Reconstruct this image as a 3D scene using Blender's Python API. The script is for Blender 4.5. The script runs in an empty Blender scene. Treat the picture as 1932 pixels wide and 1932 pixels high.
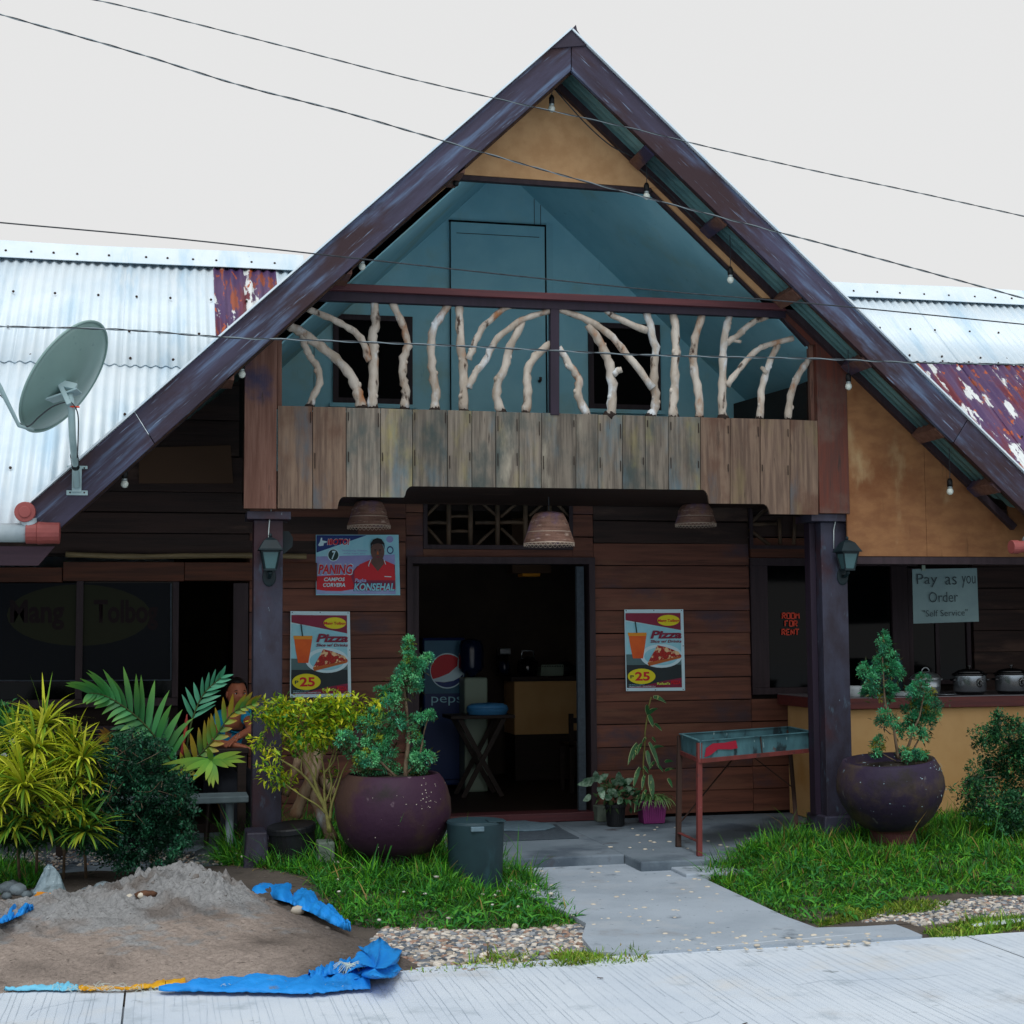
import bpy, math, random
import numpy as np
from mathutils import Vector, Matrix
random.seed(7); rng = np.random.default_rng(11)
SC = bpy.context.scene; COL = SC.collection
R = math.radians
# ---------------------------------------------------------------- camera
F_PX, HALF = 2850.0, 966.0            # focal length and half frame, in 1932ths of the frame
PITCH, YAW, ROLL = R(4.6), R(13.0), R(-.4)
EYE = np.array([0, 0, 1.6])
_cy, _sy, _cp, _sp = math.cos(YAW), math.sin(YAW), math.cos(PITCH), math.sin(PITCH)
FWD = np.array([_sy*_cp, _cy*_cp, _sp]); _r = np.array([_cy, -_sy, 0]); _u = np.cross(_r, FWD)
_c, _s = math.cos(ROLL), math.sin(ROLL)
RGT = _c*_r + _s*_u; UPV = -_s*_r + _c*_u
cd = bpy.data.cameras.new('camera'); cam = bpy.data.objects.new('camera', cd); COL.objects.link(cam)
cd.lens = 36*F_PX/1932; cd.clip_end = 500; cd.clip_start = .1
cam.matrix_world = Matrix(((RGT[0], UPV[0], -FWD[0], EYE[0]), (RGT[1], UPV[1], -FWD[1], EYE[1]), (RGT[2], UPV[2], -FWD[2], EYE[2]), (0, 0, 0, 1)))
SC.camera = cam
# ---------------------------------------------------------------- overcast sky, soft high sun
wd = bpy.data.worlds.new('World'); SC.world = wd; wd.use_nodes = True
nt = wd.node_tree; nt.nodes.clear()
SUN_EL, SUN_AZ = R(58), R(200)
sky = nt.nodes.new('ShaderNodeTexSky'); sky.sky_type = 'NISHITA'; sky.sun_disc = False
sky.sun_elevation = SUN_EL; sky.sun_rotation = SUN_AZ; sky.air_density = 1; sky.dust_density = 4
b1 = nt.nodes.new('ShaderNodeBackground'); b1.inputs[1].default_value = .08
b2 = nt.nodes.new('ShaderNodeBackground'); b2.inputs[0].default_value = (.845, .842, .835, 1); b2.inputs[1].default_value = 1.0
mx = nt.nodes.new('ShaderNodeMixShader'); mx.inputs[0].default_value = .93
wo = nt.nodes.new('ShaderNodeOutputWorld')
nt.links.new(sky.outputs[0], b1.inputs[0]); nt.links.new(b1.outputs[0], mx.inputs[1]); nt.links.new(b2.outputs[0], mx.inputs[2]); nt.links.new(mx.outputs[0], wo.inputs[0])
ld = bpy.data.lights.new('sun', 'SUN'); ld.energy = 1.5; ld.angle = R(25); ld.color = (.93, .97, 1)
lo = bpy.data.objects.new('sun', ld); COL.objects.link(lo)
_d = Vector((math.sin(SUN_AZ)*math.cos(SUN_EL), math.cos(SUN_AZ)*math.cos(SUN_EL), math.sin(SUN_EL)))
lo.rotation_euler = _d.to_track_quat('Z', 'Y').to_euler(); lo.location = (0, 0, 30)
SC.view_settings.view_transform = 'Standard'; SC.view_settings.look = 'None'; SC.view_settings.exposure = 0; SC.view_settings.gamma = 1
SC.render.engine = 'CYCLES'
SC.cycles.use_denoising = True; SC.cycles.max_bounces = 8; SC.cycles.diffuse_bounces = 5; SC.cycles.sample_clamp_indirect = 6
# ---------------------------------------------------------------- projection helpers (1932ths of the frame -> points on planes of the place)
def ray(u, v): return FWD + (u-966)/F_PX*RGT - (v-966)/F_PX*UPV
def W(u, v, Y): d = ray(u, v); return EYE + d*(Y/d[1])
def G(u, v, z=0.): d = ray(u, v); return EYE + d*((z-EYE[2])/d[2])
def XX(u, v, X): d = ray(u, v); return EYE + d*(X/d[0])
ZT = dict(A=(0,800,.62112), B=(0,1900,.62112), C=(0,2600,.72464), D=(900,1800,.62112), E=(1000,2600,.72464), F=(2100,1800,.62112),
          G=(2600,2600,.72464), H=(2800,1800,.62112), I=(1000,1000,.62112), J=(2100,1000,.62112), K=(1600,0,.62112), L=(3200,1000,.67285),
          M=(1500,2100,.62112), N=(2200,2650,.36232), O=(0,2900,.36232), P=(1550,1850,.41408), Q=(950,2600,.46593), S=(1100,2050,.38820),
          T=(700,2550,.23296), U=(2600,2750,.36232), V=(0,2200,.41408), X=(900,3500,.36232))
def z(k, x, y): a, b, s = ZT[k]; return (a+x*s)/2.0704, (b+y*s)/2.0704
def pxm(P): return F_PX/float(np.dot(np.array(P)-EYE, FWD))       # picture units per metre at a point
# planes of the building
YF, YG, YP, YD, YW, YB = 10.25, 10.72, 10.80, 10.65, 12.70, 12.50
# ---------------------------------------------------------------- colour and material helpers
def lin(h):
    h = h.lstrip('#'); r = []
    for i in (0, 2, 4):
        c = int(h[i:i+2], 16)/255; r.append(c/12.92 if c <= .04045 else ((c+.055)/1.055)**2.4)
    return tuple(r)
def C4(c): return (*lin(c), 1) if isinstance(c, str) else (*c[:3], 1)
MATS = {}
def M(name, c1, c2=None, sc=5, st=(1,1,1), rough=.7, bump=.15, bsc=40, bst=None, patches=(), rnd=0, spec=.3, metal=0, attr=False, trans=0, bdist=.01, detail=6, rough2=None, rot=None):
    m = bpy.data.materials.new(name); m.use_nodes = True; n = m.node_tree.nodes; l = m.node_tree.links
    bs = n['Principled BSDF']; bs.inputs['Roughness'].default_value = rough; bs.inputs['Metallic'].default_value = metal
    bs.inputs['Specular IOR Level'].default_value = spec
    tc = n.new('ShaderNodeTexCoord'); vec = tc.outputs['Object']; oi = n.new('ShaderNodeObjectInfo')
    if rnd:
        mu = n.new('ShaderNodeMath'); mu.operation = 'MULTIPLY'; mu.inputs[1].default_value = 37.; l.new(oi.outputs['Random'], mu.inputs[0])
        ad = n.new('ShaderNodeVectorMath'); ad.operation = 'ADD'; l.new(vec, ad.inputs[0]); l.new(mu.outputs[0], ad.inputs[1]); vec = ad.outputs[0]
    if rot is not None:
        mp0 = n.new('ShaderNodeMapping'); mp0.inputs['Rotation'].default_value = (0, rot, 0); l.new(vec, mp0.inputs[0]); vec = mp0.outputs[0]
    def mapped(s):
        mp = n.new('ShaderNodeMapping'); mp.inputs['Scale'].default_value = s; l.new(vec, mp.inputs[0]); return mp.outputs[0]
    def noise(scale, s=(1,1,1), d=detail, r=.6):
        t = n.new('ShaderNodeTexNoise'); t.inputs['Scale'].default_value = scale; t.inputs['Detail'].default_value = d; t.inputs['Roughness'].default_value = r
        l.new(mapped(s), t.inputs['Vector']); return t.outputs['Fac']
    def ramp(f, a, b):
        t = n.new('ShaderNodeMapRange'); t.inputs[1].default_value = a; t.inputs[2].default_value = b; t.interpolation_type = 'SMOOTHSTEP'; l.new(f, t.inputs[0]); return t.outputs[0]
    def mix(f, a, b, mode='MIX'):
        t = n.new('ShaderNodeMix'); t.data_type = 'RGBA'; t.blend_type = mode
        if isinstance(f, float): t.inputs[0].default_value = f
        else: l.new(f, t.inputs[0])
        for k, x in ((6, a), (7, b)):
            if isinstance(x, tuple): t.inputs[k].default_value = x
            else: l.new(x, t.inputs[k])
        return t.outputs[2]
    if attr:
        at = n.new('ShaderNodeAttribute'); at.attribute_name = 'Col'; col = at.outputs['Color']
        if c2 is not None: col = mix(ramp(noise(sc, st), .35, .65), col, mix(1., col, C4(c2), 'MULTIPLY'))
    elif c2 is None: col = C4(c1)
    else: col = mix(ramp(noise(sc, st), .32, .68), C4(c1), C4(c2))
    for i, (pc, psc, a, b, pst) in enumerate(patches):
        col = mix(ramp(noise(psc+i*.0137, pst), a, b), col, C4(pc))
    if rnd:
        hs = n.new('ShaderNodeHueSaturation'); mr = n.new('ShaderNodeMapRange'); mr.inputs[3].default_value = 1-rnd; mr.inputs[4].default_value = 1+rnd
        l.new(oi.outputs['Random'], mr.inputs[0]); l.new(mr.outputs[0], hs.inputs['Value'])
        if isinstance(col, tuple): hs.inputs['Color'].default_value = col
        else: l.new(col, hs.inputs['Color'])
        col = hs.outputs[0]
    if isinstance(col, tuple): bs.inputs['Base Color'].default_value = col
    else: l.new(col, bs.inputs['Base Color'])
    if rough2 is not None: 
        mr = n.new('ShaderNodeMapRange'); mr.inputs[3].default_value = rough; mr.inputs[4].default_value = rough2; l.new(ramp(noise(sc*1.7, st), .35, .65), mr.inputs[0]); l.new(mr.outputs[0], bs.inputs['Roughness'])
    if bump:
        bp = n.new('ShaderNodeBump'); bp.inputs['Strength'].default_value = bump; bp.inputs['Distance'].default_value = bdist
        l.new(noise(bsc, bst or st, 5, .65), bp.inputs['Height']); l.new(bp.outputs[0], bs.inputs['Normal'])
    if trans:
        tr = n.new('ShaderNodeBsdfTranslucent'); ms = n.new('ShaderNodeMixShader'); ms.inputs[0].default_value = trans
        if isinstance(col, tuple): tr.inputs[0].default_value = col
        else: l.new(col, tr.inputs[0])
        l.new(bs.outputs[0], ms.inputs[1]); l.new(tr.outputs[0], ms.inputs[2]); l.new(ms.outputs[0], n['Material Output'].inputs[0])
    MATS[name] = m; return m
VG, HG = (9, 9, .55), (.55, 9, 9)          # grain along z, grain along x
# ---------------------------------------------------------------- mesh builder
ORG = {}
class MB:
    def __init__(s): s.v = []; s.f = []; s.c = []; s.mi = []
    def add(s, vs, fs, col=None, mi=0):
        o = len(s.v); s.v += [tuple(map(float, p)) for p in vs]; s.f += [tuple(i+o for i in f) for f in fs]; s.mi += [mi]*len(fs)
        s.c += [col or (1, 1, 1)]*len(vs); return s
    def box(s, x0, x1, y0, y1, z0, z1, mi=0):
        return s.add([(x0,y0,z0),(x1,y0,z0),(x1,y1,z0),(x0,y1,z0),(x0,y0,z1),(x1,y0,z1),(x1,y1,z1),(x0,y1,z1)],
                     [(0,3,2,1),(4,5,6,7),(0,1,5,4),(1,2,6,5),(2,3,7,6),(3,0,4,7)], mi=mi)
    def bar(s, p, q, w, h, up=(0,0,1), mi=0):
        p, q = Vector(p), Vector(q); d = (q-p).normalized(); a = d.cross(Vector(up))
        if a.length < 1e-4: a = d.cross(Vector((0,1,0)))
        a.normalize(); b = a.cross(d).normalized(); vs = []
        for c in (p, q):
            for i, j in ((-1,-1),(1,-1),(1,1),(-1,1)): vs.append(c + a*i*w/2 + b*j*h/2)
        return s.add(vs, [(0,1,2,3),(7,6,5,4),(0,4,5,1),(1,5,6,2),(2,6,7,3),(3,7,4,0)], mi=mi)
    def prism(s, pts, dy, mi=0, d=(0,1,0)):      # polygon of 3-D points pushed by dy along d
        n = len(pts); d = np.array(d)*dy; vs = [tuple(p) for p in pts] + [tuple(np.array(p)+d) for p in pts]
        return s.add(vs, [tuple(range(n)), tuple(range(2*n-1, n-1, -1))] + [(i, i+n, (i+1)%n+n, (i+1)%n) for i in range(n)], mi=mi)
    def tube(s, pts, rad, n=8, caps=True, col=None, mi=0):
        pts = [Vector(p) for p in pts]; m = len(pts)
        if not hasattr(rad, '__len__'): rad = [rad]*m
        vs = []; prev = None
        for i, p in enumerate(pts):
            d = (pts[min(i+1, m-1)]-pts[max(i-1, 0)]).normalized()
            if prev is None:
                a = d.cross(Vector((0,0,1)))
                if a.length < .1: a = d.cross(Vector((0,1,0)))
            else: a = prev - d*prev.dot(d)
            a.normalize(); prev = a; b = d.cross(a)
            for k in range(n):
                t = 2*math.pi*k/n; vs.append(p + (a*math.cos(t)+b*math.sin(t))*rad[i])
        fs = [(i*n+k, i*n+(k+1)%n, (i+1)*n+(k+1)%n, (i+1)*n+k) for i in range(m-1) for k in range(n)]
        if caps: fs += [tuple(range(n-1, -1, -1)), tuple(range((m-1)*n, m*n))]
        return s.add(vs, fs, col, mi)
    def lathe(s, prof, c, n=32, mi=0, sx=1, sy=1, closed=False):
        vs = []; m = len(prof)
        for r, h in prof:
            for k in range(n):
                t = 2*math.pi*k/n; vs.append((c[0]+r*sx*math.cos(t), c[1]+r*sy*math.sin(t), c[2]+h))
        fs = [(i*n+k, i*n+(k+1)%n, (i+1)*n+(k+1)%n, (i+1)*n+k) for i in range(m-1) for k in range(n)]
        if prof[0][0] > 1e-5: fs.append(tuple(range(n-1, -1, -1)))
        if prof[-1][0] > 1e-5: fs.append(tuple(range((m-1)*n, m*n)))
        return s.add(vs, fs, mi=mi)
    def ball(s, c, r, n=10, sc=(1,1,1), rot=None, jit=0, mi=0):
        vs = []; k2 = max(4, n//2)
        for i in range(k2+1):
            for k in range(n):
                a = math.pi*i/k2; t = 2*math.pi*k/n; q = 1+random.uniform(-jit, jit)
                p = Vector((math.sin(a)*math.cos(t)*sc[0], math.sin(a)*math.sin(t)*sc[1], math.cos(a)*sc[2]))*r*q
                if rot: p = rot @ p
                vs.append(Vector(c)+p)
        fs = [(i*n+k, (i+1)*n+k, (i+1)*n+(k+1)%n, i*n+(k+1)%n) for i in range(k2) for k in range(n)]
        return s.add(vs, fs, mi=mi)
    def strip(s, a, b, rows=1, fn=None):         # sheet between two polylines of equal length
        n = len(a); vs = []
        for j in range(rows+1):
            t = j/rows
            for i in range(n):
                p = np.array(a[i])*(1-t)+np.array(b[i])*t
                if fn: p = fn(p, i/(n-1), t)
                vs.append(p)
        return s.add(vs, [(j*n+i, j*n+i+1, (j+1)*n+i+1, (j+1)*n+i) for j in range(rows) for i in range(n-1)])
    def build(s, name, mat, parent=None, smooth=False, bevel=0, col=False, thick=0, loc=None):
        org = np.array(ORG.get(parent.name, (0,0,0)) if parent else (loc if loc is not None else (0,0,0)), float)
        me = bpy.data.meshes.new(name); me.from_pydata([tuple(np.array(p)-org) for p in s.v], [], s.f)
        for m in (mat if isinstance(mat, (list, tuple)) else [mat]): me.materials.append(MATS[m] if isinstance(m, str) else m)
        if max(s.mi or [0]): me.polygons.foreach_set('material_index', s.mi)
        if smooth: me.polygons.foreach_set('use_smooth', [True]*len(me.polygons))
        if col:
            ca = me.color_attributes.new('Col', 'FLOAT_COLOR', 'POINT'); ca.data.foreach_set('color', np.array([(*c, 1) for c in s.c], 'f').ravel())
        me.validate(); o = bpy.data.objects.new(name, me); COL.objects.link(o)
        if parent: o.parent = parent
        elif loc is not None: o.location = loc
        ORG[o.name] = tuple(org)
        if bevel:
            b = o.modifiers.new('bevel', 'BEVEL'); b.width = bevel; b.segments = 2; b.limit_method = 'ANGLE'
        if thick:
            b = o.modifiers.new('solid', 'SOLIDIFY'); b.thickness = thick
        return o
def npmesh(name, V, Fs, mat, parent=None, cols=None, kind=None, loc=None, smooth=False):
    org = np.array(ORG.get(parent.name, (0,0,0)) if parent else (loc if loc is not None else (0,0,0)), 'f')
    me = bpy.data.meshes.new(name); V = np.asarray(V, 'f')-org; Fs = np.asarray(Fs, 'i'); k = Fs.shape[1]
    me.vertices.add(len(V)); me.vertices.foreach_set('co', V.ravel())
    me.loops.add(Fs.size); me.loops.foreach_set('vertex_index', Fs.ravel())
    me.polygons.add(len(Fs)); me.polygons.foreach_set('loop_start', np.arange(0, Fs.size, k)); me.polygons.foreach_set('loop_total', np.full(len(Fs), k))
    me.materials.append(MATS[mat]); me.update(calc_edges=True)
    if cols is not None:
        ca = me.color_attributes.new('Col', 'FLOAT_COLOR', 'POINT'); ca.data.foreach_set('color', np.c_[cols, np.ones(len(cols))].astype('f').ravel())
    if smooth: me.polygons.foreach_set('use_smooth', [True]*len(Fs))
    o = bpy.data.objects.new(name, me); COL.objects.link(o)
    if parent: o.parent = parent
    elif loc is not None: o.location = loc
    ORG[o.name] = tuple(map(float, org))
    if kind: o['kind'] = kind
    return o
def thing(name, label, cat, loc, group=None):
    o = bpy.data.objects.new(name, None); COL.objects.link(o); o.location = tuple(map(float, loc)); o['label'] = label; o['category'] = cat
    if group: o['group'] = group
    o.empty_display_size = .2; ORG[o.name] = tuple(map(float, loc)); return o
def tag(o, label, cat, group=None):
    o['label'] = label; o['category'] = cat
    if group: o['group'] = group
    return o
def kind(o, k): o['kind'] = k; return o
TEXTS = []
def text(s, rect, Y, mat, parent, name='lettering', shear=0, bold=0, plane=None, dist=None):
    TEXTS.append((s, rect, Y, mat, parent, name, shear, bold, plane))
def flush_texts():
    obs = []
    for s, rect, Y, mat, parent, name, shear, bold, plane in TEXTS:
        cu = bpy.data.curves.new('t', 'FONT'); cu.body = s; cu.shear = shear; cu.offset = bold; cu.resolution_u = 3
        o = bpy.data.objects.new('t', cu); COL.objects.link(o); obs.append(o)
    dg = bpy.context.evaluated_depsgraph_get(); dg.update()
    for o, (s, rect, Y, mat, parent, name, shear, bold, plane) in zip(obs, TEXTS):
        me = bpy.data.meshes.new_from_object(o.evaluated_get(dg)); n = len(me.vertices)
        co = np.empty(n*3, 'f'); me.vertices.foreach_get('co', co); co = co.reshape(-1, 3)
        lo, hi = co.min(0), co.max(0); t = (co-lo)/np.maximum(hi-lo, 1e-6)
        (x0, y0), (x1, y1) = rect                    # top-left, bottom-right in picture units
        if plane is None: f = lambda u, v: W(u, v, Y)
        else: f = plane
        a, b, c, d = f(x0, y0), f(x1, y0), f(x0, y1), f(x1, y1)
        T = t[:, :1]; V = t[:, 1:2]
        P = (a*(1-T)+b*T)*V + (c*(1-T)+d*T)*(1-V)
        org = np.array(ORG[parent.name]); me.vertices.foreach_set('co', (P-org).astype('f').ravel()); me.materials.clear(); me.materials.append(MATS[mat])
        me.name = name; ob = bpy.data.objects.new(name, me); COL.objects.link(ob); ob.parent = parent
        bpy.data.objects.remove(o, do_unlink=True)
def poly(pts, Y): return [W(u, v, Y) for u, v in pts]
def spline(pts, n):                                   # Catmull-Rom through points
    P = [np.array(p, float) for p in pts]; P = [2*P[0]-P[1]]+P+[2*P[-1]-P[-2]]; out = []
    for i in range(1, len(P)-2):
        for k in range(n):
            t = k/n; a, b, c, d = P[i-1:i+3]
            out.append(.5*(2*b+(c-a)*t+(2*a-5*b+4*c-d)*t*t+(3*b-a-3*c+d)*t**3))
    out.append(P[-2]); return out
# ---------------------------------------------------------------- materials
M('fascia', '#2b2430', '#35303f', sc=3, rough=.6, bump=.2, bsc=30)
for nm_, rt_ in (('fascia_left', R(43)), ('fascia_right', R(-42))):
    M(nm_, '#2f2836', '#45435a', sc=1.6, st=(.5,2,3), rough=.6, bump=.25, bsc=30, rot=rt_, patches=[('#5d7291', 3.5, .47, .72, (.35,2,4.5)), ('#35242a', 1.0, .5, .62, (.7,1,2)), ('#7f94b0', 30, .6, .76, (.12,1,2.2)), ('#2a1f24', 2.2, .6, .75, (.5,1,4))], rnd=.06)
M('fascia_edge', '#4c3428', '#2c211c', sc=12, st=(1,1,1), rough=.8)
M('plank', '#5d564e', '#857c70', sc=4, st=VG, rough=.8, bump=.35, bsc=14, patches=[('#46504e', 2.6, .44, .72, (1.5,1.5,.9)), ('#8f8658', 1.9, .52, .78, (1.6,1.6,.8)), ('#5c727c', 2.3, .52, .78, (2,2,.7)), ('#2f2925', 11, .62, .76, (4,4,.35)), ('#6b4c3c', 1.4, .58, .75, (1.6,1.6,.6)), ('#a39c8c', 2.0, .6, .76, (2,2,.5))], rnd=.2)
M('plank_warm', '#5b4a40', '#7c6858', sc=4, st=VG, rough=.8, bump=.35, bsc=14, patches=[('#5a4034', 2.0, .47, .72, (1.5,1.5,.9)), ('#746848', 1.9, .55, .78, (1.6,1.6,.8)), ('#55585c', 2.3, .54, .75, (2,2,.7)), ('#2f2925', 11, .62, .76, (4,4,.35))], rnd=.1)
M('post_wood', '#5f3f34', '#76564a', sc=4, st=VG, rough=.65, bump=.25, bsc=14, patches=[('#35324c', 1.1, .5, .62, (1,1,1)), ('#3b2c28', 8, .62, .75, (4,4,.5))])
M('post_red', '#5f3024', '#4c2e28', sc=4, st=VG, rough=.6, bump=.2, bsc=14, patches=[('#5c4a42', 1.2, .5, .64, (1,1,1)), ('#3b2c28', 8, .62, .75, (4,4,.5))])
M('pillar_paint', '#29242f', '#37394a', sc=3, st=(2,2,1), rough=.55, bump=.25, bsc=25, patches=[('#38242c', 1.7, .54, .66, (1,1,.8)), ('#475768', 7, .6, .74, (2.5,2.5,.8)), ('#8ba6b3', 22, .70, .76, (2,2,.6))])
M('dark_frame', '#2c2228', '#382c32', sc=3, st=VG, rough=.6, bump=.15)
M('rail_red', '#5c3034', '#4a2a30', sc=3, st=HG, rough=.5, bump=.15)
M('purple_wood', '#2c2232', '#241d2a', sc=3, st=VG, rough=.5, bump=.1)
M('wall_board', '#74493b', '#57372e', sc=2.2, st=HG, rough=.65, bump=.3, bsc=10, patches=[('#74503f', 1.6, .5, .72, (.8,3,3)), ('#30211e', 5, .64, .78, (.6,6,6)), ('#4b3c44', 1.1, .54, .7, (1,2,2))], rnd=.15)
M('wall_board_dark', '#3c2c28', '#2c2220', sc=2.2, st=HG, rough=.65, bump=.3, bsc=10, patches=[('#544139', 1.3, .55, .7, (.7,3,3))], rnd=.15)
M('backing', '#1c1513', rough=.9, bump=0)
M('beam_brown', '#5e3422', '#3f2419', sc=2.5, st=HG, rough=.6, bump=.2, rnd=.1)
M('ply_ochre', '#c9a074', '#b98f64', sc=7, rough=.75, bump=.08, patches=[('#a87f58', 1.2, .5, .68, (1,1,1)), ('#5b432c', 55, .76, .8, (1,1,1))])
M('ply_orange', '#8f6642', '#7c5436', sc=5, st=(1,1,2.2), rough=.75, bump=.1, patches=[('#6a3f22', 1.0, .5, .7, (1,1,1)), ('#a58e68', 1.7, .56, .78, (1.4,1,.7)), ('#a9b49a', 3.2, .66, .8, (1,1,1)), ('#5c4028', 6, .64, .76, (3,3,.3))])
M('teal_paint', '#98cedb', '#8ac4d3', sc=3, rough=.6, bump=.05, patches=[('#94b8b4', 1.1, .5, .7, (1,1,1)), ('#6fa4b4', 5, .62, .8, (3,3,.6))])
M('teal_door', '#91c8d5', '#84bdcd', sc=3, rough=.55, bump=.05)
M('black_gap', '#0a0a0b', rough=.9, bump=0)
M('window_dark', '#040506', rough=.8, bump=0, spec=.1)
M('branch', '#c3bbb0', '#9d9183', sc=9, st=(1,1,.5), rough=.8, bump=.6, bsc=22, bst=(1,1,.35), patches=[('#9c6842', 4.5, .54, .70, (1,1,.5)), ('#cfd6da', 6, .54, .68, (1,1,.5)), ('#3f3028', 13, .57, .68, (1,1,.4))], rnd=.08)
M('branch_cut', '#2a211d', rough=.9, bump=.1)
M('roof_white', '#e2eef5', '#d2e3ee', sc=2, st=(1,1,1), rough=.4, bump=.03, spec=.4, patches=[('#b9d5e8', 1.4, .5, .72, (2.5,.5,.5)), ('#8fa9b8', 30, .70, .8, (1,.3,.3)), ('#dfeaf0', 3, .55, .7, (3,.4,.4))])
M('roof_rust', '#4a3560', '#5d4468', sc=3, st=(3,.6,.6), rough=.5, bump=.1, patches=[('#6a2330', 1.7, .50, .64, (3,.45,.45)), ('#dfe4e4', 2.7, .555, .585, (3.2,.7,.7)), ('#94492e', 4.2, .58, .64, (3,.5,.5)), ('#b4562a', 9, .6, .66, (2,.7,.7))])
M('roof_under', '#6f9a9c', '#557c80', sc=2, rough=.45, bump=.05, spec=.4, patches=[('#3f6068', 2, .5, .7, (1,1,1))])
M('rust_dark', '#3b2a24', rough=.8)
M('gutter_white', '#b9c8cf', '#9db0ba', sc=4, rough=.4, bump=.02)
M('red_pipe', '#97504e', '#844442', sc=6, rough=.5, bump=.03)
M('wing_fascia', '#4a3542', '#3a2a36', sc=3, st=HG, rough=.55, bump=.1)
M('bamboo', '#8f7f5e', '#6d6046', sc=3, st=HG, rough=.5, bump=.1, bsc=12)
M('dark_bamboo', '#5c4a3a', '#3d3128', sc=6, rough=.6, bump=.1)
M('concrete', '#67757f', '#75818c', sc=2, rough=.9, bump=.35, bsc=60, patches=[('#4c5864', 1.2, .5, .66, (1,1,1)), ('#8d969c', 40, .66, .74, (1,1,1)), ('#4a4a50', 3.1, .6, .72, (1,1,1))])
M('path_concrete', '#a4b0bc', '#929eaa', sc=1.3, rough=.92, bump=.5, bsc=60, patches=[('#a3acb5', 2.2, .52, .7, (1,1,1)), ('#66717c', 25, .62, .74, (1,1,1)), ('#857f7a', 1.1, .56, .74, (1,1,1)), ('#5c666f', 3.4, .6, .74, (1,1,1))])
M('road', '#bdc9d6', '#cbd5df', sc=1.2, rough=.88, bump=.3, bsc=120, patches=[('#a2afba', 3, .55, .75, (1,1,1)), ('#8f98a0', 70, .66, .78, (1,1,1)), ('#c9cccd', 1, .54, .7, (1,1,1)), ('#a9a59f', .7, .58, .75, (1,1,1)), ('#98a2aa', 9, .64, .74, (1,1,1))])
M('groove', '#a3b0bc', '#b6c2cd', sc=12, rough=.9, bump=0)
M('soil', '#4b4540', '#5f5750', sc=3, rough=.95, bump=.7, bsc=30, bdist=.03, patches=[('#39352f', 8, .58, .7, (1,1,1)), ('#85807a', 60, .66, .72, (1,1,1))])
M('sand', (1,1,1), sc=3, rough=.95, bump=1., bsc=26, bdist=.045, attr=True, patches=[('#4c443d', 26, .62, .70, (1,2.2,1)), ('#b8b0a4', 160, .71, .75, (1,1,1))])
M('soil_dark', '#2b2723', '#3a332c', sc=12, rough=.95, bump=.6, bsc=50)
M('stone', '#7e8b92', '#5e6a70', sc=8, rough=.85, bump=.5, bsc=30, patches=[('#9fabb0', 5, .55, .7, (1,1,1)), ('#3f4a44', 9, .6, .72, (1,1,1))], rnd=.3)
M('stone_pale', '#cfc8b8', '#b8b0a2', sc=10, rough=.7, bump=.2, rnd=.1)
M('pebble', (1,1,1), attr=True, rough=.8, bump=.15, bsc=80)
M('grass', (1,1,1), attr=True, rough=.6, bump=0, trans=.25, spec=.25)
M('leaf', (1,1,1), attr=True, rough=.5, bump=0, trans=.25, spec=.35)
M('twig', '#7d6c58', '#5c4d3e', sc=20, rough=.8, bump=.2)
M('yellow_stem', '#8b8a4c', '#6e6a3c', sc=20, rough=.7, bump=.1)
M('log', '#8d7c66', '#75573f', sc=7, st=(2,2,.6), rough=.75, bump=.4, bsc=20, patches=[('#a9b3b5', 4, .54, .68, (1,1,.6)), ('#8a4028', 6, .62, .72, (1,1,.5))])
M('pot_left', '#321930', '#3a2034', sc=2.2, rough=.65, bump=.4, bsc=18, patches=[('#43302a', 1.9, .44, .60, (1,1,1)), ('#20181a', 2.8, .55, .7, (1,1,1)), ('#6a5a64', 9, .66, .73, (1,1,.6)), ('#b9b4b0', 26, .72, .75, (1,1,.5))])
M('pot_right', '#261c34', '#31263c', sc=2.0, rough=.65, bump=.45, bsc=18, patches=[('#453a30', 1.7, .42, .56, (1,1,1)), ('#231d1b', 3, .55, .7, (1,1,1)), ('#5c5a5e', 8, .64, .73, (1,1,.6)), ('#9fc0cf', 12, .67, .70, (1.3,1.3,2.6))])
M('pot_ring', '#5b3233', '#45292a', sc=6, rough=.7)
M('tarp', '#1680d2', '#2290e4', sc=4, rough=.55, bump=.5, bsc=10, bdist=.03, spec=.25, patches=[('#0f66aa', 5, .55, .72, (1,1,1)), ('#5a7484', 30, .7, .76, (1,1,1)), ('#6f6f68', 7, .63, .74, (1,1,1))])
M('tarp_yellow', '#e0b21c', '#c98a1c', sc=8, rough=.6, bump=.2)
M('fray', '#b9c6bf', rough=.7, bump=0)
M('fray_blue', '#6fc0e0', rough=.7, bump=0)
M('bin_green', '#294048', '#22363e', sc=3, rough=.5, bump=.08, patches=[('#35545e', 4, .58, .72, (1,1,.4)), ('#4a5a58', 18, .66, .74, (1,1,.5))])
M('black_plastic', '#17191c', '#1f2226', sc=5, rough=.45, bump=.05)
M('brick_grey', '#6d7a6e', '#56625a', sc=8, rough=.9, bump=.4)
M('mat_grey', '#3c4650', '#46525c', sc=30, rough=.95, bump=.4, bsc=200)
M('mat_blue', '#5b7280', '#6a828f', sc=20, rough=.95, bump=.4, bsc=200)
M('purple_pot', '#8a3a78', '#7a3270', sc=3, rough=.45, bump=.03)
M('grill_paint', '#4f7b84', '#3d626c', sc=6, st=(1,1,.5), rough=.55, bump=.2, patches=[('#24343a', 6, .56, .66, (1,1,.6)), ('#a5c2c6', 13, .66, .7, (1.6,1,.5)), ('#5a3a34', 9, .66, .72, (1,1,1))])
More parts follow.
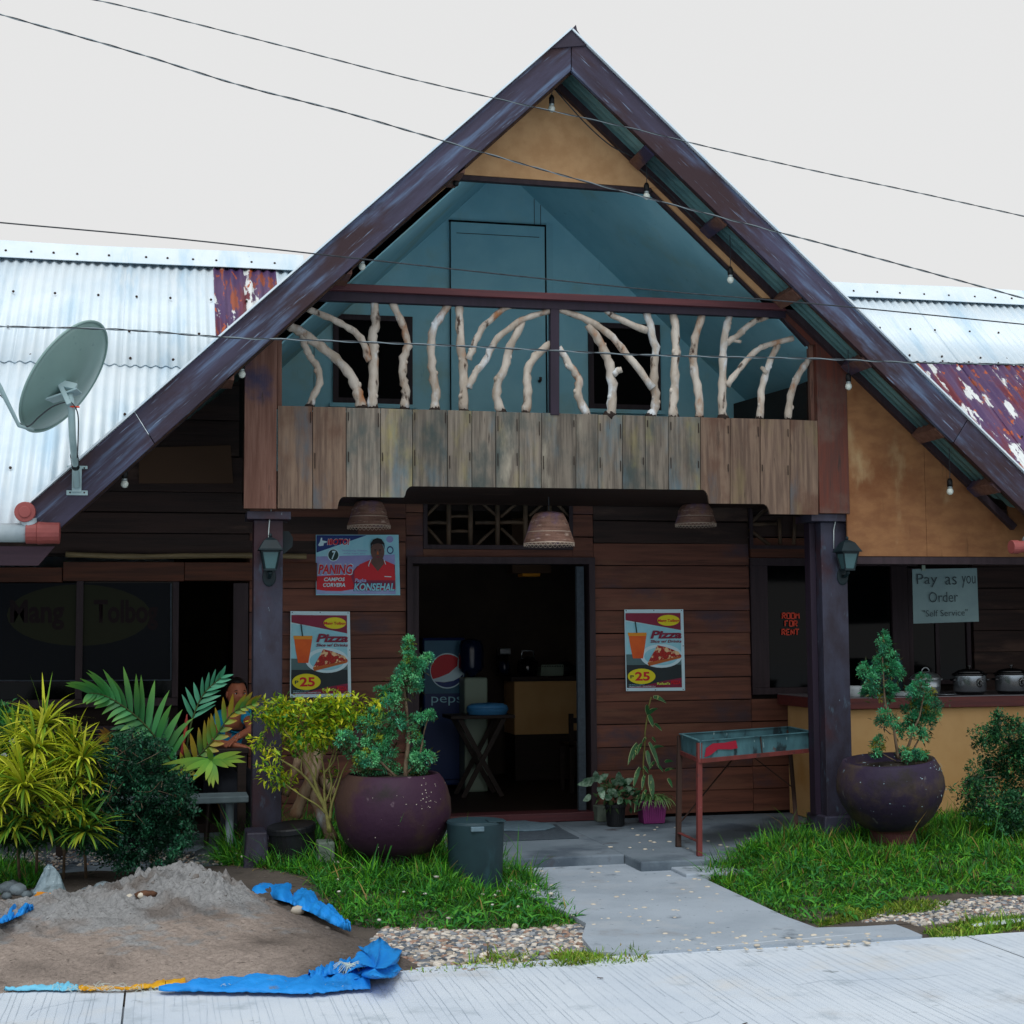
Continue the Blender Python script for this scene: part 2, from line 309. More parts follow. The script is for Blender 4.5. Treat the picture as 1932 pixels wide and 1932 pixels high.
M('grill_red', '#7b3a38', '#653430', sc=8, st=(1,1,.5), rough=.6, bump=.2, patches=[('#4a3434', 6, .58, .68, (1,1,1)), ('#8f6a68', 25, .66, .72, (1,1,1))])
M('red_paint', '#9c1c34', rough=.5, bump=.05)
M('ash', '#3c464a', '#23292c', sc=9, rough=.95, bump=.8, bsc=30, patches=[('#b9c6c9', 22, .66, .7, (1,1,1))])
M('lantern_metal', '#12262c', '#0e1e24', sc=5, rough=.55, bump=.03)
M('lantern_glass', '#3f6266', rough=.2, bump=0, spec=.4)
M('bulb_glass', '#d3dcd4', rough=.25, bump=0, spec=.6)
M('bulb_base', '#9aa5a6', rough=.4, bump=0, metal=.6)
M('socket', '#0e1012', rough=.5, bump=0)
M('white_cable', '#c6d2d2', rough=.5, bump=0)
M('cable', '#22272c', '#343b42', sc=30, rough=.5, bump=0)
M('cable_steel', '#7d8a90', rough=.35, bump=0, metal=.5)
M('wicker', '#a48070', '#7c5c50', sc=4, st=(1,1,9), rough=.8, bump=.9, bsc=60, bst=(1,1,2), patches=[('#cdb4a4', 12, .56, .7, (1,1,4)), ('#7f6a8c', 3, .54, .7, (1,1,1)), ('#5c4038', 40, .62, .7, (1,1,3))])
M('wicker_rim', '#cdb9a8', rough=.8, bump=.2)
M('dish_back', '#7c9a96', '#87a5a1', sc=2, rough=.35, bump=.02, spec=.5, patches=[('#6c8a88', 14, .64, .76, (1,1,1))])
M('steel_paint', '#a9c3c6', '#94b0b5', sc=6, rough=.4, bump=.05)
M('ochre_wall', '#cfa874', '#c49b66', sc=2, rough=.8, bump=.1, bsc=90, patches=[('#b98a4e', 1.1, .56, .72, (1,1,1)), ('#7a6a4a', 40, .73, .77, (1,1,1))])
M('counter_red', '#6a3430', '#53282a', sc=4, st=HG, rough=.45, bump=.06)
M('counter_top', '#8d8a8f', '#777880', sc=8, rough=.3, bump=.03)
M('aluminium', '#b5bcc0', '#a0a9ae', sc=4, rough=.28, bump=.02, metal=.85)
M('steel', '#b0b8be', '#a3abb2', sc=3, rough=.25, bump=0, metal=.9)
M('black_gloss', '#0c0e12', rough=.12, bump=0, spec=.6)
M('white_enamel', '#cfdadf', rough=.3, bump=0, spec=.5)
M('sign_paper', '#86a2a4', '#7a9599', sc=3, rough=.6, bump=.03)
M('ink', '#35444a', rough=.7, bump=0)
M('led_red', '#e0401f', rough=.4, bump=0)
M('glass', '#05080a', rough=.08, bump=.04, bsc=2, spec=.12)
M('fridge_blue', '#0f2f66', rough=.45, bump=0, spec=.3)
M('fridge_light', '#2f6c8c', '#24566f', sc=2, rough=.45, bump=0, spec=.3)
M('p_red', '#cf1a2c', rough=.45, bump=0); M('p_white', '#cdeefa', rough=.45, bump=0); M('p_navy', '#14357c', rough=.45, bump=0)
M('p_maroon', '#7c1836', '#8c2448', sc=2, rough=.45, bump=.05, bsc=9); M('p_yellow', '#e3dc1e', rough=.45, bump=0); M('p_sky', '#a6e0f0', '#86cfe4', sc=3, rough=.45, bump=.05, bsc=9)
M('p_grey', '#4f7076', rough=.45, bump=0); M('p_dark', '#24343a', '#1c2a30', sc=2, rough=.45, bump=.05, bsc=9); M('p_orange', '#e8681c', '#d04d1c', sc=4, rough=.45, bump=0)
M('p_amber', '#e89a28', rough=.45, bump=0); M('p_crust', '#b8622c', rough=.5, bump=0); M('p_pizza', '#b8281f', '#8c1c1c', sc=60, rough=.5, bump=0, patches=[('#e8c89a', 28, .52, .58, (1,1,1))]); M('p_green', '#163a38', rough=.5, bump=0)
M('p_lilac', '#8f8ccc', '#a4b8e4', sc=2, rough=.45, bump=.05, bsc=9); M('p_skin', '#6d5048', '#5a413c', sc=6, rough=.5, bump=0); M('p_hair', '#17171c', rough=.6, bump=0); M('p_lime', '#c8e05a', rough=.5, bump=0)
M('skin', '#a3644c', '#955840', sc=8, rough=.5, bump=.05, bsc=60); M('skin_lip', '#7c3a38', rough=.5, bump=0); M('hair', '#0c0b0d', '#16120f', sc=30, st=(1,1,3), rough=.4, bump=.3)
M('shirt_teal', '#1489b4', '#1080ac', sc=6, rough=.8, bump=.3, bsc=12, bdist=.02); M('dark_cloth', '#1c2028', rough=.9, bump=.1); M('eye', '#d8d4cc', rough=.3, bump=0); M('iris', '#1c120e', rough=.2, bump=0)
M('bench_top', '#66757a', '#56656a', sc=5, rough=.8, bump=.2); M('bench_leg', '#8b9da6', '#75858f', sc=4, rough=.6, bump=.1)
M('dark_wood', '#2c211d', '#211916', sc=4, st=HG, rough=.6, bump=.1); M('room_dark', '#4a4038', '#3c342e', sc=2, rough=.8, bump=.05); M('room_brown', '#5a4434', rough=.8, bump=.05)
M('white_plastic', '#8fa394', rough=.5, bump=.03); M('blue_plastic', '#3b7fb4', '#4a8ec4', sc=6, rough=.4, bump=.05); M('jug_blue', '#101c38', rough=.2, bump=0, spec=.4)
M('bag_clear', '#8aa0aa', '#6d838d', sc=12, rough=.25, bump=.6, bsc=12, bdist=.03, spec=.7); M('orange_plastic', '#e0901c', rough=.45, bump=.1); M('red_wrap', '#d01c28', rough=.4, bump=.1)
M('petal', '#dfe8ee', rough=.5, bump=0); M('brown_husk', '#6b4a36', '#4f3628', sc=30, rough=.9, bump=.8, bsc=40, bdist=.02)
# ---------------------------------------------------------------- setting: ground, road, path, porch floor
def noise2(x, y, s=0): return (math.sin(x*1.7+y*.9+s)+math.sin(x*.6-y*2.1+1.3*s)+math.sin(x*3.1+y*2.7+2*s)*.5+math.sin(-x*5.3+y*4.4+s)*.3)/2.8
b = MB(); b.box(-150, 150, 7.4, 250, -.6, -.10)
g = kind(b.build('ground', 'soil'), 'structure')
road = MB().box(-150, 150, -40, 7.775, -.6, -.115).build('road', 'road'); kind(road, 'structure')
XJ = float(G(233, 1900, -.08)[0])
def slab(x0, x1, name='road_slab'):
    m = MB(); n = 40; xs = np.linspace(x0, x1, n)
    ye = [7.74+.012*math.sin(x*3.1)+.008*math.sin(x*9.7) for x in xs]
    m.strip([(x, -6, -.085) for x in xs], [(x, y, -.085) for x, y in zip(xs, ye)], 1)
    m.strip([(x, y, -.085) for x, y in zip(xs, ye)], [(x, y+.004, -.2) for x, y in zip(xs, ye)], 1)
    m.box(x0, x1, -6, 6.5, -.2, -.09)
    return m.build(name, 'road', road)
slab(XJ-4.5, XJ-.005); slab(XJ+.005, XJ+4.5); slab(XJ+4.508, XJ+9)
gm = MB(); x = XJ-2.5                                   # drag grooves, perpendicular to the kerb
while x < XJ+7:
    x += random.uniform(.028, .05); w = random.uniform(.0012, .0026); y1 = 7.74-random.uniform(.02, .3 if random.random() < .25 else .05); y0 = 4.5
    if abs(x-XJ) < .02: continue
    k = .02*(random.random()-.5); z0 = -.0815
    if x < XJ+3 and random.random() < .45: y0 = y1-random.uniform(.3, 1.8)
    ns_ = 12; pa_ = []; pb_ = []; wx_ = 0
    for q_ in range(ns_+1):
        t_ = q_/ns_; wx_ += random.gauss(0, .0022); ww_ = w*random.choice((.35, .8, 1, 1.2)); pa_.append((x+k*t_+wx_, y0+(y1-y0)*t_, z0)); pb_.append((x+k*t_+wx_+ww_, y0+(y1-y0)*t_, z0))
    gm.strip(pa_, pb_, 1)
gm = gm.build('groove_lines', 'groove', road)
for kk, (ul, vl, ur, vr) in enumerate(((1340, 1781, 1643, 1757), (1833, 1739, 1990, 1722))):   # pale patches of mortar at the road edge
    m = MB(); a0, b0 = G(ul, vl+8, -.08), G(ur, vr+6, -.08); n = 14; top = []; bot = []
    for i in range(n):
        t = i/(n-1); p = a0*(1-t)+b0*t; wd_ = .03+.05*math.sin(math.pi*min(1, t*1.15+.05)); top.append(p+[0, wd_*.6, 0]); bot.append(p-[0, wd_*.7+random.uniform(-.008,.008), 0])
    m.strip(bot, top, 2, lambda p, s, t: p+np.array([0, 0, .009*math.sin(math.pi*t)+.002])); m.build('mortar_patch', 'road', road, smooth=True)
m = MB()
for (x0_, y0_, L_) in ((XJ+1.3, 5.2, 1.6), (XJ+3.1, 6.9, .9), (XJ+2.2, 6.2, .5), (XJ-.4, 7.2, .4)):
    p = np.array([x0_, y0_, -.0808]); a = random.uniform(.3, 1.2); P_ = [p]
    for i in range(int(L_/.05)): a += random.gauss(0, .35); p = p+np.array([math.cos(a)*.05, math.sin(a)*.05*(1 if p[1] < 7.6 else 0), 0]); P_.append(p)
    w_ = .0016
    for a_, b_ in zip(P_, P_[1:]): d = b_-a_; nn = np.array([-d[1], d[0], 0])/np.linalg.norm(d)*w_; m.add([a_-nn, b_-nn, b_+nn, a_+nn], [(0,1,2,3)])
m.build('hairline_cracks', 'groove', road)
m = MB()
for i in range(9): x_, y_ = XJ+random.uniform(-1, 6), random.uniform(4.8, 7.6); a = random.random()*3; m.bar((x_, y_, -.079), (x_+math.cos(a)*.03, y_+math.sin(a)*.03, -.077), .006, .003)
kind(m.build('dry_leaf_bits', 'fascia_edge', road), 'stuff')
# path: concrete apron from the road up to the porch
def gp(pts, zz_): return [G(u, v, zz_) for u, v in pts]
pp = [(1228,1822),(1212,1812),(1120,1796),(1098,1768),(1106,1742),(1060,1716),(1000,1690),(935,1668),(860,1650),(840,1612),(1205,1604),(1262,1629),(1300,1643),(1345,1665),(1420,1700),(1480,1728),(1540,1750),(1620,1748),(1690,1744),(1712,1752),(1740,1764),(1772,1780),(1700,1784),(1500,1797),(1350,1810)]
base = gp(pp, -.07); base = [np.array([p[0], max(p[1], 7.73), -.07]) for p in base]
m = MB(); m.prism(base, .15, d=(0,0,-1)); pth = kind(m.build('path', 'path_concrete'), 'structure')
m = MB()                                              # pale pebbles set in the concrete
for i in range(150):
    r_ = random.random()
    if r_ < .5: u, v = random.uniform(1240, 1660), random.uniform(1757, 1795); v = min(v, 1800-.052*(u-1240))
    elif r_ < .8: u, v = random.uniform(1000, 1330), random.uniform(1625, 1745); u += (v-1640)*.6
    else: u, v = random.uniform(1150, 1520), random.uniform(1560, 1605)
    zz_ = .0 if v < 1606 else -.07; p = G(u, v, zz_); s_ = random.uniform(.008, .024)
    if zz_ == 0 and p[1] < 10.75: continue
    m.ball((p[0], p[1], zz_), s_, 7, (1, .8, .28), Matrix.Rotation(random.random()*3, 3, 'Z'))
kind(m.build('set_pebbles', 'stone_pale', pth, smooth=True), 'stuff')
m = MB(); m.box(-8, 3.28, YD, YW+.02, -.3, 0); m.box(3.284, 12, 10.28, YW+.02, -.3, -.003)
pf = kind(m.build('porch_floor', 'concrete', bevel=.012), 'structure')
MB().box(3.5, 8, 9.95, 10.276, -.3, -.045).build('floor_step', 'path_concrete', pf, bevel=.01)
# ---------------------------------------------------------------- the restaurant building
bld = thing('restaurant_building', 'two storey timber restaurant with steep gable roof, plank balcony and covered porch', 'building', (2.8, 10.7, 0))
ZE, YE, WS, YR = 2.36, 10.3, .915, 13.0                    # wing roof eave height, eave depth, slope, ridge depth
ZR = ZE+WS*(YR-YE)
ia, il, ir = W(1077, 133, YF), W(114, 996, YF), W(1932, 964, YF)
oa, ol, orr = W(1078, 58, YF), W(57, 950, YF), W(1932, 894, YF)
sl = (ia[2]-il[2])/(ia[0]-il[0]); sr = (ia[2]-ir[2])/(ir[0]-ia[0]); XA = ia[0]; OFF = .10
def zroof(x): return ia[2]+OFF-(sl*(XA-x) if x < XA else sr*(x-XA))    # underside of the main roof sheet
def zwing(y): return ZE+WS*(y-YE) if y < YR else ZR-WS*(y-YR)
XL0 = il[0]-.10; XR0 = XA+(ia[2]-2.25)/sr
# wing roofs, corrugated sheets
def wing_sheet(x0, x1, y0, y1, lift, mat, parent, side, name='roof_sheet', pitch=.076, amp=.009, ovr=None):
    n = max(2, int(round((x1-x0)/pitch*8))); xs = np.linspace(x0, x1, n+1); a = []; b_ = []; nn = np.array([0, -WS, 1])/math.hypot(1, WS)
    for x_ in xs:
        zc = zroof(x_)+.03; yc = YE+(zc-ZE)/WS            # where it meets the main roof
        ys, ye = max(y0, yc if y0 < YR else y0), y1
        if (side < 0 and x_ < XL0) or (side > 0 and x_ > XR0): ys = y0
        if ys >= ye: continue
        h = amp*math.cos(2*math.pi*x_/pitch)+lift
        a.append(np.array([x_, ys, zwing(ys)])+nn*h); b_.append(np.array([x_, ye, zwing(ye)])+nn*h)
    if len(a) < 3: return None
    return MB().strip(a, b_, 1).build(name, mat, parent, smooth=True, thick=.004)
def wing(side):
    xa, xb = (-3.4, 1.3) if side < 0 else (4.6, 11.5)
    m = MB(); xm = (.1 if side < 0 else 5.9)
    # back slope and a thin inner lining under the sheets
    pts = [(xa if side < 0 else xb, YR, ZR-.03), (xm+.9*(-side)*0, YR, ZR-.03), (xm, 16.4, ZR-WS*3.4-.03), (xa if side < 0 else xb, 16.4, ZR-WS*3.4-.03)]
    m.prism(pts, .03, d=(0,0,-1))
    root = m.build('wing_roof', 'roof_white', bld)
    ysplit = 11.72 if side < 0 else 12.07
    e = 0
    xs = list(np.arange(xa, xb, .76))
    for i, x0 in enumerate(xs):
        x1 = x0+.79
        rusty_up = side < 0 and i == rust_i
        if not rusty_up: wing_sheet(x0, x1, ysplit-.02, YR+.02, .012+.004*(i % 2), 'roof_white', root, side)
        rusty_lo = side > 0 and i < 5
        wing_sheet(x0, x1, YE-.1, ysplit+.12, .0+.004*(i % 2), 'roof_rust' if rusty_lo else 'roof_white', root, side)
    return root
xr0 = float(W(402, 520, 12.9)[0]); xr1 = float(W(519, 520, 12.9)[0])
rust_i = -1
wl = wing(-1)
wing_sheet(xr0, xr1, 11.7, YR+.02, .026, 'roof_rust', wl, -1, name='rusty_sheet')
wr = wing(1)
for root, x0, x1 in ((wl, -3.4, 1.15), (wr, 5.0, 11.5)):
    m = MB(); xs = np.linspace(x0, x1, 40); f = lambda x_: .006*math.sin(x_*2.1)
    A_ = [(x_, YR-.16, ZR-.16*WS+.036+f(x_)*.4) for x_ in xs]; B_ = [(x_, YR-.02, ZR+.06+f(x_*1.3)) for x_ in xs]; C_ = [(x_, YR+.12, ZR-.03+f(x_)) for x_ in xs]
    m.strip(A_, B_, 1); m.strip(B_, C_, 1); m.build('ridge_cap', 'roof_white', root, thick=.006)
    m = MB()
    for yy, st_ in ((YR-.11, .24), (YR-.55, .3), (YR-.95, .3), (11.76 if root is wl else 12.11, .3), (11.2, .45), (10.7, .5)):
        x_ = x0
        while x_ < x1:
            x_ += st_*random.uniform(.7, 1.3)
            if zwing(yy) > zroof(x_)+.08 or x_ < XL0 or x_ > XR0:
                zz_ = zwing(yy)+.02+(.035 if yy > YR-.2 else 0); m.ball((x_, yy, zz_), .011, 6, (1, 1, 1))
    kind(m.build('roof_screws', 'rust_dark', root), 'stuff')
# white valley flashing along the main roof
for side, root in ((-1, wl), (1, wr)):
    m = MB(); a = []; b_ = []
    for t in np.linspace(0, 1, 10):
        x_ = (XL0*(1-t)+1.0*t) if side < 0 else (XR0*(1-t)+5.2*t); yy = max(YE, YE+(zroof(x_)+.03-ZE)/WS); a.append((x_, yy-.0, zwing(yy)+.03)); b_.append((x_+side*.12, yy, zwing(yy)+.034))
    m.strip(a, b_, 1); m.build('valley_flashing', 'roof_white', root)
# gutter, red couplings
m = MB(); m.tube([(-4, 10.2, 2.27), (-.86, 10.2, 2.27)], .062, 14); m.build('gutter', 'gutter_white', wl, smooth=True)
m = MB(); m.tube([(-.87, 10.2, 2.27), (-.80, 10.2, 2.27)], .07, 16); m.tube([(-.80, 10.2, 2.27), (-.74, 10.2, 2.27), (-.66, 10.2, 2.27)], [.075, .07, .07], 16); m.build('gutter_coupling', 'red_pipe', wl, smooth=False, bevel=.004)
pc = W(47, 966, 10.15); m = MB(); m.tube([pc, pc+[0, .2, .02]], .062, 20); m.tube([pc+[0, -.012, 0], pc+[0, .05, 0]], [.066, .066], 20); m.tube([pc+[0, -.02, 0], pc+[0, -.006, 0]], [.038, .04], 20); cp_ = m.build('drain_cap', 'red_pipe', wl, bevel=.004)
m = MB(); m.tube([pc+[.02, .04, -.04], pc+[.03, .05, -.12]], [.05, .045], 14); m.build('downspout_collar', 'gutter_white', wl, smooth=True)
pc = W(1912, 1032, 10.3); m = MB(); m.tube([pc+[-.02, 0, 0], pc+[.04, 0, 0]], .052, 18); m.tube([pc+[.04, 0, 0], pc+[.3, 0, .02]], .045, 18); m.build('gutter_coupling', 'red_pipe', wr, bevel=.004)
m = MB(); m.tube([pc+[.12, .02, .03], pc+[3, .02, .03]], .062, 14); m.build('gutter', 'gutter_white', wr, smooth=True)
m = MB(); a_, b_ = W(0, 1031, 10.3), W(103, 1031, 10.3); c_, d_ = W(72, 1067, 10.3), W(0, 1067, 10.3); m.prism([np.array([-4, 10.3, a_[2]]), b_, c_, np.array([-4, 10.3, d_[2]])], .03); m.build('eave_board', 'wing_fascia', wl)
# main roof
m = MB(); A_ = []; B_ = []
def mainslope(side):
    rows_a, rows_b = [], []; y_ = YF+.038; hn = (sl if side < 0 else sr); nn = np.array([side*hn, 0, 1])/math.hypot(1, hn)
    while y_ < 16.4:
        zm = zwing(y_) if y_ > YE else -9; zlow = max(zm, 2.30 if side < 0 else 2.25)
        xx = XA-(ia[2]+OFF-zlow)/sl if side < 0 else XA+(ia[2]+OFF-zlow)/sr
        h = .009*math.cos(2*math.pi*y_/.076)
        rows_a.append(np.array([XA, y_, ia[2]+OFF])+np.array([0, 0, 1])*h); rows_b.append(np.array([xx, y_, zroof(xx)])+nn*h)
        y_ += .076/8 if y_ < 11.2 else .076/2
    return rows_a, rows_b
a, b_ = mainslope(-1); m1 = MB().strip(a, b_, 1); main = m1.build('main_roof', 'roof_under', bld, smooth=True, thick=.004)
a, b_ = mainslope(1); MB().strip(a, b_, 1).build('roof_slope', 'roof_under', main, smooth=True, thick=.004)
def lerp(p, q, t): return np.array(p)*(1-t)+np.array(q)*t
# fascia boards: two a side, cut at the joints seen in the photograph
def onl(p, q, u):  # point on image line at u
    return (u, p[1]+(q[1]-p[1])*(u-p[0])/(q[0]-p[0]))
OLp, OAp, ILp, IAp = (57, 950), (1077.5, 58), (114, 996), (1077.3, 133)
j1, j2 = onl(OLp, OAp, 254), onl(ILp, IAp, 291)
MB().prism(poly([(58, 950), (69, 1016), (78, 1016), (114, 996), j2, j1], YF), .035).build('fascia_board', 'fascia_left', main, bevel=.004)
g1, g2 = (j1[0]+1, j1[1]-1), (j2[0]+1, j2[1]-1)
MB().prism(poly([g1, g2, IAp, OAp], YF), .035).build('fascia_board', 'fascia_left', main, bevel=.004)
ORp, IRp = (1932, 894), (1932, 964); OAr, IAr = (1079, 60), (1078.7, 134)
k1, k2 = onl(OAr, ORp, 1826), onl(IAr, IRp, 1799)
MB().prism(poly([OAr, IAr, k2, k1], YF), .035).build('fascia_board', 'fascia_right', main, bevel=.004)
e1, e2 = onl(OAr, ORp, 2010), onl(IAr, IRp, 1985)
MB().prism(poly([(k1[0]+1, k1[1]+1), (k2[0]+1, k2[1]+1), e2, e1], YF), .035).build('fascia_board', 'fascia_right', main, bevel=.004)
MB().prism(poly([(1033, 92), (1072, 62), (1087, 46), (1089, 56), (1107, 86), (1078, 88)], YF-.012), .3).build('ridge_cap', 'fascia', main, bevel=.004)
# roof flashing on top of the fascia (thin edge of the sheets)
m = MB()
for p, q in ((OLp, OAp), (OAr, ORp)):
    P_, Q_ = W(*p, YF), W(*onl(p, q, 2010) if q is ORp else q, YF); m.bar(P_+[0, .06, .012], Q_+[0, .06, .012], .17, .012, up=(0, 0, 1))
m.build('edge_flashing', 'roof_white', main)
# rake trims under the fascia and rafters against the wall
m = MB()
for p, q in ((ILp, IAp), (IAr, onl(IAr, IRp, 1985))):
    m.bar(W(p[0], p[1]-6, YF+.075), W(q[0], q[1]-(2 if q is not IAp else 2), YF+.075), .06, .05)
m.build('rake_batten', 'fascia_edge', main)
m = MB()
for x0, x1 in ((il[0]+.1, XA-.02), (XA+.02, XR0-.1)): m.bar((x0, YG-.03, zroof(x0)-.035), (x1, YG-.03, zroof(x1)-.035), .05, .05, up=(0, 1, 0))
m.build('rafter', 'dark_frame', main)
for u, v in ((1217, 289), (1352, 425), (1491, 553), (1622, 682), (1757, 815), (1862, 914)):
    p = W(u, v, 10.47); d = np.array([1, 0, -sr])/math.hypot(1, sr)*.05; up_ = np.array([sr, 0, 1])/math.hypot(1, sr)*.045
    x_ = p[0]; c0 = np.array([x_, YF+.045, zroof(x_)-.05]); 
    m = MB(); q = [c0-d-up_, c0+d-up_, c0+d+up_, c0-d+up_]; m.prism(q, YG-YF-.10); m.build('purlin', 'post_wood', main, bevel=.004)
for x_ in (.4, 1.2, 2.0):
    c0 = np.array([x_, YF+.045, zroof(x_)-.05]); m = MB(); m.box(x_-.05, x_+.05, YF+.045, YG-.055, c0[2]-.05, c0[2]+.01); m.build('purlin', 'post_wood', main)
# gable panels
def roofpt(x_, y_, dz=-.02): return np.array([x_, y_, zroof(x_)+dz])
TL, TR = W(862, 328, YG), W(1229, 354, YG)
xl_ = XA-(zroof(XA)-TL[2]-.02)/sl; xr_ = XA+(zroof(XA)-TR[2]-.02)/sr
gab = MB().prism([roofpt(xl_, YG), np.array([xr_, YG, TR[2]]), roofpt(XA, YG)], .02).build('gable_wall', 'ply_ochre', bld)
MB().bar(TL+[-.1, .03, -.02], TR+[.0, .03, -.02], .05, .035).build('panel_strip', 'dark_frame', gab)
RB = W(1452, 575, YG); RM = W(1440, 563, YG); RE = W(1532, 655, YG)
def rx(zv): return XA+(zroof(XA)-zv-.02)/sr
MB().prism([TR+[.0, 0, -.002], W(1438, 562, YG), np.array([rx(W(1438, 562, YG)[2]), YG, W(1438, 562, YG)[2]]), np.array([rx(TR[2]-.002), YG, TR[2]-.002])], .02).build('side_panel', 'ply_ochre', gab)
MB().bar(TR+[.02, .045, -.02], W(1434, 562, YG+.045), .05, .04, up=(0, 1, 0)).build('opening_trim', 'dark_frame', gab)
a_, b_ = W(1462, 582, YG), W(1531, 650, YG)
MB().prism([a_, b_, np.array([rx(b_[2]), YG, b_[2]]), np.array([rx(a_[2]), YG, a_[2]])], .02).build('side_panel', 'post_red', gab)
MB().bar(W(1458, 578, YG+.03), W(1524, 650, YG+.03), .04, .05, up=(0, 1, 0)).build('opening_trim', 'dark_frame', gab)
# left edge strip of the opening
def lx(zv): return XA-(zroof(XA)-zv-.02)/sl
tl_, bl_ = W(868, 330, YG), W(560, 596, YG)
MB().prism([tl_, np.array([lx(tl_[2]), YG, tl_[2]]), np.array([lx(bl_[2]), YG, bl_[2]]), bl_], .02).build('side_panel', 'ply_ochre', gab)
# orange plywood wall right of the balcony
p0, p1 = W(1600, 1049, YG), W(1897, 1052, YG); q1 = W(1912, 1003, YG)
xo = rx(p0[2]); tl3 = p0[0]
xm_ = W(1745, 900, YG)[0]
MB().prism([np.array([tl3, YG, p0[2]]), np.array([xm_-.002, YG, p0[2]]), np.array([xm_-.002, YG, zroof(xm_)-.02]), np.array([tl3, YG, zroof(tl3)-.02])], .02).build('plywood_panel', 'ply_orange', gab)
xe_ = W(1905, 1050, YG)[0]
MB().prism([np.array([xm_+.001, YG, p0[2]]), np.array([xe_, YG, p0[2]]), np.array([xe_, YG, zroof(xe_)-.02]), np.array([xm_+.001, YG, zroof(xm_)-.02])], .02).build('plywood_panel', 'ply_orange', gab)
MB().prism([np.array([xe_+.001, YG, p0[2]]), np.array([8.5, YG, p0[2]]), np.array([8.5, YG, 2.6]), np.array([xe_+.001, YG, 2.6])], .02).build('plywood_panel', 'ply_orange', gab)
MB().box(p0[0]+.02, 8.5, YG+.005, YG+.05, p0[2]-.06, p0[2]-.004).build('bottom_rail', 'dark_frame', gab)
# ---------------------------------------------------------------- balcony
FLZ = 2.76
bal = MB().box(.62, 5.12, YG+.04, YB, FLZ-.07, FLZ).build('balcony', 'wall_board_dark', bld)
ytop = lambda u: 765+(u-523.5)*(793.5-765)/(1542-523.5)
cuts = [135, 357, 568, 783, 985, 1205, 1358, 1508, 1655, 1795]
ub = [z('I', x_, 0)[0] for x_ in cuts]+[z('J', x_, 0)[0] for x_ in (22, 242, 380, 535, 678, 825, 1025, 1212, 1400, 1588, 1768)]
ub = [x_ for i, x_ in enumerate(ub) if i != 9]
ub[9] = 1021.5
def ybot(u):
    if u < 637: return 959+.012*(u-523)
    if u < 649: t = (u-637)/12; return 960.5-23*math.sqrt(max(0, 1-(1-t)**2))
    if u < 764: return 937.5+.01*(u-649)
    if u < 778: t = (u-764)/14; return 938.5-21*math.sqrt(max(0, 1-(1-t)**2))
    if u < 1325: return 917.5+(u-778)*.0125
    if u < 1338: t = (1338-u)/13; return 950-26*math.sqrt(max(0, 1-(1-t)**2))
    if u < 1439: return 950+.01*(u-1338)
    if u < 1452: t = (1452-u)/13; return 970-19*math.sqrt(max(0, 1-(1-t)**2))
    return 970+.012*(u-1452)
for i in range(len(ub)-1):
    a, b_ = ub[i]+.6, ub[i+1]-.6
    us = [a]+[u for u in np.arange(630, 1460, 2.2) if a < u < b_ and (635 < u < 651 or 762 < u < 780 or 1323 < u < 1340 or 1437 < u < 1454)]+[b_]
    pts = [(a, ytop(a)+random.uniform(-.5, .5)), (b_, ytop(b_)+random.uniform(-.5, .5))]+[(u, ybot(u)) for u in reversed(us)]
    off = random.uniform(-.006, .006); MB().prism(poly(pts, YG+off), .022).build('plank', 'plank_warm' if (i < 2 or i > 14) else 'plank', bal, bevel=.002)
MB().prism(poly([(530, 775), (1540, 802), (1540, 900), (530, 900)], YG+.034), .02).build('parapet_backing', 'backing', bal)
m = MB()
for i in range(1, len(ub)-1):
    for v0 in (ytop(ub[i])+8, ytop(ub[i])+80, ):
        p = W(ub[i]+random.choice((-4, 4)), v0+random.uniform(-4, 10), YG-.008); m.bar(p, p+[0, 0, -random.uniform(.05, .12)], .006, .004)
kind(m.build('nail_stains', 'branch_cut', bal), 'stuff')
# corner posts: left and right
zl = W(500, 645, YG); xA_, xB_ = W(461, 800, YG)[0], W(523, 800, YG)[0]
MB().prism([np.array([xA_, YG-.01, W(500, 960, YG)[2]]), np.array([xB_-.004, YG-.01, W(500, 960, YG)[2]]), np.array([xB_-.004, YG-.01, zroof(xB_)-.06]), np.array([xA_, YG-.01, zroof(xA_)-.06])], .06).build('corner_post', 'post_wood', bal, bevel=.004)
xC_, xD_ = W(1543, 850, YG)[0], W(1600, 850, YG)[0]
MB().prism([np.array([xC_+.002, YG-.008, W(1570, 969, YG)[2]]), np.array([xD_, YG-.008, W(1570, 969, YG)[2]]), np.array([xD_, YG-.008, zroof(xD_)-.06]), np.array([xC_+.002, YG-.008, zroof(xC_)-.06])], .06).build('corner_post', 'post_red', bal, bevel=.004)
MB().prism([W(522.5, 770, YG+.055), W(532, 770, YG+.055), W(532, 640, YG+.055), W(522.5, 640, YG+.055)], .05).build('inner_post', 'post_wood', bal, bevel=.003)
MB().prism([W(1531, 795, YG+.055), W(1542, 796, YG+.055), W(1538, 648, YG+.055), W(1526, 646, YG+.055)], .05).build('inner_post', 'post_wood', bal, bevel=.003)
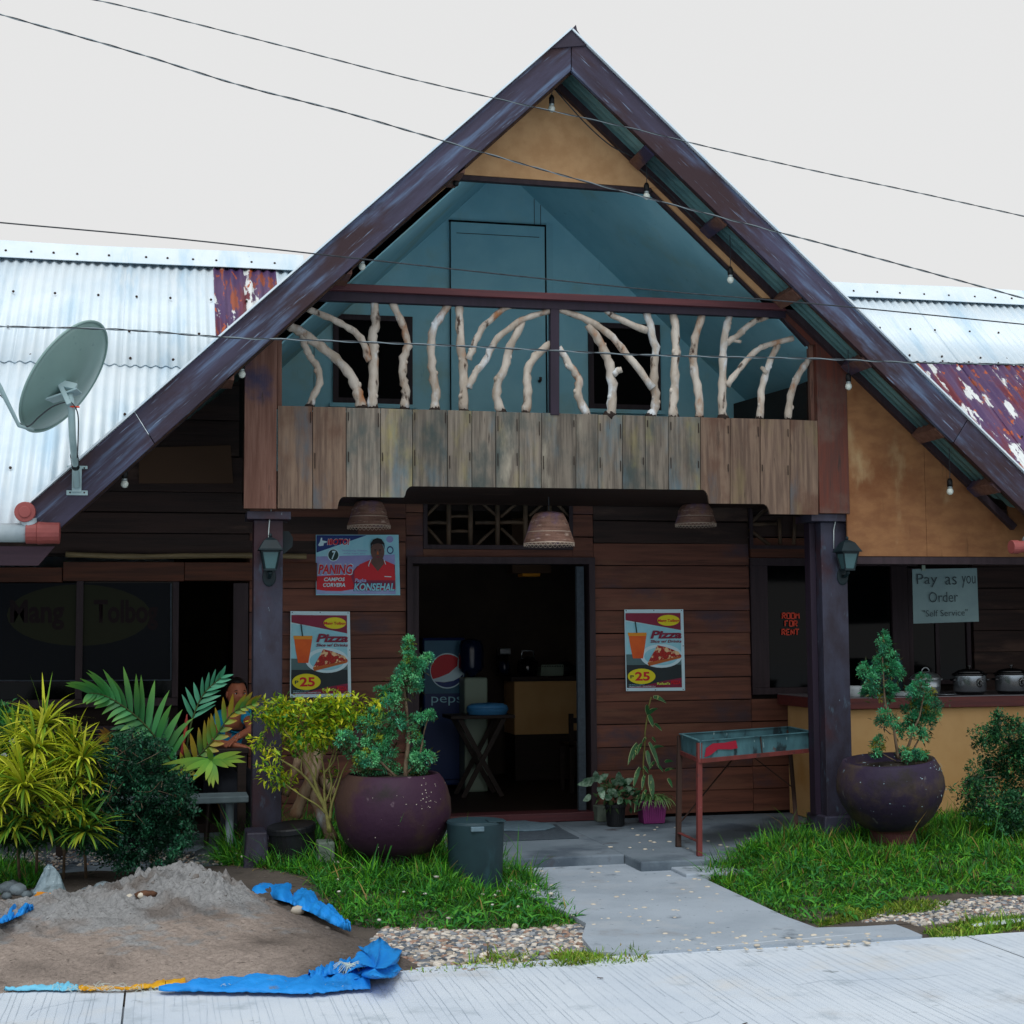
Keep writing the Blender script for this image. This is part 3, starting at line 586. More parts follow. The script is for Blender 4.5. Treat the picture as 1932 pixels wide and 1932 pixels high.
# rail: lit upper member, recessed lower member
r0, r1 = W(585, 533, YG-.055), W(1512, 575, YG-.055); MB().bar(r0+[0, .05, -.02], r1+[0, .05, -.02], .10, .05).build('top_rail', 'rail_red', bal, bevel=.004)
r0, r1 = W(548, 556, YG+.02), W(1480, 592, YG+.02); MB().bar(r0, r1, .06, .075).build('lower_rail', 'purple_wood', bal, bevel=.004)
r0, r1 = W(1045, 572, YG+.03), W(1045, 784, YG+.03); MB().bar(r0, r1, .068, .07, up=(0, 1, 0)).build('center_post', 'purple_wood', bal, bevel=.004)
r0, r1 = W(470, 652, YG+.02), W(582, 562, YG+.02)
def branch(k, pts, wpx, Y=YG+.045, taper=.85, flag=True):
    n = 4; P_ = spline([W(*z(k, x_, y_), Y) for x_, y_ in pts], n)
    for p in P_[1:-1]: p += np.array([random.gauss(0, .004), random.gauss(0, .004), 0])
    m_ = len(P_); r0 = wpx*.3/2/228.; rad = [r0*(1-(1-taper)*i/(m_-1))*(1+.12*math.sin(i*2.3+pts[0][0])+random.uniform(-.05, .08)) for i in range(m_)]
    rad[0] *= 1.12
    m = MB(); m.tube(P_, rad, 10, mi=0)
    # knots
    for q in range(2):
        j = random.randrange(2, m_-2) if m_ > 5 else 1; m.ball(P_[j]+np.array([random.choice((-1, 1))*rad[j]*.75, -rad[j]*.4, 0]), rad[j]*.5, 7, (1, 1, 1.3), jit=.1)
    if flag: p = P_[0]; m.ball(p+[0, -.004, .0], rad[0]*1.1, 8, (1.05, 1, .8), jit=.15, mi=1)
    return m.build('branch_baluster', ['branch', 'branch_cut'], bal, smooth=True)
for pts, w_ in (([(335,950),(355,890),(400,800),(385,700),(345,640),(315,580),(290,490)], 42), ([(665,955),(640,860),(600,760),(500,640),(380,550),(270,470),(205,440)], 58),
        ([(735,958),(740,800),(735,600),(735,500),(755,420),(740,275)], 56), ([(935,960),(940,850),(922,760),(935,640),(955,540),(920,430),(850,280)], 47),
        ([(1125,970),(1130,850),(1110,700),(1100,550),(1130,430),(1215,295)], 50), ([(1305,975),(1305,800),(1300,650),(1280,450),(1280,300)], 54),
        ([(1545,982),(1510,850),(1560,700),(1600,570),(1675,410)], 52), ([(1695,988),(1710,850),(1705,740),(1760,630),(1855,550)], 50)): branch('I', pts, w_)
for pts, w_ in (([(715,660),(660,520),(560,440),(440,380),(320,330)], 40), ([(1335,650),(1380,540),(1440,430),(1560,330),(1630,312)], 38), ([(1335,830),(1380,730),(1450,650),(1500,540),(1600,450),(1700,390),(1845,345)], 40)): branch('I', pts, w_, YG+.03, flag=False)
for pts, w_ in (([(312,1005),(255,880),(260,780),(200,690),(130,575)], 47), ([(455,1005),(470,850),(450,680),(400,560),(320,430)], 56), ([(710,1012),(745,920),(730,800),(740,650),(725,500),(685,355)], 50),
        ([(855,1020),(860,850),(865,650),(870,480),(850,358)], 54), ([(1015,1022),(1010,850),(985,700),(985,560),(1035,365)], 50), ([(1165,1022),(1160,850),(1165,650),(1180,480),(1205,375)], 50),
        ([(1395,1028),(1410,850),(1450,700),(1510,560)], 42), ([(1575,1028),(1590,880),(1640,750),(1705,650)], 44)): branch('J', pts, w_)
for pts, w_ in (([(725,830),(560,620),(440,480),(280,390),(130,335)], 42), ([(690,470),(540,410),(425,340)], 38), ([(1190,545),(1260,500),(1350,420),(1445,383)], 38), ([(1190,815),(1260,720),(1370,600),(1450,560),(1605,518)], 38), ([(475,745),(500,722),(530,714)], 40), ([(1440,735),(1405,700)], 26), ([(1225,530),(1278,540)], 22)): branch('J', pts, w_, YG+.03, flag=False)
# balcony back wall, door, windows, lining
CO = .12
def ceil(x_): return zroof(x_)-CO
xl0, xr0_ = .66, 5.08
bw = MB().prism([np.array([xl0, YB, FLZ]), np.array([xr0_, YB, FLZ]), np.array([xr0_, YB, ceil(xr0_)]), np.array([XA, YB, ceil(XA)]), np.array([xl0, YB, ceil(xl0)])], .05).build('balcony_wall', 'teal_paint', bld)
for s_, x0, x1 in ((-1, xl0, XA), (1, XA, xr0_)):
    MB().add([(x0, YG+.08, ceil(x0)), (x1, YG+.08, ceil(x1)), (x1, YB, ceil(x1)), (x0, YB, ceil(x0))], [(0,1,2,3)]).build('ceiling_lining', 'teal_paint', bw, thick=.01)
for x_ in (xl0-.02, xr0_): MB().add([(x_, YG+.03, FLZ-.1), (x_, YB, FLZ-.1), (x_, YB, zroof(x_)-.03), (x_, YG+.03, zroof(x_)-.03)], [(0,1,2,3)]).build('side_wall', 'wall_board_dark', bw, thick=.02)
def frame(parent, pts, Y, wd_, dep, mat, name='frame'):
    P_ = poly(pts, Y); x0, x1 = P_[0][0], P_[1][0]; z1, z0 = P_[0][2], P_[2][2]; m = MB()
    m.box(x0, x1, Y, Y+dep, z1-wd_, z1); m.box(x0, x1, Y, Y+dep, z0, z0+wd_); m.box(x0, x0+wd_, Y+.002, Y+dep-.002, z0+wd_, z1-wd_); m.box(x1-wd_, x1, Y+.002, Y+dep-.002, z0+wd_, z1-wd_)
    return m.build(name, mat, parent), (x0, x1, z0, z1)
for k, pts in (('I', [(487, 362), (985, 372), (985, 935), (487, 930)]), ('J', [(320, 415), (770, 428), (785, 972), (325, 966)])):
    fr, (x0, x1, z0, z1) = frame(bw, [z(k, *p) for p in pts], YB-.03, .045, .035, 'dark_frame', 'window')
    MB().box(x0+.04, x1-.04, YB-.012, YB-.003, z0+.04, z1-.04).build('black_window_sheet', 'window_dark', bw)  # black sheet over the wall; the unlit room is put into its colour
    MB().box(x0-.03, x1+.03, YB-.05, YB-.002, z0-.035, z0-.002).build('window_sill', 'teal_paint', bw)
dl, dr = W(849, 425, YB)[0], W(1026, 430, YB)[0]; dt = W(930, 424, YB)[2]
MB().box(dl, dr, YB-.03, YB-.002, FLZ, dt).build('door', 'teal_door', bw, bevel=.004)
m = MB(); m.box(dl-.012, dr+.012, YB-.034, YB-.006, dt+.002, dt+.014); m.box(dr+.002, dr+.012, YB-.034, YB-.006, FLZ, dt); m.box(dl-.006, dl-.002, YB-.034, YB-.006, FLZ, dt); m.build('door_reveal', 'black_gap', bw)
MB().box(dr+.014, dr+.075, YB-.02, YB-.002, FLZ, dt+.03).build('door_trim', 'teal_door', bw)
MB().box(dl+.05, dr-.05, YB-.034, YB-.031, dt-.10, dt-.095).build('door_groove', 'dark_frame', bw)
for u_ in (1010, 1022, 592): x_ = W(u_, 700, YB)[0]; MB().box(x_, x_+.004, YB-.004, YB+.01, FLZ, ceil(x_)-.02).build('panel_seam', 'dark_frame', bw)
MB().tube([(dr-.06, YB-.03, FLZ+1.0), (dr-.06, YB-.07, FLZ+1.0), (dr-.06, YB-.075, FLZ+1.03)], .012, 8).build('door_knob', 'rust_dark', bw, smooth=True)
pa, pb = W(1390, 762, YB-.02), W(1528, 722, YG+.16); MB().add([pa, pb, np.array([pb[0], pb[1], FLZ]), np.array([pa[0], pa[1], FLZ])], [(0,1,2,3)]).build('side_screen', 'dark_wood', bal, thick=.03)
# ---------------------------------------------------------------- pillars
for i, (ul, ur, cl, cr, vt) in enumerate(((478, 533, 466, 549, 967), (1557, 1602, 1531, 1611, 971))):
    xa, xb = W(ul, 1200, YP)[0], W(ur, 1200, YP)[0]; zt = W(ul, vt+14, YP)[2]; dp = .22 if i else .2
    if i: xa = xb-.215
    p = MB().box(xa, xb, YP, YP+dp, 0, zt).build('pillar', 'pillar_paint', bld, bevel=.006)
    ca, cb = W(cl, 970, YP-.06)[0], W(cr, 970, YP-.06)[0]
    MB().box(ca, cb, YP-.06, YP+dp+.03, zt+.002, zt+.058).build('cap', 'pillar_paint', p, bevel=.004)
    MB().prism([(xa-.07, YP-.08, 0), (xb+.02, YP-.08, 0), (xb+.0, YP-.05, .2), (xa-.04, YP-.05, .2)], dp+.12).build('plinth', 'pillar_paint', p, bevel=.01)
    if i: MB().box(xa-.05, xa-.004, YP+.10, YP+.2, .2, zt-.002).build('side_post', 'purple_wood', p)
# ---------------------------------------------------------------- front wall: boards round the openings
def wx(u, v=1200, Y=YW): return float(W(u, v, Y)[0])
def wz(u, v, Y=YW): return float(W(u, v, Y)[2])
BH = .197
xc, xdl, xdr, xw = wx(470), wx(766), wx(1121), wx(1415)
fw = MB().box(xc, xdl, YW+.05, YW+.12, 0, 2.75).build('front_wall', 'backing', bld)
m = MB(); m.box(xdr, xw+.9, YW+.05, YW+.12, 0, 1.06); m.box(xdr, xw, YW+.05, YW+.12, 1.06, 2.75); m.box(xdl, xdr, YW+.05, YW+.12, 2.66, 2.75); m.build('wall_backing', 'backing', fw)
def board(x0, x1, z0, z1, mat='wall_board', Y=YW, parent=None):
    t = random.uniform(-.004, .004); s0, s1 = random.uniform(-.004, .004), random.uniform(-.004, .004); g_ = .004
    m = MB(); lap = .012                                    # lapped: the foot of each board stands proud
    vs = [(x0, Y-lap+t, z0+g_+s0), (x1, Y-lap+t, z0+g_+s1), (x1, Y+.04, z0+g_+s1), (x0, Y+.04, z0+g_+s0), (x0, Y+t*.3, z1-g_+s0), (x1, Y+t*.3, z1-g_+s1), (x1, Y+.04, z1-g_+s1), (x0, Y+.04, z1-g_+s0)]
    m.add(vs, [(0,3,2,1),(4,5,6,7),(0,1,5,4),(1,2,6,5),(2,3,7,6),(3,0,4,7)]); return m.build('wall_board', mat, parent or fw)
zb = .02; k = 0
while zb < 2.74:
    zt = min(zb+BH, 2.75)
    board(xc, xdl-.002, zb, zt)
    cut = xw-.002 if zb < 2.9 else 0
    if zt <= 2.02+.1: board(xdr+.002, xw-.002, zb, zt)
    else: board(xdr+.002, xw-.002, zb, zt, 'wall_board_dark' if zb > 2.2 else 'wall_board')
    if zt < 1.08: board(xw+.002, xw+.86, zb, zt)
    k += 1; zb += BH
xtl, xtr = wx(799), wx(1082)
zh0, zh1 = wz(900, 1035), wz(900, 938)
for x0, x1 in ((xdl+.002, xtl-.002), (xtr+.002, xdr-.002)):
    zz_ = 2.24
    while zz_ < 2.74: board(x0, x1, zz_, min(zz_+BH, 2.74)); zz_ += BH
board(xtl, xtr, zh1+.002, 2.78); board(xtl, xtr, 2.235, zh0-.002)
# transom lattice of dark bamboo
tf, _ = frame(bld, [(799, 936), (1081, 944), (1081, 1037), (799, 1034)], YW-.02, .035, .05, 'dark_frame', 'transom')
def stick(x0, y0, x1, y1, w_): m = MB(); a, b_ = W(*z('P', x0, y0), YW+.01), W(*z('P', x1, y1), YW+.01); m.tube([a, (a+b_)/2+[0, 0, .004], b_], [w_, w_*1.1, w_*.95], 8); m.build('lattice_stick', 'dark_bamboo', tf, smooth=True)
for x_ in (490, 695, 950, 1215, 1440): stick(x_+random.uniform(-6, 6), 225, x_, 690, .021)
for a in ((285, 395, 440, 240), (285, 505, 440, 685), (740, 230, 940, 400), (980, 410, 1190, 235), (740, 690, 920, 520), (985, 515, 1160, 690), (1460, 240, 1620, 400), (1250, 400, 1440, 240), (510, 405, 680, 405), (510, 545, 680, 545)): stick(*a, .013)
for a in ((285, 465, 470, 465), (740, 465, 930, 465), (975, 462, 1195, 462)): stick(*a, .016)
# door frame, sliding leaf edge, threshold
df = MB().box(wx(767), wx(777), YW-.05, YW+.14, .02, wz(900, 1054)).build('door_frame', 'dark_frame', bld)
m = MB(); m.box(wx(1110), wx(1121), YW-.05, YW+.14, .02, wz(900, 1056)); m.build('door_jamb', 'dark_frame', df)
MB().box(wx(767), wx(1121), YW-.055, YW+.14, wz(900, 1066)+.01, wz(900, 1054)+.012).build('door_head', 'dark_frame', df)
MB().box(wx(767), wx(1118), YW-.09, YW+.14, .0, .075).build('threshold', 'rail_red', df, bevel=.006)
MB().box(wx(1089), wx(1103), YW+.0, YW+.05, .078, wz(900, 1068)).build('sliding_door', 'mat_grey', bld, bevel=.003)
MB().box(wx(777)+.003, wx(793), YW+.06, YW+.11, .078, wz(900, 1068)).build('sliding_door', 'dark_frame', bld, bevel=.003)
# right windows: 'room for rent' pane, next pane, post, dark hatch
zs0, zs1 = wz(1450, 1297), wz(1450, 1068)
wr0, wr1 = xw+.005, wx(1732)
win = MB().box(wr0, wx(1448), YW-.03, YW+.06, zs0, zs1).build('window', 'dark_frame', bld)
MB().box(wr0, wr1, YW-.035, YW+.06, zs0-.06, zs0-.002).build('sill', 'dark_frame', win)
MB().box(wr0, wr1, YW-.035, YW+.06, zs1+.002, zs1+.07).build('head', 'dark_frame', win)
MB().box(wx(1682), wx(1712), YW-.03, YW+.06, zs0, zs1).build('mullion', 'dark_frame', win)
MB().box(wx(1548), wx(1560), YW-.03, YW+.06, zs0, zs1).build('mullion', 'dark_frame', win)
MB().box(wx(1448), wx(1548), YW, YW+.012, zs0, zs1).build('pane', 'glass', win)
MB().box(wx(1560), wx(1682), YW, YW+.012, zs0, zs1).build('pane', 'glass', win)
# lettering ROOM FOR RENT made of painted strokes
LET = dict(R=[[(0,0),(0,1)],[(0,0),(.8,0),(.85,.45),(0,.5)],[(.3,.5),(.9,1)]], O=[[(0,0),(0,1),(.9,1),(.9,0),(0,0)]], M=[[(0,1),(.05,0),(.45,.45),(.85,0),(1,1)]],
           F=[[(0,0),(0,1)],[(0,0),(.8,0)],[(0,.45),(.3,.45)]], E=[[(.85,0),(0,0),(0,1),(.85,1)],[(0,.5),(.7,.5)]], N=[[(0,1),(0,0),(.85,1),(.9,0)]], T=[[(0,0),(1,0)],[(.5,0),(.45,1)]])
m = MB()
for word, x0, y0, hw, hh, st_ in (('ROOM', 1539, 958, 22, 34, 28), ('FOR', 1556, 1007, 22, 33, 28), ('RENT', 1537, 1060, 22, 34, 28)):
    for i, ch in enumerate(word):
        for pl in LET[ch]:
            P_ = [W(*z('F', x0+i*st_+p[0]*hw, y0+p[1]*hh), YW-.012) for p in pl]
            for a, b_ in zip(P_, P_[1:]): m.bar(a, b_, .010, .006, up=(0, 1, 0))
m.build('room_for_rent_lettering', 'led_red', win)
hz0, hz1 = wz(1800, 1262), wz(1800, 1190)
m = MB(); m.box(wr1, 8.6, YW+.05, YW+.12, 0, 2.75); m.build('wall_backing', 'backing', fw)
hx0, hx1 = wx(1714), wx(1826)
ht, _ = frame(bld, [(1712, 1072), (1828, 1072), (1828, 1290), (1712, 1290)], YW-.02, .04, .05, 'dark_frame', 'window')
MB().box(hx0+.04, hx1-.03, YW, YW+.012, wz(1770, 1288), wz(1770, 1075)).build('pane', 'glass', ht)
MB().box(wx(1764), wx(1771), YW-.015, YW-.002, wz(1770, 1288), wz(1770, 1080)).build('mullion', 'dark_frame', ht)
zb = .02
while zb < 2.7:
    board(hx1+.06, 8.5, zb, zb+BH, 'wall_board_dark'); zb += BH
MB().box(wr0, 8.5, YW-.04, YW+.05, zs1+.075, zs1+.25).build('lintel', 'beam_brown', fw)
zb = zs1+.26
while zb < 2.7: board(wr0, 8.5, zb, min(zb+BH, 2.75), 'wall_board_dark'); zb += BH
# second lattice vent at the upper right of the porch
tf2, _ = frame(bld, [(1414, 940), (1545, 950), (1545, 1036), (1414, 1034)], YW-.06, .03, .04, 'dark_frame', 'transom')
for (x0, y0, x1, y1) in ((1340, 400, 1500, 395), (1330, 430, 1460, 530), (1520, 360, 1525, 525), (1620, 350, 1610, 525), (1340, 390, 1450, 290)):
    a, b_ = W(*z('F', x0, y0), YW-.04), W(*z('F', x1, y1), YW-.04); MB().tube([a, b_], .018, 8).build('lattice_stick', 'dark_bamboo', tf2, smooth=True)
# left wing: windows with mullion, sill, boards, beam, bamboo pole
lzs, lzt = wz(150, 1318), wz(150, 1097)
xm0, xm1, xe1 = wx(144), wx(157), wx(325)
lw, = [MB().box(xm0, xm1, YW-.03, YW+.06, lzs, lzt).build('window', 'dark_frame', bld)]
MB().box(-3.6, xm0-.002, YW-.012, YW, lzs, lzt).build('pane', 'glass', lw); MB().box(xm1+.002, xe1, YW-.012, YW, lzs, lzt).build('pane', 'glass', lw)
MB().box(-3.6, xe1+.05, YW-.05, YW+.06, lzs-.07, lzs-.002).build('sill', 'dark_frame', lw, bevel=.005)
MB().box(xe1+.002, xe1+.05, YW-.03, YW+.06, lzs, lzt).build('jamb', 'dark_frame', lw)
MB().box(-3.6, xm0-.002, YW-.02, YW-.013, lzs+.14, lzs+.17).build('glazing_bar', 'dark_frame', lw)
m = MB(); m.box(-3.6, xe1+.05, YW+.04, YW+.1, 0, lzs-.07); m.box(-3.6, xc, YW+.05, YW+.12, 2.25, 4.15); m.box(-3.6, xe1+.05, YW+.02, YW+.03, lzs-.08, lzt+.05); m.build('wall_backing', 'backing', fw)
zb = .02
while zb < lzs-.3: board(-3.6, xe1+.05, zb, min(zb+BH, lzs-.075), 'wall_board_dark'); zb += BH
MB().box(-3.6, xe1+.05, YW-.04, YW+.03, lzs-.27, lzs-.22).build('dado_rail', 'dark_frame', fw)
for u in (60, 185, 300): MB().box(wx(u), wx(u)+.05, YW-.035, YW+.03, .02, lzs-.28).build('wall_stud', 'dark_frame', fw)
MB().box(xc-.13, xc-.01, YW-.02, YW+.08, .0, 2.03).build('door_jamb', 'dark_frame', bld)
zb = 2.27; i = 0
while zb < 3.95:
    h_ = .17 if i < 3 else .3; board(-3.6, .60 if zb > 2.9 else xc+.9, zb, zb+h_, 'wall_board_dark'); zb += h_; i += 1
xa, xb, xcc = wx(0)-3, wx(118), wx(596)
MB().box(xa, xb-.006, YW-.06, YW+.05, wz(60, 1099), wz(60, 1071)).build('beam', 'beam_brown', fw, bevel=.005)
MB().box(xb, wx(346), YW-.08, YW+.05, 2.045, 2.2).build('beam', 'beam_brown', fw, bevel=.005)
MB().box(wx(346)+.003, xcc, YW-.08, YW+.05, 2.05, 2.2).build('beam', 'beam_brown', fw, bevel=.005)
m = MB(); P_ = [W(124, 1046, YW-.1), W(250, 1050, YW-.1), W(345, 1049, YW-.1), W(470, 1048, YW-.1), W(578, 1050, YW-.1)]; P_ = spline(P_, 5); m.tube(P_, [.022*(1.12 if i % 5 == 0 else 1) for i in range(len(P_))], 10); m.build('bamboo_pole', 'bamboo', fw, smooth=True)
# plywood and open attic behind the left slope
MB().prism(poly([(262, 845), (435, 840), (440, 912), (262, 912)], YW-.03), .015).build('plywood_sheet', 'room_brown', fw)
# building shell (end walls, back wall, inner room)
sh = MB().box(-3.62, 8.62, 16.4, 16.5, 0, 3.2).build('rear_wall', 'room_dark', bld)
m = MB()
for x_ in (-3.65, 8.62): m.prism([(x_, 10.9, 0), (x_, 16.4, 0), (x_, 16.4, 1.8), (x_, YR, ZR-.05), (x_, 10.9, zwing(10.9)-.05)], .05, d=(1, 0, 0))
m.build('end_wall', 'wall_board_dark', sh)
kind(MB().box(-3.6, 8.6, YW+.12, 16.4, -.1, .06).build('room_floor', 'dark_wood'), 'structure')
MB().box(-3.6, 8.6, YW+.13, 16.4, 2.75, 2.8).build('room_ceiling', 'room_dark', sh)
MB().box(xc-.02, xc+.05, YW+.12, 16.4, .06, 2.75).build('partition', 'room_brown', sh)
MB().box(5.0, 5.06, YW+.13, 16.4, .06, 2.75).build('partition', 'room_brown', sh)
# ---------------------------------------------------------------- flat print on banners and posters
def flat(pts, Y, mat, parent, name): return MB().add([W(u, v, Y) for u, v in pts], [tuple(range(len(pts)))]).build(name, mat, parent)
def ell(cx, cy, rx_, ry_, n=28, a0=0, a1=360): return [(cx+rx_*math.cos(R(a0+(a1-a0)*i/n)), cy+ry_*math.sin(R(a0+(a1-a0)*i/n))) for i in range(n if a1-a0 >= 360 else n+1)]
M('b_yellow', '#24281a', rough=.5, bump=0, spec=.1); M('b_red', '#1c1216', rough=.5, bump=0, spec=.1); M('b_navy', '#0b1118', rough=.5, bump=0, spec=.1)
bn = thing('shop_banner', 'dark banner with a yellow oval and red lettering hung inside the left window', 'banner', W(150, 1200, YW-.02))
zV = lambda x_, y_: z('V', x_, y_)
# the banner hangs on the street side of the dark panes
YBn = YW-.045
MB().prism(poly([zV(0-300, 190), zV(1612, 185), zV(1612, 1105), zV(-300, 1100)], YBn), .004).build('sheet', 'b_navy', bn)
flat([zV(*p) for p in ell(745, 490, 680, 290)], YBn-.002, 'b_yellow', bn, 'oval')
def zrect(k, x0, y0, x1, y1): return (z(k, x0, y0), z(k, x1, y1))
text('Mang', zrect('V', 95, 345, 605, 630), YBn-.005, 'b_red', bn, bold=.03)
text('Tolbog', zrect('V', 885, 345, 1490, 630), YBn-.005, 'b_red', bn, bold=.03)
m = MB(); m.tube([W(*zV(1612, 190), YBn-.01), W(*zV(1612, 1100), YBn-.01)], .006, 6); m.tube([W(*zV(-200, 1105), YBn-.01), W(*zV(350, 1110), YBn-.01), W(*zV(1612, 1102), YBn-.01)], .005, 6); m.build('hem', 'mat_grey', bn)
m2 = MB().box(xm0, xm1, YBn-.03, YBn-.008, lzs, lzt).build('cover_strip', 'dark_frame', lw)
# pizza posters
def pizza_poster(c0, c1, c2, c3, Y, label):
    # corners in picture units: top-left, top-right, bottom-right, bottom-left
    t = thing('pizza_poster', label, 'poster', W((c0[0]+c1[0])/2, (c0[1]+c3[1])/2, Y), 'pizza posters on the wall')
    def q(x_, y_, dy=0):
        p = lerp(lerp(c0, c1, x_), lerp(c3, c2, x_), y_); return W(p[0], p[1], Y-dy)
    def fl(pts, d, mat, name): return MB().add([q(x_, y_, d) for x_, y_ in pts], [tuple(range(len(pts)))]).build(name, mat, t)
    n = 10; m = MB(); wob = lambda p, s, t_: p+np.array([0, .003*math.sin(s*9+t_*4), 0])
    m.strip([q(i/n, 0) for i in range(n+1)], [q(i/n, 1) for i in range(n+1)], 10, wob); m.build('sheet', 'p_white', t, thick=.002)
    A_ = .06; B_ = .96; D_ = .95; T_ = .045
    fl([(A_*.3, T_+.1), (D_, .24), (D_, .55), (A_*.3, .55)], .006, 'p_sky', 'sky_print')
    fl([(A_*.3, .55), (D_, .55), (D_, .70), (A_*.3, .70)], .0062, 'p_grey', 'middle_print')
    fl([(A_*.3, .68), (D_, .68), (D_, B_), (A_*.3, B_)], .007, 'p_dark', 'lower_print')
    fl([(A_*.3, T_), (D_, T_), (D_, .255), (A_*.3, .13)], .008, 'p_maroon', 'maroon_band')
    fl([(.35, .93), (.6, .885), (D_, .84), (D_, B_), (A_*.3, B_)], .008, 'p_maroon', 'maroon_band')
    def el(cx, cy, rx_, ry_, d, mat, name, n_=28): return fl([(cx+rx_*math.cos(2*math.pi*i/n_), cy+ry_*math.sin(2*math.pi*i/n_)) for i in range(n_)], d, mat, name)
    el(.745, .135, .19, .067, .010, 'p_yellow', 'logo_oval')
    el(.61, .572, .355, .145, .010, 'p_white', 'plate_print'); el(.61, .575, .29, .112, .0105, 'p_sky', 'plate_print')
    fl([(.55, .44), (.70, .465), (.90, .52), (.955, .57), (.93, .59), (.40, .695), (.375, .66)], .013, 'p_pizza', 'pizza_slice')
    fl([(.40, .695), (.375, .66), (.39, .65), (.94, .575), (.955, .585), (.93, .60)], .0135, 'p_crust', 'crust')
    fl([(.06, .30), (.37, .30), (.33, .48), (.30, .60), (.13, .60), (.09, .45)], .011, 'p_orange', 'juice_cup'); fl([(.05, .285), (.37, .285), (.365, .325), (.06, .325)], .0125, 'p_amber', 'cup_rim')
    fl([(.17, .15), (.19, .15), (.215, .29), (.195, .29)], .014, 'p_green', 'straw')
    el(.27, .82, .235, .095, .014, 'p_yellow', 'price_oval')
    def tx(s, x0, y0, x1, y1, mat, d=.017, **k):
        TEXTS.append((s, ((x0, y0), (x1, y1)), Y, mat, t, 'lettering', k.get('shear', 0), k.get('bold', 0), lambda u, v, d=d: q(u, v, d)))
    tx('Pizza', .43, .26, .965, .36, 'p_maroon', bold=.04, shear=.25); tx('Slice w/ Drinks', .43, .375, .96, .41, 'p_maroon', bold=.025, shear=.2)
    tx('Mang Tolbog', .565, .12, .93, .165, 'p_red', bold=.02); tx('P', .08, .805, .14, .845, 'p_green', bold=.02); tx('25', .16, .765, .41, .875, 'p_red', bold=.03)
    tx("Rafael's", .53, .895, .75, .925, 'p_lime', bold=.03); tx('PIZZA', .77, .875, .93, .92, 'p_red', bold=.04)
    tx('FOR ORDERS, PLS. CONTACT:', .05, .918, .32, .932, 'p_sky', .012); tx('09089233557 / 09089987154', .05, .938, .5, .953, 'p_white', .012)
    for x_, y_ in ((.03, .015), (.5, .012), (.97, .015), (.03, .985), (.5, .988), (.97, .985), (.985, .45)): MB().ball(q(x_, y_, .006), .005, 6).build('tack', 'steel', t)
    return t
pizza_poster((548, 1153), (660, 1154), (662.5, 1315), (547, 1316), YW-.03, 'pizza slice with drinks poster on the boards left of the doorway, under the election poster')
pizza_poster((1178, 1150), (1289, 1149.5), (1292.5, 1303), (1181, 1304), YW-.03, 'pizza slice with drinks poster alone on the boards right of the doorway')
# election poster
ep = thing('election_poster', 'election poster with man in red shirt, on wall beside the doorway', 'poster', W(676, 1065, YW-.03))
cE = ((596, 1009), (752, 1009), (755, 1123), (596, 1123))
def qe(x_, y_, d=0): p = lerp(lerp(cE[0], cE[1], x_), lerp(cE[3], cE[2], x_), y_); return W(p[0], p[1], YW-.03-d)
def fe(pts, d, mat, name): return MB().add([qe(x_, y_, d) for x_, y_ in pts], [tuple(range(len(pts)))]).build(name, mat, ep)
def s2(x_, y_): return ((x_-343)/852., (y_-100)/612.)
m = MB(); m.strip([qe(i/12, 0) for i in range(13)], [qe(i/12, 1) for i in range(13)], 8, lambda p, s, t: p+np.array([0, .003*math.sin(s*13+t*3), 0])); m.build('sheet', 'p_sky', ep, thick=.002)
fe([s2(*p) for p in ((350, 320), (1150, 300), (1150, 520), (350, 520))], .005, 'p_lilac', 'lilac_print')
fe([s2(*p) for p in ((350, 105), (865, 105), (350, 280))], .006, 'p_navy', 'navy_corner')
fe([s2(*p) for p in ((350, 520), (1150, 470), (1150, 700), (350, 700))], .007, 'p_red', 'red_print')
fe([s2(*p) for p in ((350, 655), (450, 668), (600, 670), (740, 650), (900, 665), (1150, 655), (1150, 700), (350, 700))], .008, 'p_lilac', 'lilac_print')
fe([s2(*p) for p in ((720, 470), (760, 420), (880, 370), (910, 350), (975, 400), (1040, 360), (1070, 380), (1150, 405), (1150, 640), (740, 640), (700, 520))], .010, 'p_maroon', 'shirt_print')
fe([s2(*p) for p in ((735, 470), (790, 400), (905, 350), (975, 470), (1035, 355), (1140, 400), (1150, 560), (735, 560))], .011, 'p_red', 'shirt_print')
fe([s2(*p) for p in ((915, 340), (1030, 340), (1040, 390), (975, 470), (905, 385))], .012, 'p_skin', 'neck_print')
fe([s2(*p) for p in ell(975, 270, 70, 98)], .014, 'p_skin', 'face_print'); fe([s2(*p) for p in ((905, 250), (905, 190), (930, 150), (975, 132), (1020, 145), (1048, 190), (1050, 250), (1035, 200), (980, 185), (920, 200))], .016, 'p_hair', 'hair_print')
fe([s2(*p) for p in ell(952, 262, 11, 4)], .0165, 'p_hair', 'eye_print'); fe([s2(*p) for p in ell(1000, 262, 11, 4)], .0165, 'p_hair', 'eye_print'); fe([s2(*p) for p in ((972, 268), (981, 268), (988, 300), (966, 300))], .0165, 'p_crust', 'nose_print'); fe([s2(*p) for p in ell(977, 325, 22, 5)], .0165, 'p_maroon', 'mouth_print')
fe([s2(*p) for p in ell(952, 248, 15, 3)], .0165, 'p_hair', 'brow_print'); fe([s2(*p) for p in ell(1001, 248, 15, 3)], .0165, 'p_hair', 'brow_print')
m = MB()
for a, b_ in (((905, 350), (880, 410)), ((880, 410), (885, 420)), ((1040, 355), (1055, 400)), ((1040, 522), (1110, 526))): m.bar(qe(*s2(*a), .0145), qe(*s2(*b_), .0145), .006, .002, up=(0, 1, 0))
m.build('collar_lines', 'p_white', ep)
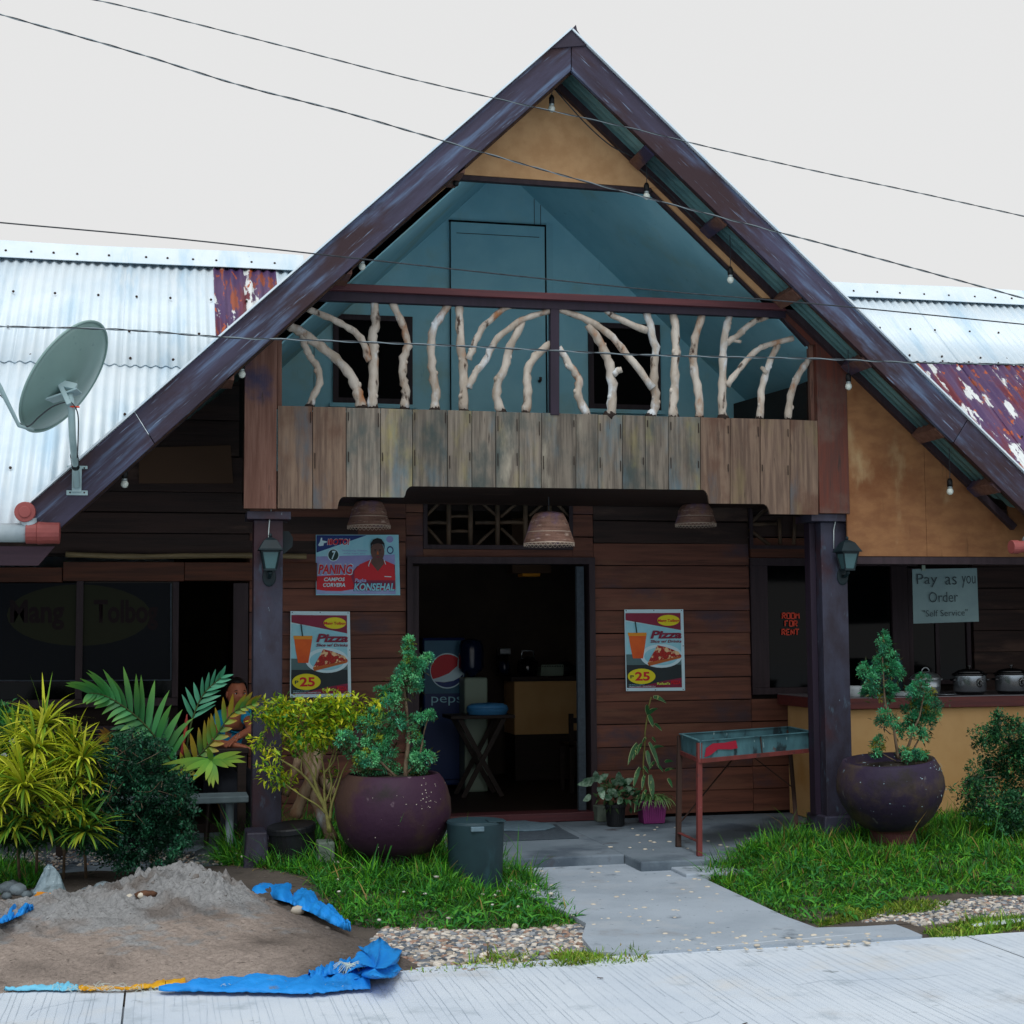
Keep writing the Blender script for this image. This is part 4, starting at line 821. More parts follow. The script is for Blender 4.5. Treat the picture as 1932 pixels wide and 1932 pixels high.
fe([s2(*p) for p in ell(1103, 145, 36, 34)], .008, 'p_lilac', 'badge'); fe([s2(*p) for p in ell(1105, 255, 34, 40)], .008, 'p_navy', 'badge'); fe([s2(*p) for p in ell(1105, 255, 24, 28)], .010, 'p_sky', 'badge')
fe([s2(*p) for p in ell(522, 305, 60, 64)], .008, 'p_white', 'number_disc'); fe([s2(*p) for p in ell(522, 305, 52, 56)], .010, 'p_green', 'number_disc')
fe([s2(*p) for p in ((365, 205), (385, 170), (395, 130), (408, 128), (408, 158), (455, 165), (455, 178), (425, 185), (420, 210), (380, 215))], .010, 'p_white', 'pointing_hand')
def te(s, x0, y0, x1, y1, mat, d=.017, shear=.2, bold=.03): TEXTS.append((s, (s2(x0, y0), s2(x1, y1)), 0, mat, ep, 'lettering', shear, bold, lambda u, v, d=d: qe(u, v, d)))
te('IBOTO!', 458, 138, 695, 205, 'p_white', .012, bold=.015); te('IBOTO!', 462, 142, 690, 202, 'p_red', .0145)
te('7', 503, 262, 548, 350, 'p_white', .013); te('"Serbisyong Makatao', 605, 250, 870, 272, 'p_lilac', .008, bold=0); te('walay bisyo, para', 625, 280, 850, 300, 'p_lilac', .008, bold=0); te('sa tanan"', 670, 310, 810, 330, 'p_lilac', .008, bold=0)
te('PANING', 358, 392, 725, 508, 'p_white', .012, bold=.04); te('PANING', 366, 400, 718, 500, 'p_red', .0145)
te('CAMPOS', 425, 532, 638, 570, 'p_white', .014); te('CORVERA', 415, 588, 640, 628, 'p_white', .014); te('Pagka', 738, 542, 855, 590, 'p_lilac', .014); te('KONSEHAL', 722, 585, 1145, 672, 'p_navy', .014, bold=.06); te('KONSEHAL', 728, 590, 1140, 668, 'p_sky', .0165)
# paper sign
sg = thing('paper_sign', 'pale paper sign "Pay as you Order" hanging above the food counter', 'sign', W(1783, 1073, 11.9))
cS = [z('H', *p) for p in ((1228, 681), (1632, 675), (1645, 1011), (1236, 1024))]
def qs(x_, y_, d=0): p = lerp(lerp(cS[0], cS[1], x_), lerp(cS[3], cS[2], x_), y_); return W(p[0], p[1], 11.9-d)
MB().strip([qs(i/8, 0) for i in range(9)], [qs(i/8, 1) for i in range(9)], 6, lambda p, s, t: p+np.array([0, .006*math.sin(s*5), 0])).build('sheet', 'sign_paper', sg, thick=.003)
for s, a in (('Pay', (.07, .09, .39, .34)), ('as', (.51, .15, .69, .30)), ('you', (.77, .14, .98, .36)), ('Order', (.25, .43, .70, .62)), ('"Self Service"', (.15, .76, .84, .88))):
    TEXTS.append((s, ((a[0], a[1]), (a[2], a[3])), 0, 'ink', sg, 'lettering', 0, -.008, lambda u, v: qs(u, v, .012)))
m = MB(); p = qs(.17, 0); m.bar(p+[0, -.01, -.015], p+[0, -.01, .03], .03, .01); m.build('clip', 'white_plastic', sg)
m = MB(); m.tube([p+[0, 0, .03], np.array([p[0], p[1], 2.7])], .002, 5); m.build('string', 'cable', sg)
flush_texts()
MB().box(5.2, 8.6, 10.8, YW-.05, 2.72, 2.76).build('porch_ceiling', 'dark_wood', bld)
# ---------------------------------------------------------------- foliage helpers
def lc(h): return np.array(lin(h))
def unit(a): return a/np.maximum(np.linalg.norm(a, axis=1, keepdims=True), 1e-6)
def leaves(P, D, L, Wd, cols, fold=.25, side=None):
    """diamond leaves with a centre fold: P base points, D directions, L lengths, Wd widths"""
    n = len(P); D = unit(D); up = np.array([0, 0, 1.]) + rng.normal(0, .45, (n, 3)); S = unit(np.cross(D, up)) if side is None else unit(side); N = np.cross(S, D)
    L = L[:, None]; Wd = Wd[:, None]
    b_ = P; mid = P+D*L*.45-N*L*.05; l_ = mid+S*Wd/2+N*Wd*fold; r_ = mid-S*Wd/2+N*Wd*fold; t_ = P+D*L-N*L*.12
    V = np.stack([b_, l_, t_, r_, mid], 1).reshape(-1, 3); i = np.arange(n)[:, None]*5
    Fs = np.concatenate([i+np.array([[0, 4, 1]]), i+np.array([[1, 4, 2]]), i+np.array([[0, 3, 4]]), i+np.array([[4, 3, 2]])])
    return V, Fs, np.repeat(cols, 5, 0)
def tint(n, cs, w=None, j=.18):
    cs = np.array([lc(c) for c in cs]); k = rng.choice(len(cs), n, p=w); return cs[k]*(1+rng.normal(0, j, (n, 1))).clip(.4, 1.8)
def sphere_pts(n, r0=.0): d = unit(rng.normal(0, 1, (n, 3))); return d, d*(r0+(1-r0)*rng.random((n, 1))**.45)
def clump_cloud(clumps, dens, L, Wd, cs, w=None, drop=0., spread=.5, sub=18):
    """clumps: (centre, radii, weight). Leaves gather in small sprays within each clump."""
    Vs, Fs, Cs = [], [], []; o = 0
    for c, r, k in clumps:
        n = int(dens*k); ns = max(6, n//sub); _, q = sphere_pts(ns, .15); q = q*np.array(r)
        idx = rng.integers(0, ns, n); out = unit(q+np.array([0, 0, .25*r[2]])+rng.normal(0, .02, q.shape))
        P = np.array(c)+q[idx]+rng.normal(0, 1, (n, 3))*L*.55; D = out[idx]+rng.normal(0, spread, (n, 3))+np.array([0, 0, -drop])
        ll = L*rng.uniform(.6, 1.3, n); shade = tint(ns, cs, w)[idx]*(1+rng.normal(0, .1, (n, 1))).clip(.5, 1.5)
        V, Fq, Cc = leaves(P, D, ll, Wd*rng.uniform(.7, 1.2, n), shade); Vs.append(V); Fs.append(Fq+o); Cs.append(Cc); o += len(V)
    return np.concatenate(Vs), np.concatenate(Fs), np.concatenate(Cs)
def blade_mesh(P, D0, L, Wd, cols, bend, seg=4, tipc=None, side=None):
    """curved blades: base P, initial direction D0, drooping by bend"""
    n = len(P); D0 = unit(D0); S = unit(np.cross(D0, np.array([0, 0, 1.])+rng.normal(0, .2, (n, 3)))) if side is None else side
    V = []; C_ = []; cur = P.copy(); D = D0.copy()
    for j in range(seg+1):
        t = j/seg; w_ = Wd*(1-t**3.2)*(.5+.5*min(1, t*3.5)); w_ = w_[:, None]
        V += [cur-S*w_/2, cur+S*w_/2]
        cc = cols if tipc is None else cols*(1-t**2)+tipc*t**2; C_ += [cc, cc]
        D = unit(D+np.array([0, 0, -1.])*(bend[:, None]/seg)); cur = cur+D*(L/seg)[:, None]
    V = np.stack(V, 1).reshape(-1, 3); C_ = np.stack(C_, 1).reshape(-1, 3); k = 2*(seg+1); i = np.arange(n)[:, None]*k
    Fs = np.concatenate([i+np.array([[2*j, 2*j+1, 2*j+3, 2*j+2]]) for j in range(seg)])
    return V, Fs, C_
def inpoly(P, poly_):
    x, y = P[:, 0], P[:, 1]; ins = np.zeros(len(P), bool); q = np.array(poly_)[:, :2]; j = len(q)-1
    for i in range(len(q)):
        c = ((q[i, 1] > y) != (q[j, 1] > y)) & (x < (q[j, 0]-q[i, 0])*(y-q[i, 1])/(q[j, 1]-q[i, 1]+1e-12)+q[i, 0]); ins ^= c; j = i
    return ins
def scatter(poly_, n):
    q = np.array(poly_)[:, :2]; out = []; tot = 0
    while tot < n:
        P = rng.uniform(q.min(0), q.max(0), (n, 2)); P = P[inpoly(P, poly_)]; out.append(P); tot += len(P)
    return np.concatenate(out)[:n]
# ---------------------------------------------------------------- grass (ground level -.10)
GZ = -.10
def sst(t): t = np.clip(t, 0, 1); return t*t*(3-2*t)
def bedh(x, y):
    x = np.asarray(x, float); y = np.asarray(y, float)
    side = np.where(x < 2.9, sst((2.15-x)/.35), sst((x-3.75)/.5)); return .13*sst((y-8.7)/1.6)*side
def fbm(x, y): return (np.sin(x*2.3+1.1*y)+np.sin(-x*1.4+3.1*y+1)+.6*np.sin(5.1*x-2.2*y+2)+.5*np.sin(7.7*x+6.3*y))/3.1
def grass(name, px, n, h, cs, hv=None, wd=.0075, edge=None):
    pg = [G(u, v, GZ) for u, v in px]; P = scatter(pg, n); cl_ = np.clip(1+.55*fbm(P[:, 0]*2.6+1, P[:, 1]*3.1)+.35*fbm(P[:, 0]*7, P[:, 1]*8), .6, 2); hh = h*rng.lognormal(0, .42, n)*cl_*.85
    if hv is not None: hh *= hv(P)
    a = rng.uniform(0, 2*np.pi, n); lean = rng.uniform(.15, 1.0, n)
    D = np.stack([np.cos(a)*lean, np.sin(a)*lean, np.ones(n)], 1); P3 = np.c_[P, GZ-.005+bedh(P[:, 0], P[:, 1])]
    base = tint(n, cs, j=.25)*(1+.4*fbm(P[:, 0]*3.3+2, P[:, 1]*3.6)[:, None]); dry = rng.random(n) < .05; base[dry] = lc('#8a7c4a')*rng.uniform(.6, 1.1, (dry.sum(), 1))
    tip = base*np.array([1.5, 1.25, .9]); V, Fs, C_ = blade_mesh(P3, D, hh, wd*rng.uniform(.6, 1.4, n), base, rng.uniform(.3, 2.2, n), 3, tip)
    return npmesh(name, V, Fs, 'grass', cols=C_.clip(0, 1), kind='stuff')
for x0_, x1_ in ((-6., 2.3), (3.5, 9.5)):
    nx_, ny_ = 160, 50; ax = np.linspace(x0_, x1_, nx_); ay = np.linspace(8.2, 10.64 if x0_ < 0 else 10.27, ny_); XX_, YY_ = np.meshgrid(ax, ay); ZZ_ = GZ+.003+bedh(XX_, YY_)*(1+.12*fbm(XX_*2, YY_*2))
    ii = (np.arange(ny_-1)[:, None]*nx_+np.arange(nx_-1)).ravel(); npmesh('planting_bed', np.c_[XX_.ravel(), YY_.ravel(), ZZ_.ravel()], np.c_[ii, ii+1, ii+1+nx_, ii+nx_], 'soil', kind='structure', smooth=True)
gL = [(400,1655),(430,1632),(470,1618),(540,1606),(600,1598),(700,1596),(830,1606),(950,1642),(1010,1668),(1055,1700),(1092,1728),(1096,1744),(1050,1756),(930,1757),(800,1757),(700,1755),(655,1748),(610,1720),(580,1690),(500,1680),(440,1672)]
CG = ['#35781e', '#458c22', '#2a6020', '#589a28', '#2f7038', '#3a8238']
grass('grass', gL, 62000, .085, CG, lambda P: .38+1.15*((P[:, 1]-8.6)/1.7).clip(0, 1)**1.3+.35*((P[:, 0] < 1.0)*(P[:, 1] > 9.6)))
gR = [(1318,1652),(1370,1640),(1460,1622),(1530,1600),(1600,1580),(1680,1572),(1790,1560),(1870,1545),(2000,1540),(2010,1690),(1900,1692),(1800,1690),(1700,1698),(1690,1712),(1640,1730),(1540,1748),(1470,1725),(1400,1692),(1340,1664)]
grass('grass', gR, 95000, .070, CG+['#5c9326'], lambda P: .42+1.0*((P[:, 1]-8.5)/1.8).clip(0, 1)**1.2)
for pg_, n_w in ((gL, 420), (gR, 520)):
    Pw = scatter([G(u, v, GZ) for u, v in pg_], n_w); Pw = np.repeat(Pw, 5, 0)+rng.normal(0, .008, (n_w*5, 2)); n_ = len(Pw); aa = rng.uniform(0, 6.28, n_); Dw = np.stack([np.cos(aa), np.sin(aa), rng.uniform(.5, 1.4, n_)], 1)
    V, Fs, C_ = blade_mesh(np.c_[Pw, GZ+bedh(Pw[:, 0], Pw[:, 1])+.03], Dw, rng.uniform(.05, .12, n_), rng.uniform(.012, .02, n_), tint(n_, ['#3f8a34', '#5aa03c', '#2f7038'], j=.15), rng.uniform(.6, 2, n_), 4)
    npmesh('broad_weeds', V, Fs, 'grass', cols=C_.clip(0, 1), kind='stuff')
gE = [(1540,1752),(1640,1735),(1700,1728),(1760,1722),(1800,1705),(1740,1700),(1600,1715)]
grass('grass', gE, 5000, .04, ['#6b8f2c', '#7f9a3c', '#4f7a24'])
gF = [(1740,1760),(1800,1742),(1880,1735),(2000,1722),(2000,1745),(1880,1760),(1800,1778),(1775,1776)]
grass('grass', gF, 5000, .045, ['#5b8a26', '#4d7d2c', '#86a444'])
gG = [(1040,1802),(1120,1797),(1190,1793),(1222,1812),(1228,1820),(1130,1826),(1045,1829)]
grass('grass', gG, 4200, .045, ['#5b8a26', '#6b8f2c', '#8aa04a'])
gH = [(930,1805),(1000,1800),(1040,1812),(1035,1830),(880,1838),(770,1845),(760,1838),(850,1828)]
grass('grass', gH, 1500, .045, ['#5b8a26', '#6b8f2c', '#8aa04a'])
gI = [(-40,1672),(30,1668),(70,1680),(86,1694),(60,1715),(20,1722),(-40,1720)]
grass('grass', gI, 6500, .07, CG)
# ---------------------------------------------------------------- gravel
def icos():
    t = (1+5**.5)/2; V = unit(np.array([(-1,t,0),(1,t,0),(-1,-t,0),(1,-t,0),(0,-1,t),(0,1,t),(0,-1,-t),(0,1,-t),(t,0,-1),(t,0,1),(-t,0,-1),(-t,0,1)], float))
    Fs = np.array([(0,11,5),(0,5,1),(0,1,7),(0,7,10),(0,10,11),(1,5,9),(5,11,4),(11,10,2),(10,7,6),(7,1,8),(3,9,4),(3,4,2),(3,2,6),(3,6,8),(3,8,9),(4,9,5),(2,4,11),(6,2,10),(8,6,7),(9,8,1)]); return V, Fs
IV, IF = icos()
def gravel(name, px, n, s0, s1, cs, zf=None):
    P = scatter([G(u, v, GZ) for u, v in px], n); s_ = s0*(s1/s0)**(rng.random(n)**2.2); V = IV[None]*s_[:, None, None]*rng.uniform(.75, 1.15, (n, 12, 1))*np.array([1.2, .95, .6])
    a = rng.uniform(0, 6.28, n); ca, sa = np.cos(a)[:, None], np.sin(a)[:, None]; X_, Y_ = V[..., 0]*ca-V[..., 1]*sa, V[..., 0]*sa+V[..., 1]*ca
    zz_ = GZ+bedh(P[:, 0], P[:, 1]) if zf is None else zf(P); V = np.stack([X_+P[:, :1], Y_+P[:, 1:2], V[..., 2]+zz_[:, None]+.15*s_[:, None]], 2).reshape(-1, 3)
    Fs = (IF[None]+np.arange(n)[:, None, None]*12).reshape(-1, 3); return npmesh(name, V, Fs, 'pebble', cols=np.repeat(tint(n, cs, j=.15), 12, 0).clip(0, 1), kind='stuff', smooth=True)
CP = ['#b9b4ac', '#8f949a', '#a39a8e', '#6f757c', '#cfc8bc', '#9a7f70', '#59616a']
gravel('gravel', [(725,1752),(850,1756),(1000,1755),(1090,1745),(1110,1768),(1118,1796),(1040,1802),(1010,1826),(880,1838),(760,1842),(735,1800),(700,1775)], 7500, .006, .028, CP)
gravel('gravel', [(1690,1712),(1760,1705),(1850,1695),(1990,1692),(1990,1722),(1880,1732),(1790,1742),(1730,1748),(1700,1738),(1620,1742)], 4500, .005, .022, CP+['#b9b4ac'])
gravel('gravel', [(0,1642),(120,1640),(400,1640),(420,1668),(300,1664),(120,1672),(90,1690),(60,1668),(0,1668)], 900, .006, .02, CP)
gravel('gravel', gL, 60, .012, .025, ['#d9d2c6', '#c8c4be'], lambda P: GZ+.05+bedh(P[:, 0], P[:, 1]))
# ---------------------------------------------------------------- sand pile
def sandh(x, y):
    h = .185*np.exp(-((x-.16)/.40)**2-((y-9.5)/.60)**2)+.135*np.exp(-((x+.45)/.75)**2-((y-9.15)/.75)**2)+.035*np.exp(-((x-.6)/.4)**2-((y-9.0)/.6)**2)+.07*np.exp(-((x+1.3)/.7)**2-((y-8.9)/.7)**2)+.05*np.exp(-((y-8.2)/.6)**2-((x-.1)/1.2)**2)
    r = fbm(x*6, y*6)*.014+fbm(x*13+3, y*11)*.010+fbm(x*29+fbm(x*5, y*7)*2, y*27+2)*.007+fbm(x*61+y*9, y*53-x*7)*.004
    lump = np.clip(fbm(x*9+1, y*8)+fbm(x*17, y*19), 0, 2)*.036+np.clip(fbm(x*37, y*31), 0, 1)*.014+.03*np.clip(fbm(x*4.5+2, y*5+1), 0, 1)
    top = np.clip((h-.09)/.09, 0, 1); terr = .010*np.sin(h*110+fbm(x*3, y*3)*4)*np.clip((h-.05)/.1, 0, 1)
    return h+r*(.55+1.1*top)+.010*np.clip(np.sin(y*26+fbm(x*2.2, y*2)*5), 0, 1)*np.clip(fbm(x*3+5, y*2)+.2, 0, 1)+lump*top+terr*(1-.4*top)
nx, ny = 340, 300; gx = np.linspace(-2.4, 1.75, nx); gy = np.linspace(7.62, 10.6, ny); X_, Y_ = np.meshgrid(gx, gy); H = sandh(X_, Y_)
fall = np.clip((Y_-7.66+.03*fbm(X_*5, Y_*0))/.3, 0, 1)*np.clip((.84+.27*(9.5-Y_)-X_)/.35, 0, 1)*np.clip((10.55-Y_)/.3, 0, 1); H = H*fall+.034*np.clip((Y_-7.645+.03*fbm(X_*5, Y_*0))/.05, 0, 1)*(np.clip(fall, 0, 1)**.3)
H = H-.02*(fall <= 0)
V = np.c_[X_.ravel(), Y_.ravel(), (GZ+.004+H+rng.normal(0, .0012, H.shape)).ravel()]; i = (np.arange(ny-1)[:, None]*nx+np.arange(nx-1)).ravel(); Fs = np.c_[i, i+1, i+1+nx, i+nx]
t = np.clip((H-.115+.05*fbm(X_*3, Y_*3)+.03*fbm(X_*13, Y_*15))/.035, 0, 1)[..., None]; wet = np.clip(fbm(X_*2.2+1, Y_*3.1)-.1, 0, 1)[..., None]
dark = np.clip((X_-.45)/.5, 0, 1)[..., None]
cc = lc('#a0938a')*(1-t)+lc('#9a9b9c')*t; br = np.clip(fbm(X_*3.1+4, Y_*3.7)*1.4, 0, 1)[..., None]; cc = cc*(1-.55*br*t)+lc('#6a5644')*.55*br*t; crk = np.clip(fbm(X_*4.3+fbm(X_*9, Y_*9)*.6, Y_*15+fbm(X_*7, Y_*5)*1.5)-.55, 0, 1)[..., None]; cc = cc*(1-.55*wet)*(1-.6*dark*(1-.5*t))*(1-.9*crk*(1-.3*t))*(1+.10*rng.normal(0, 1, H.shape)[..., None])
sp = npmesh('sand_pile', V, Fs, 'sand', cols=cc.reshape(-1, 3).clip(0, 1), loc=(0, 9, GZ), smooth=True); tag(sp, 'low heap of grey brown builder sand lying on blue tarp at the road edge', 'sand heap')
m = MB()
for i in range(620):
    x_, y_ = (random.gauss(.1, .4), random.gauss(9.35, .35)) if i < 260 else (random.uniform(-1.6, .8), random.uniform(7.95, 9.6))
    if x_ > .75+.27*(9.5-y_): continue
    s_ = random.uniform(.006, .024)*(1 if random.random() < .85 else 1.6)*(1 if i < 260 else .55); m.ball((x_, y_, GZ+float(sandh(x_, y_))), s_, 7, (1.2, 1, .8), Matrix.Rotation(random.random()*3, 3, 'Z'), jit=.18)
M('clod', '#5f554d', '#7c7a78', sc=12, rough=.95, bump=.6, bsc=40)
kind(m.build('sand_clods', 'clod', sp, smooth=True), 'stuff')
def rest(u, v, lift=0):
    z_ = GZ
    for _ in range(12): p = G(u, v, z_); z_ = .5*z_+.5*(GZ+max(0, float(sandh(p[0], p[1]))))
    return G(u, v, z_+lift)
def onbed(p): return np.array([p[0], p[1], p[2]+float(bedh(p[0], p[1]))])
def rock(name, lab, cat, p, r, sc=(1.2, 1, .75), mat='stone', group=None, jit=.16, n=9):
    m = MB(); m.ball(p, r, n, sc, Matrix.Rotation(random.random()*6, 3, 'Z') @ Matrix.Rotation(random.uniform(-.3, .3), 3, 'X'), jit=jit); o = m.build(name, mat, loc=(p[0], p[1], p[2]-r*.5), smooth=True); tag(o, lab, cat, group); return o
rock('stone', 'smooth cream stone lying on the blue tarp, right side of the sand heap', 'stone', rest(1164/1, 0, 0) if 0 else G(562, 1724, -.05)+[0, 0, .02], .036, (1.3, 1, .8), 'stone_pale', jit=.05)
rock('stone', 'round cream stone at the rim of the gravel below the grass', 'stone', G(972, 1755, GZ)+[0, 0, .02], .021, (1, 1, .9), 'stone_pale', jit=.04)
rock('stone', 'flat pale stone plate on the right gravel strip', 'stone', G(1652, 1708, GZ)+[0, 0, .01], .055, (1, .6, .12), 'stone_pale', jit=.1)
rock('stone', 'grey boulder half in shade between sand heap and porch bench', 'stone', G(415, 1640, GZ)+[0, 0, .06], .17, (1.5, 1, .75), 'stone', jit=.1, n=12)
rock('stone', 'grey bluish boulder in the grass behind the right clay pot', 'stone', G(1810, 1590, GZ)+[0, 0, .05], .14, (1.6, 1, .6), 'stone', jit=.1, n=12)
m = MB()
for (x_, y_, r) in ((700, 1268, .026), (738, 1258, .02), (758, 1255, .018)):
    p = rest(*z('C', x_, y_)); m.ball(p+[0, 0, .015], r, 9, (1, .9, 1), jit=.08)
rt = m.build('ginger_root', 'stone_pale', loc=tuple(rest(*z('C', 720, 1262))), smooth=True); tag(rt, 'pale knobbly root piece lying on top of the sand heap', 'root')
for (x_, y_, r, sc_) in ((785, 1252, .035, (1.8, 1, .7)), (873, 1225, .045, (.8, .7, 1.3))):
    p = rest(*z('C', x_, y_)); m = MB(); m.ball(p+[0, 0, r*.5], r, 10, sc_, jit=.12); tag(m.build('coconut_husk', 'brown_husk', loc=tuple(p), smooth=True), 'brown husk lying flat on the sand heap beside the pale root' if r < .04 else 'brown husk standing upright on the crest of the sand heap', 'husk')
# row of loose rocks under the shrubs
ri = 0
for (x_, y_, r) in ((850,1100,.075),(720,1130,.05),(735,1105,.035),(470,1155,.042),(555,1120,.05),(590,1140,.04),(40,1150,.03),(60,1095,.06),(100,1105,.05),(195,1145,.03),(860,1130,.03),(930,1120,.045),(980,1105,.05),(1040,1095,.04),(640,1140,.045),(690,1155,.04),(15,1085,.04),(515,1135,.035),(600,1165,.03),(780,1100,.04),(920,1085,.04),(1000,1070,.05),(150,1150,.03),(330,1150,.022)):
    u, v = z('C', x_, y_); rock('rock', 'grey rock in the loose row at the foot of the shrubs behind the sand', 'rock', (lambda q: np.array([q[0], q[1], GZ+float(bedh(q[0], q[1]))+r*.5]))(W(u, v, 10.0-.30*(y_-1100)/100+random.uniform(-.04, .04))), r*1.1, group='loose rocks under the shrubs'); ri += 1
for (x_, y_, r, lb) in ((305, 1195, .045, 'curved white shell fragment on dark soil left of the sand heap'),):
    m = MB(); u, v = z('C', x_, y_); p = W(u, v, 9.45); p[2] = GZ+float(bedh(p[0], p[1]))+.03; m.tube([p+[-.05, 0, .01], p+[-.02, 0, .045], p+[.02, 0, .05], p+[.055, -.01, .02]], [.012, .02, .026, .02], 10); tag(m.build('shell', 'petal', loc=tuple(p), smooth=True), lb, 'shell')
for (x_, y_, lb) in ((533, 1148, 'small red wrapper caught between grey rocks under the dark bush'), (228, 1192, 'red scrap of litter on the soil beside the left grass patch')):
    u, v = z('C', x_, y_); p = W(u, v, 9.6); p[2] = GZ+float(bedh(p[0], p[1]))+.02; m = MB(); m.ball(p, .022 if x_ > 300 else .014, 7, (1, .6, 1.1), jit=.25); tag(m.build('wrapper', 'red_wrap', loc=tuple(p)), lb, 'litter')
u, v = z('C', 268, 1130); p = W(u, v, 9.78); p[2] = GZ+float(bedh(p[0], p[1]))
bg = thing('plastic_bag', 'crumpled clear plastic bag with orange base standing on soil by the rocks', 'bag', p)
m = MB(); m.lathe([(.085, 0), (.088, .05), (.075, .10), (.05, .15), (.03, .19), (.006, .215)], p, 14, sy=.7)
m.v = [(a+random.uniform(-.012, .012), b_+random.uniform(-.012, .012), c) for a, b_, c in m.v]; m.build('film', 'bag_clear', bg)
m = MB(); m.lathe([(.091, 0), (.094, .03), (.09, .05)], p, 9, sy=.74); m.v = [(a, b_, c+random.uniform(-.008, .012)) for a, b_, c in m.v]; m.build('orange_base', 'orange_plastic', bg)
# ---------------------------------------------------------------- blue tarp
tp = thing('tarpaulin', 'bright blue tarpaulin spread under the sand heap with crumpled frayed edges', 'tarp', (0.4, 8.4, GZ))
def tarp_piece(top, bot, rows, amp, base, name='sheet', mat='tarp', fr=8, zt=0, surf=False):
    n = len(top)*4; T_ = spline([(*p, 0) for p in top], 10); B_ = spline([(*p, 0) for p in bot], 10); m = MB(); n = min(len(T_), len(B_))
    A_ = [rest(p[0], p[1], .06) if surf else G(p[0], p[1], base+zt) for p in T_[:n]]; C_ = [rest(p[0], p[1], .05) if surf else G(p[0], p[1], base) for p in B_[:n]]
    ph = random.random()*9
    def fn(p, s, t):
        w_ = math.sin(math.pi*min(1, max(0, t)))**.5
        return p+np.array([0, 0, amp*w_*(.6+.5*math.sin(fr*s*3.1+ph+2*t)+.35*math.sin(fr*s*7.3+5*t+ph))])+np.array([random.gauss(0, .002), random.gauss(0, .007 if t in (0, 1) else .002), .55*amp*w_*(abs(math.sin(23*s+9*t+ph))+.6*abs(math.sin(51*s-14*t+ph)))])
    m.strip(A_, C_, rows*2, fn); return m.build(name, mat, tp, smooth=True, thick=.003)
X = lambda x_, y_: z('X', x_, y_)
tarp_piece([(455,1676),(480,1672),(540,1672),(578,1677),(598,1698),(622,1716),(650,1742),(661,1757)], [(457,1682),(480,1688),(540,1702),(560,1712),(585,1722),(612,1736),(640,1750),(661,1758)], 6, .03, GZ+.03, surf=True)
tarp_piece([(-60,1700),(-20,1704),(20,1708),(45,1712),(58,1716),(62,1717)], [(-60,1745),(-20,1743),(5,1742),(22,1735),(40,1727),(62,1718)], 5, .025, GZ+.04, surf=True)
tarp_piece([(300,1866),(370,1858),(430,1846),(500,1843),(560,1845),(610,1832),(660,1808),(690,1800)], [(300,1870),(370,1871),(430,1872),(500,1873),(560,1875),(610,1873),(655,1868),(700,1866)], 6, .02, GZ+.035)
# crumpled corner
ctr = [X(1340, 580), X(1380, 525), X(1450, 530), X(1540, 480), X(1610, 432), X(1660, 470), X(1740, 545), X(1850, 570), X(1830, 640), X(1800, 720), X(1855, 780), X(1780, 850), X(1640, 865), X(1400, 885), X(1180, 905), X(1240, 740), X(1330, 650)]
cc_ = X(1560, 690); m = MB(); rings = 7; vs = []; n = 68; C_ = [np.array(p) for p in ctr]
per = []
for i in range(n):
    f_ = i/n*len(C_); k = int(f_); t = f_-k; per.append(C_[k]*(1-t)+C_[(k+1) % len(C_)]*t)
for j in range(rings+1):
    t = j/rings
    for i in range(n):
        p = np.array(cc_)*(1-t)+per[i]*t; a = 2*math.pi*i/n; h_ = .10*(1-t)**.6+.035*math.sin(a*4+1+t*3)*math.sin(math.pi*t)+.028*abs(math.sin(a*7+t*5))*t
        vs.append(G(p[0], p[1]+h_*150*(1 if t < .99 else .7), GZ+.02+h_))
m.add(vs, [(j*n+i, j*n+(i+1) % n, (j+1)*n+(i+1) % n, (j+1)*n+i) for j in range(rings) for i in range(n)]); m.build('crumpled_corner', 'tarp', tp, smooth=True, thick=.003)
tarp_piece([X(840, 860), X(960, 800), X(1080, 760), X(1200, 720), X(1290, 690)], [X(870, 905), X(960, 885), X(1080, 850), X(1180, 830), X(1290, 800)], 3, .02, GZ+.06, name='fold')
Y3 = lambda x_, y_: ((200+x_*.36232)/2.0704, (3500+y_*.36232)/2.0704)
tarp_piece([Y3(1440, 880), Y3(1250, 905), Y3(1180, 908), Y3(1060, 950), Y3(900, 972), Y3(800, 990), Y3(550, 992), Y3(370, 965), Y3(300, 985)], [Y3(1440, 965), Y3(1250, 970), Y3(1180, 980), Y3(1060, 990), Y3(900, 1002), Y3(800, 1012), Y3(550, 1010), Y3(370, 1015), Y3(300, 1015)], 2, .008, GZ+.03, name='yellow_edge', mat='tarp_yellow')
tarp_piece([Y3(-500, 1010), Y3(-300, 1000), Y3(0, 965), Y3(100, 950), Y3(200, 950), Y3(290, 990)], [Y3(-500, 1022), Y3(-300, 1020), Y3(0, 1018), Y3(100, 1022), Y3(200, 1020), Y3(290, 1012)], 2, .01, GZ+.025, name='frayed_edge', mat='fray_blue')
m = MB()
for i in range(150):
    a = random.random(); u = 95+a*560; v = 1869-(u-95)*.002+random.uniform(-4, 1); p = G(u, v, GZ+.03); q = p+np.array([random.gauss(0, .03), random.gauss(0, .02), random.uniform(-.01, .025)]); m.tube([p, (p+q)/2+[0, 0, random.uniform(0, .02)], q], .0012, 4, caps=False)
for i in range(40):
    p = G(*X(1280+random.gauss(0, 12), 800+random.gauss(0, 15)), GZ+.06)+[0, -.02, .03]; a = random.uniform(0, 6.3); q = p+np.array([math.cos(a)*.07, -.01, -abs(math.sin(a))*.06]); m.tube([p, (p+q)/2+[0, 0, .02], q], .0016, 4, caps=False)
kind(m.build('frayed_threads', 'fray', tp), 'stuff')
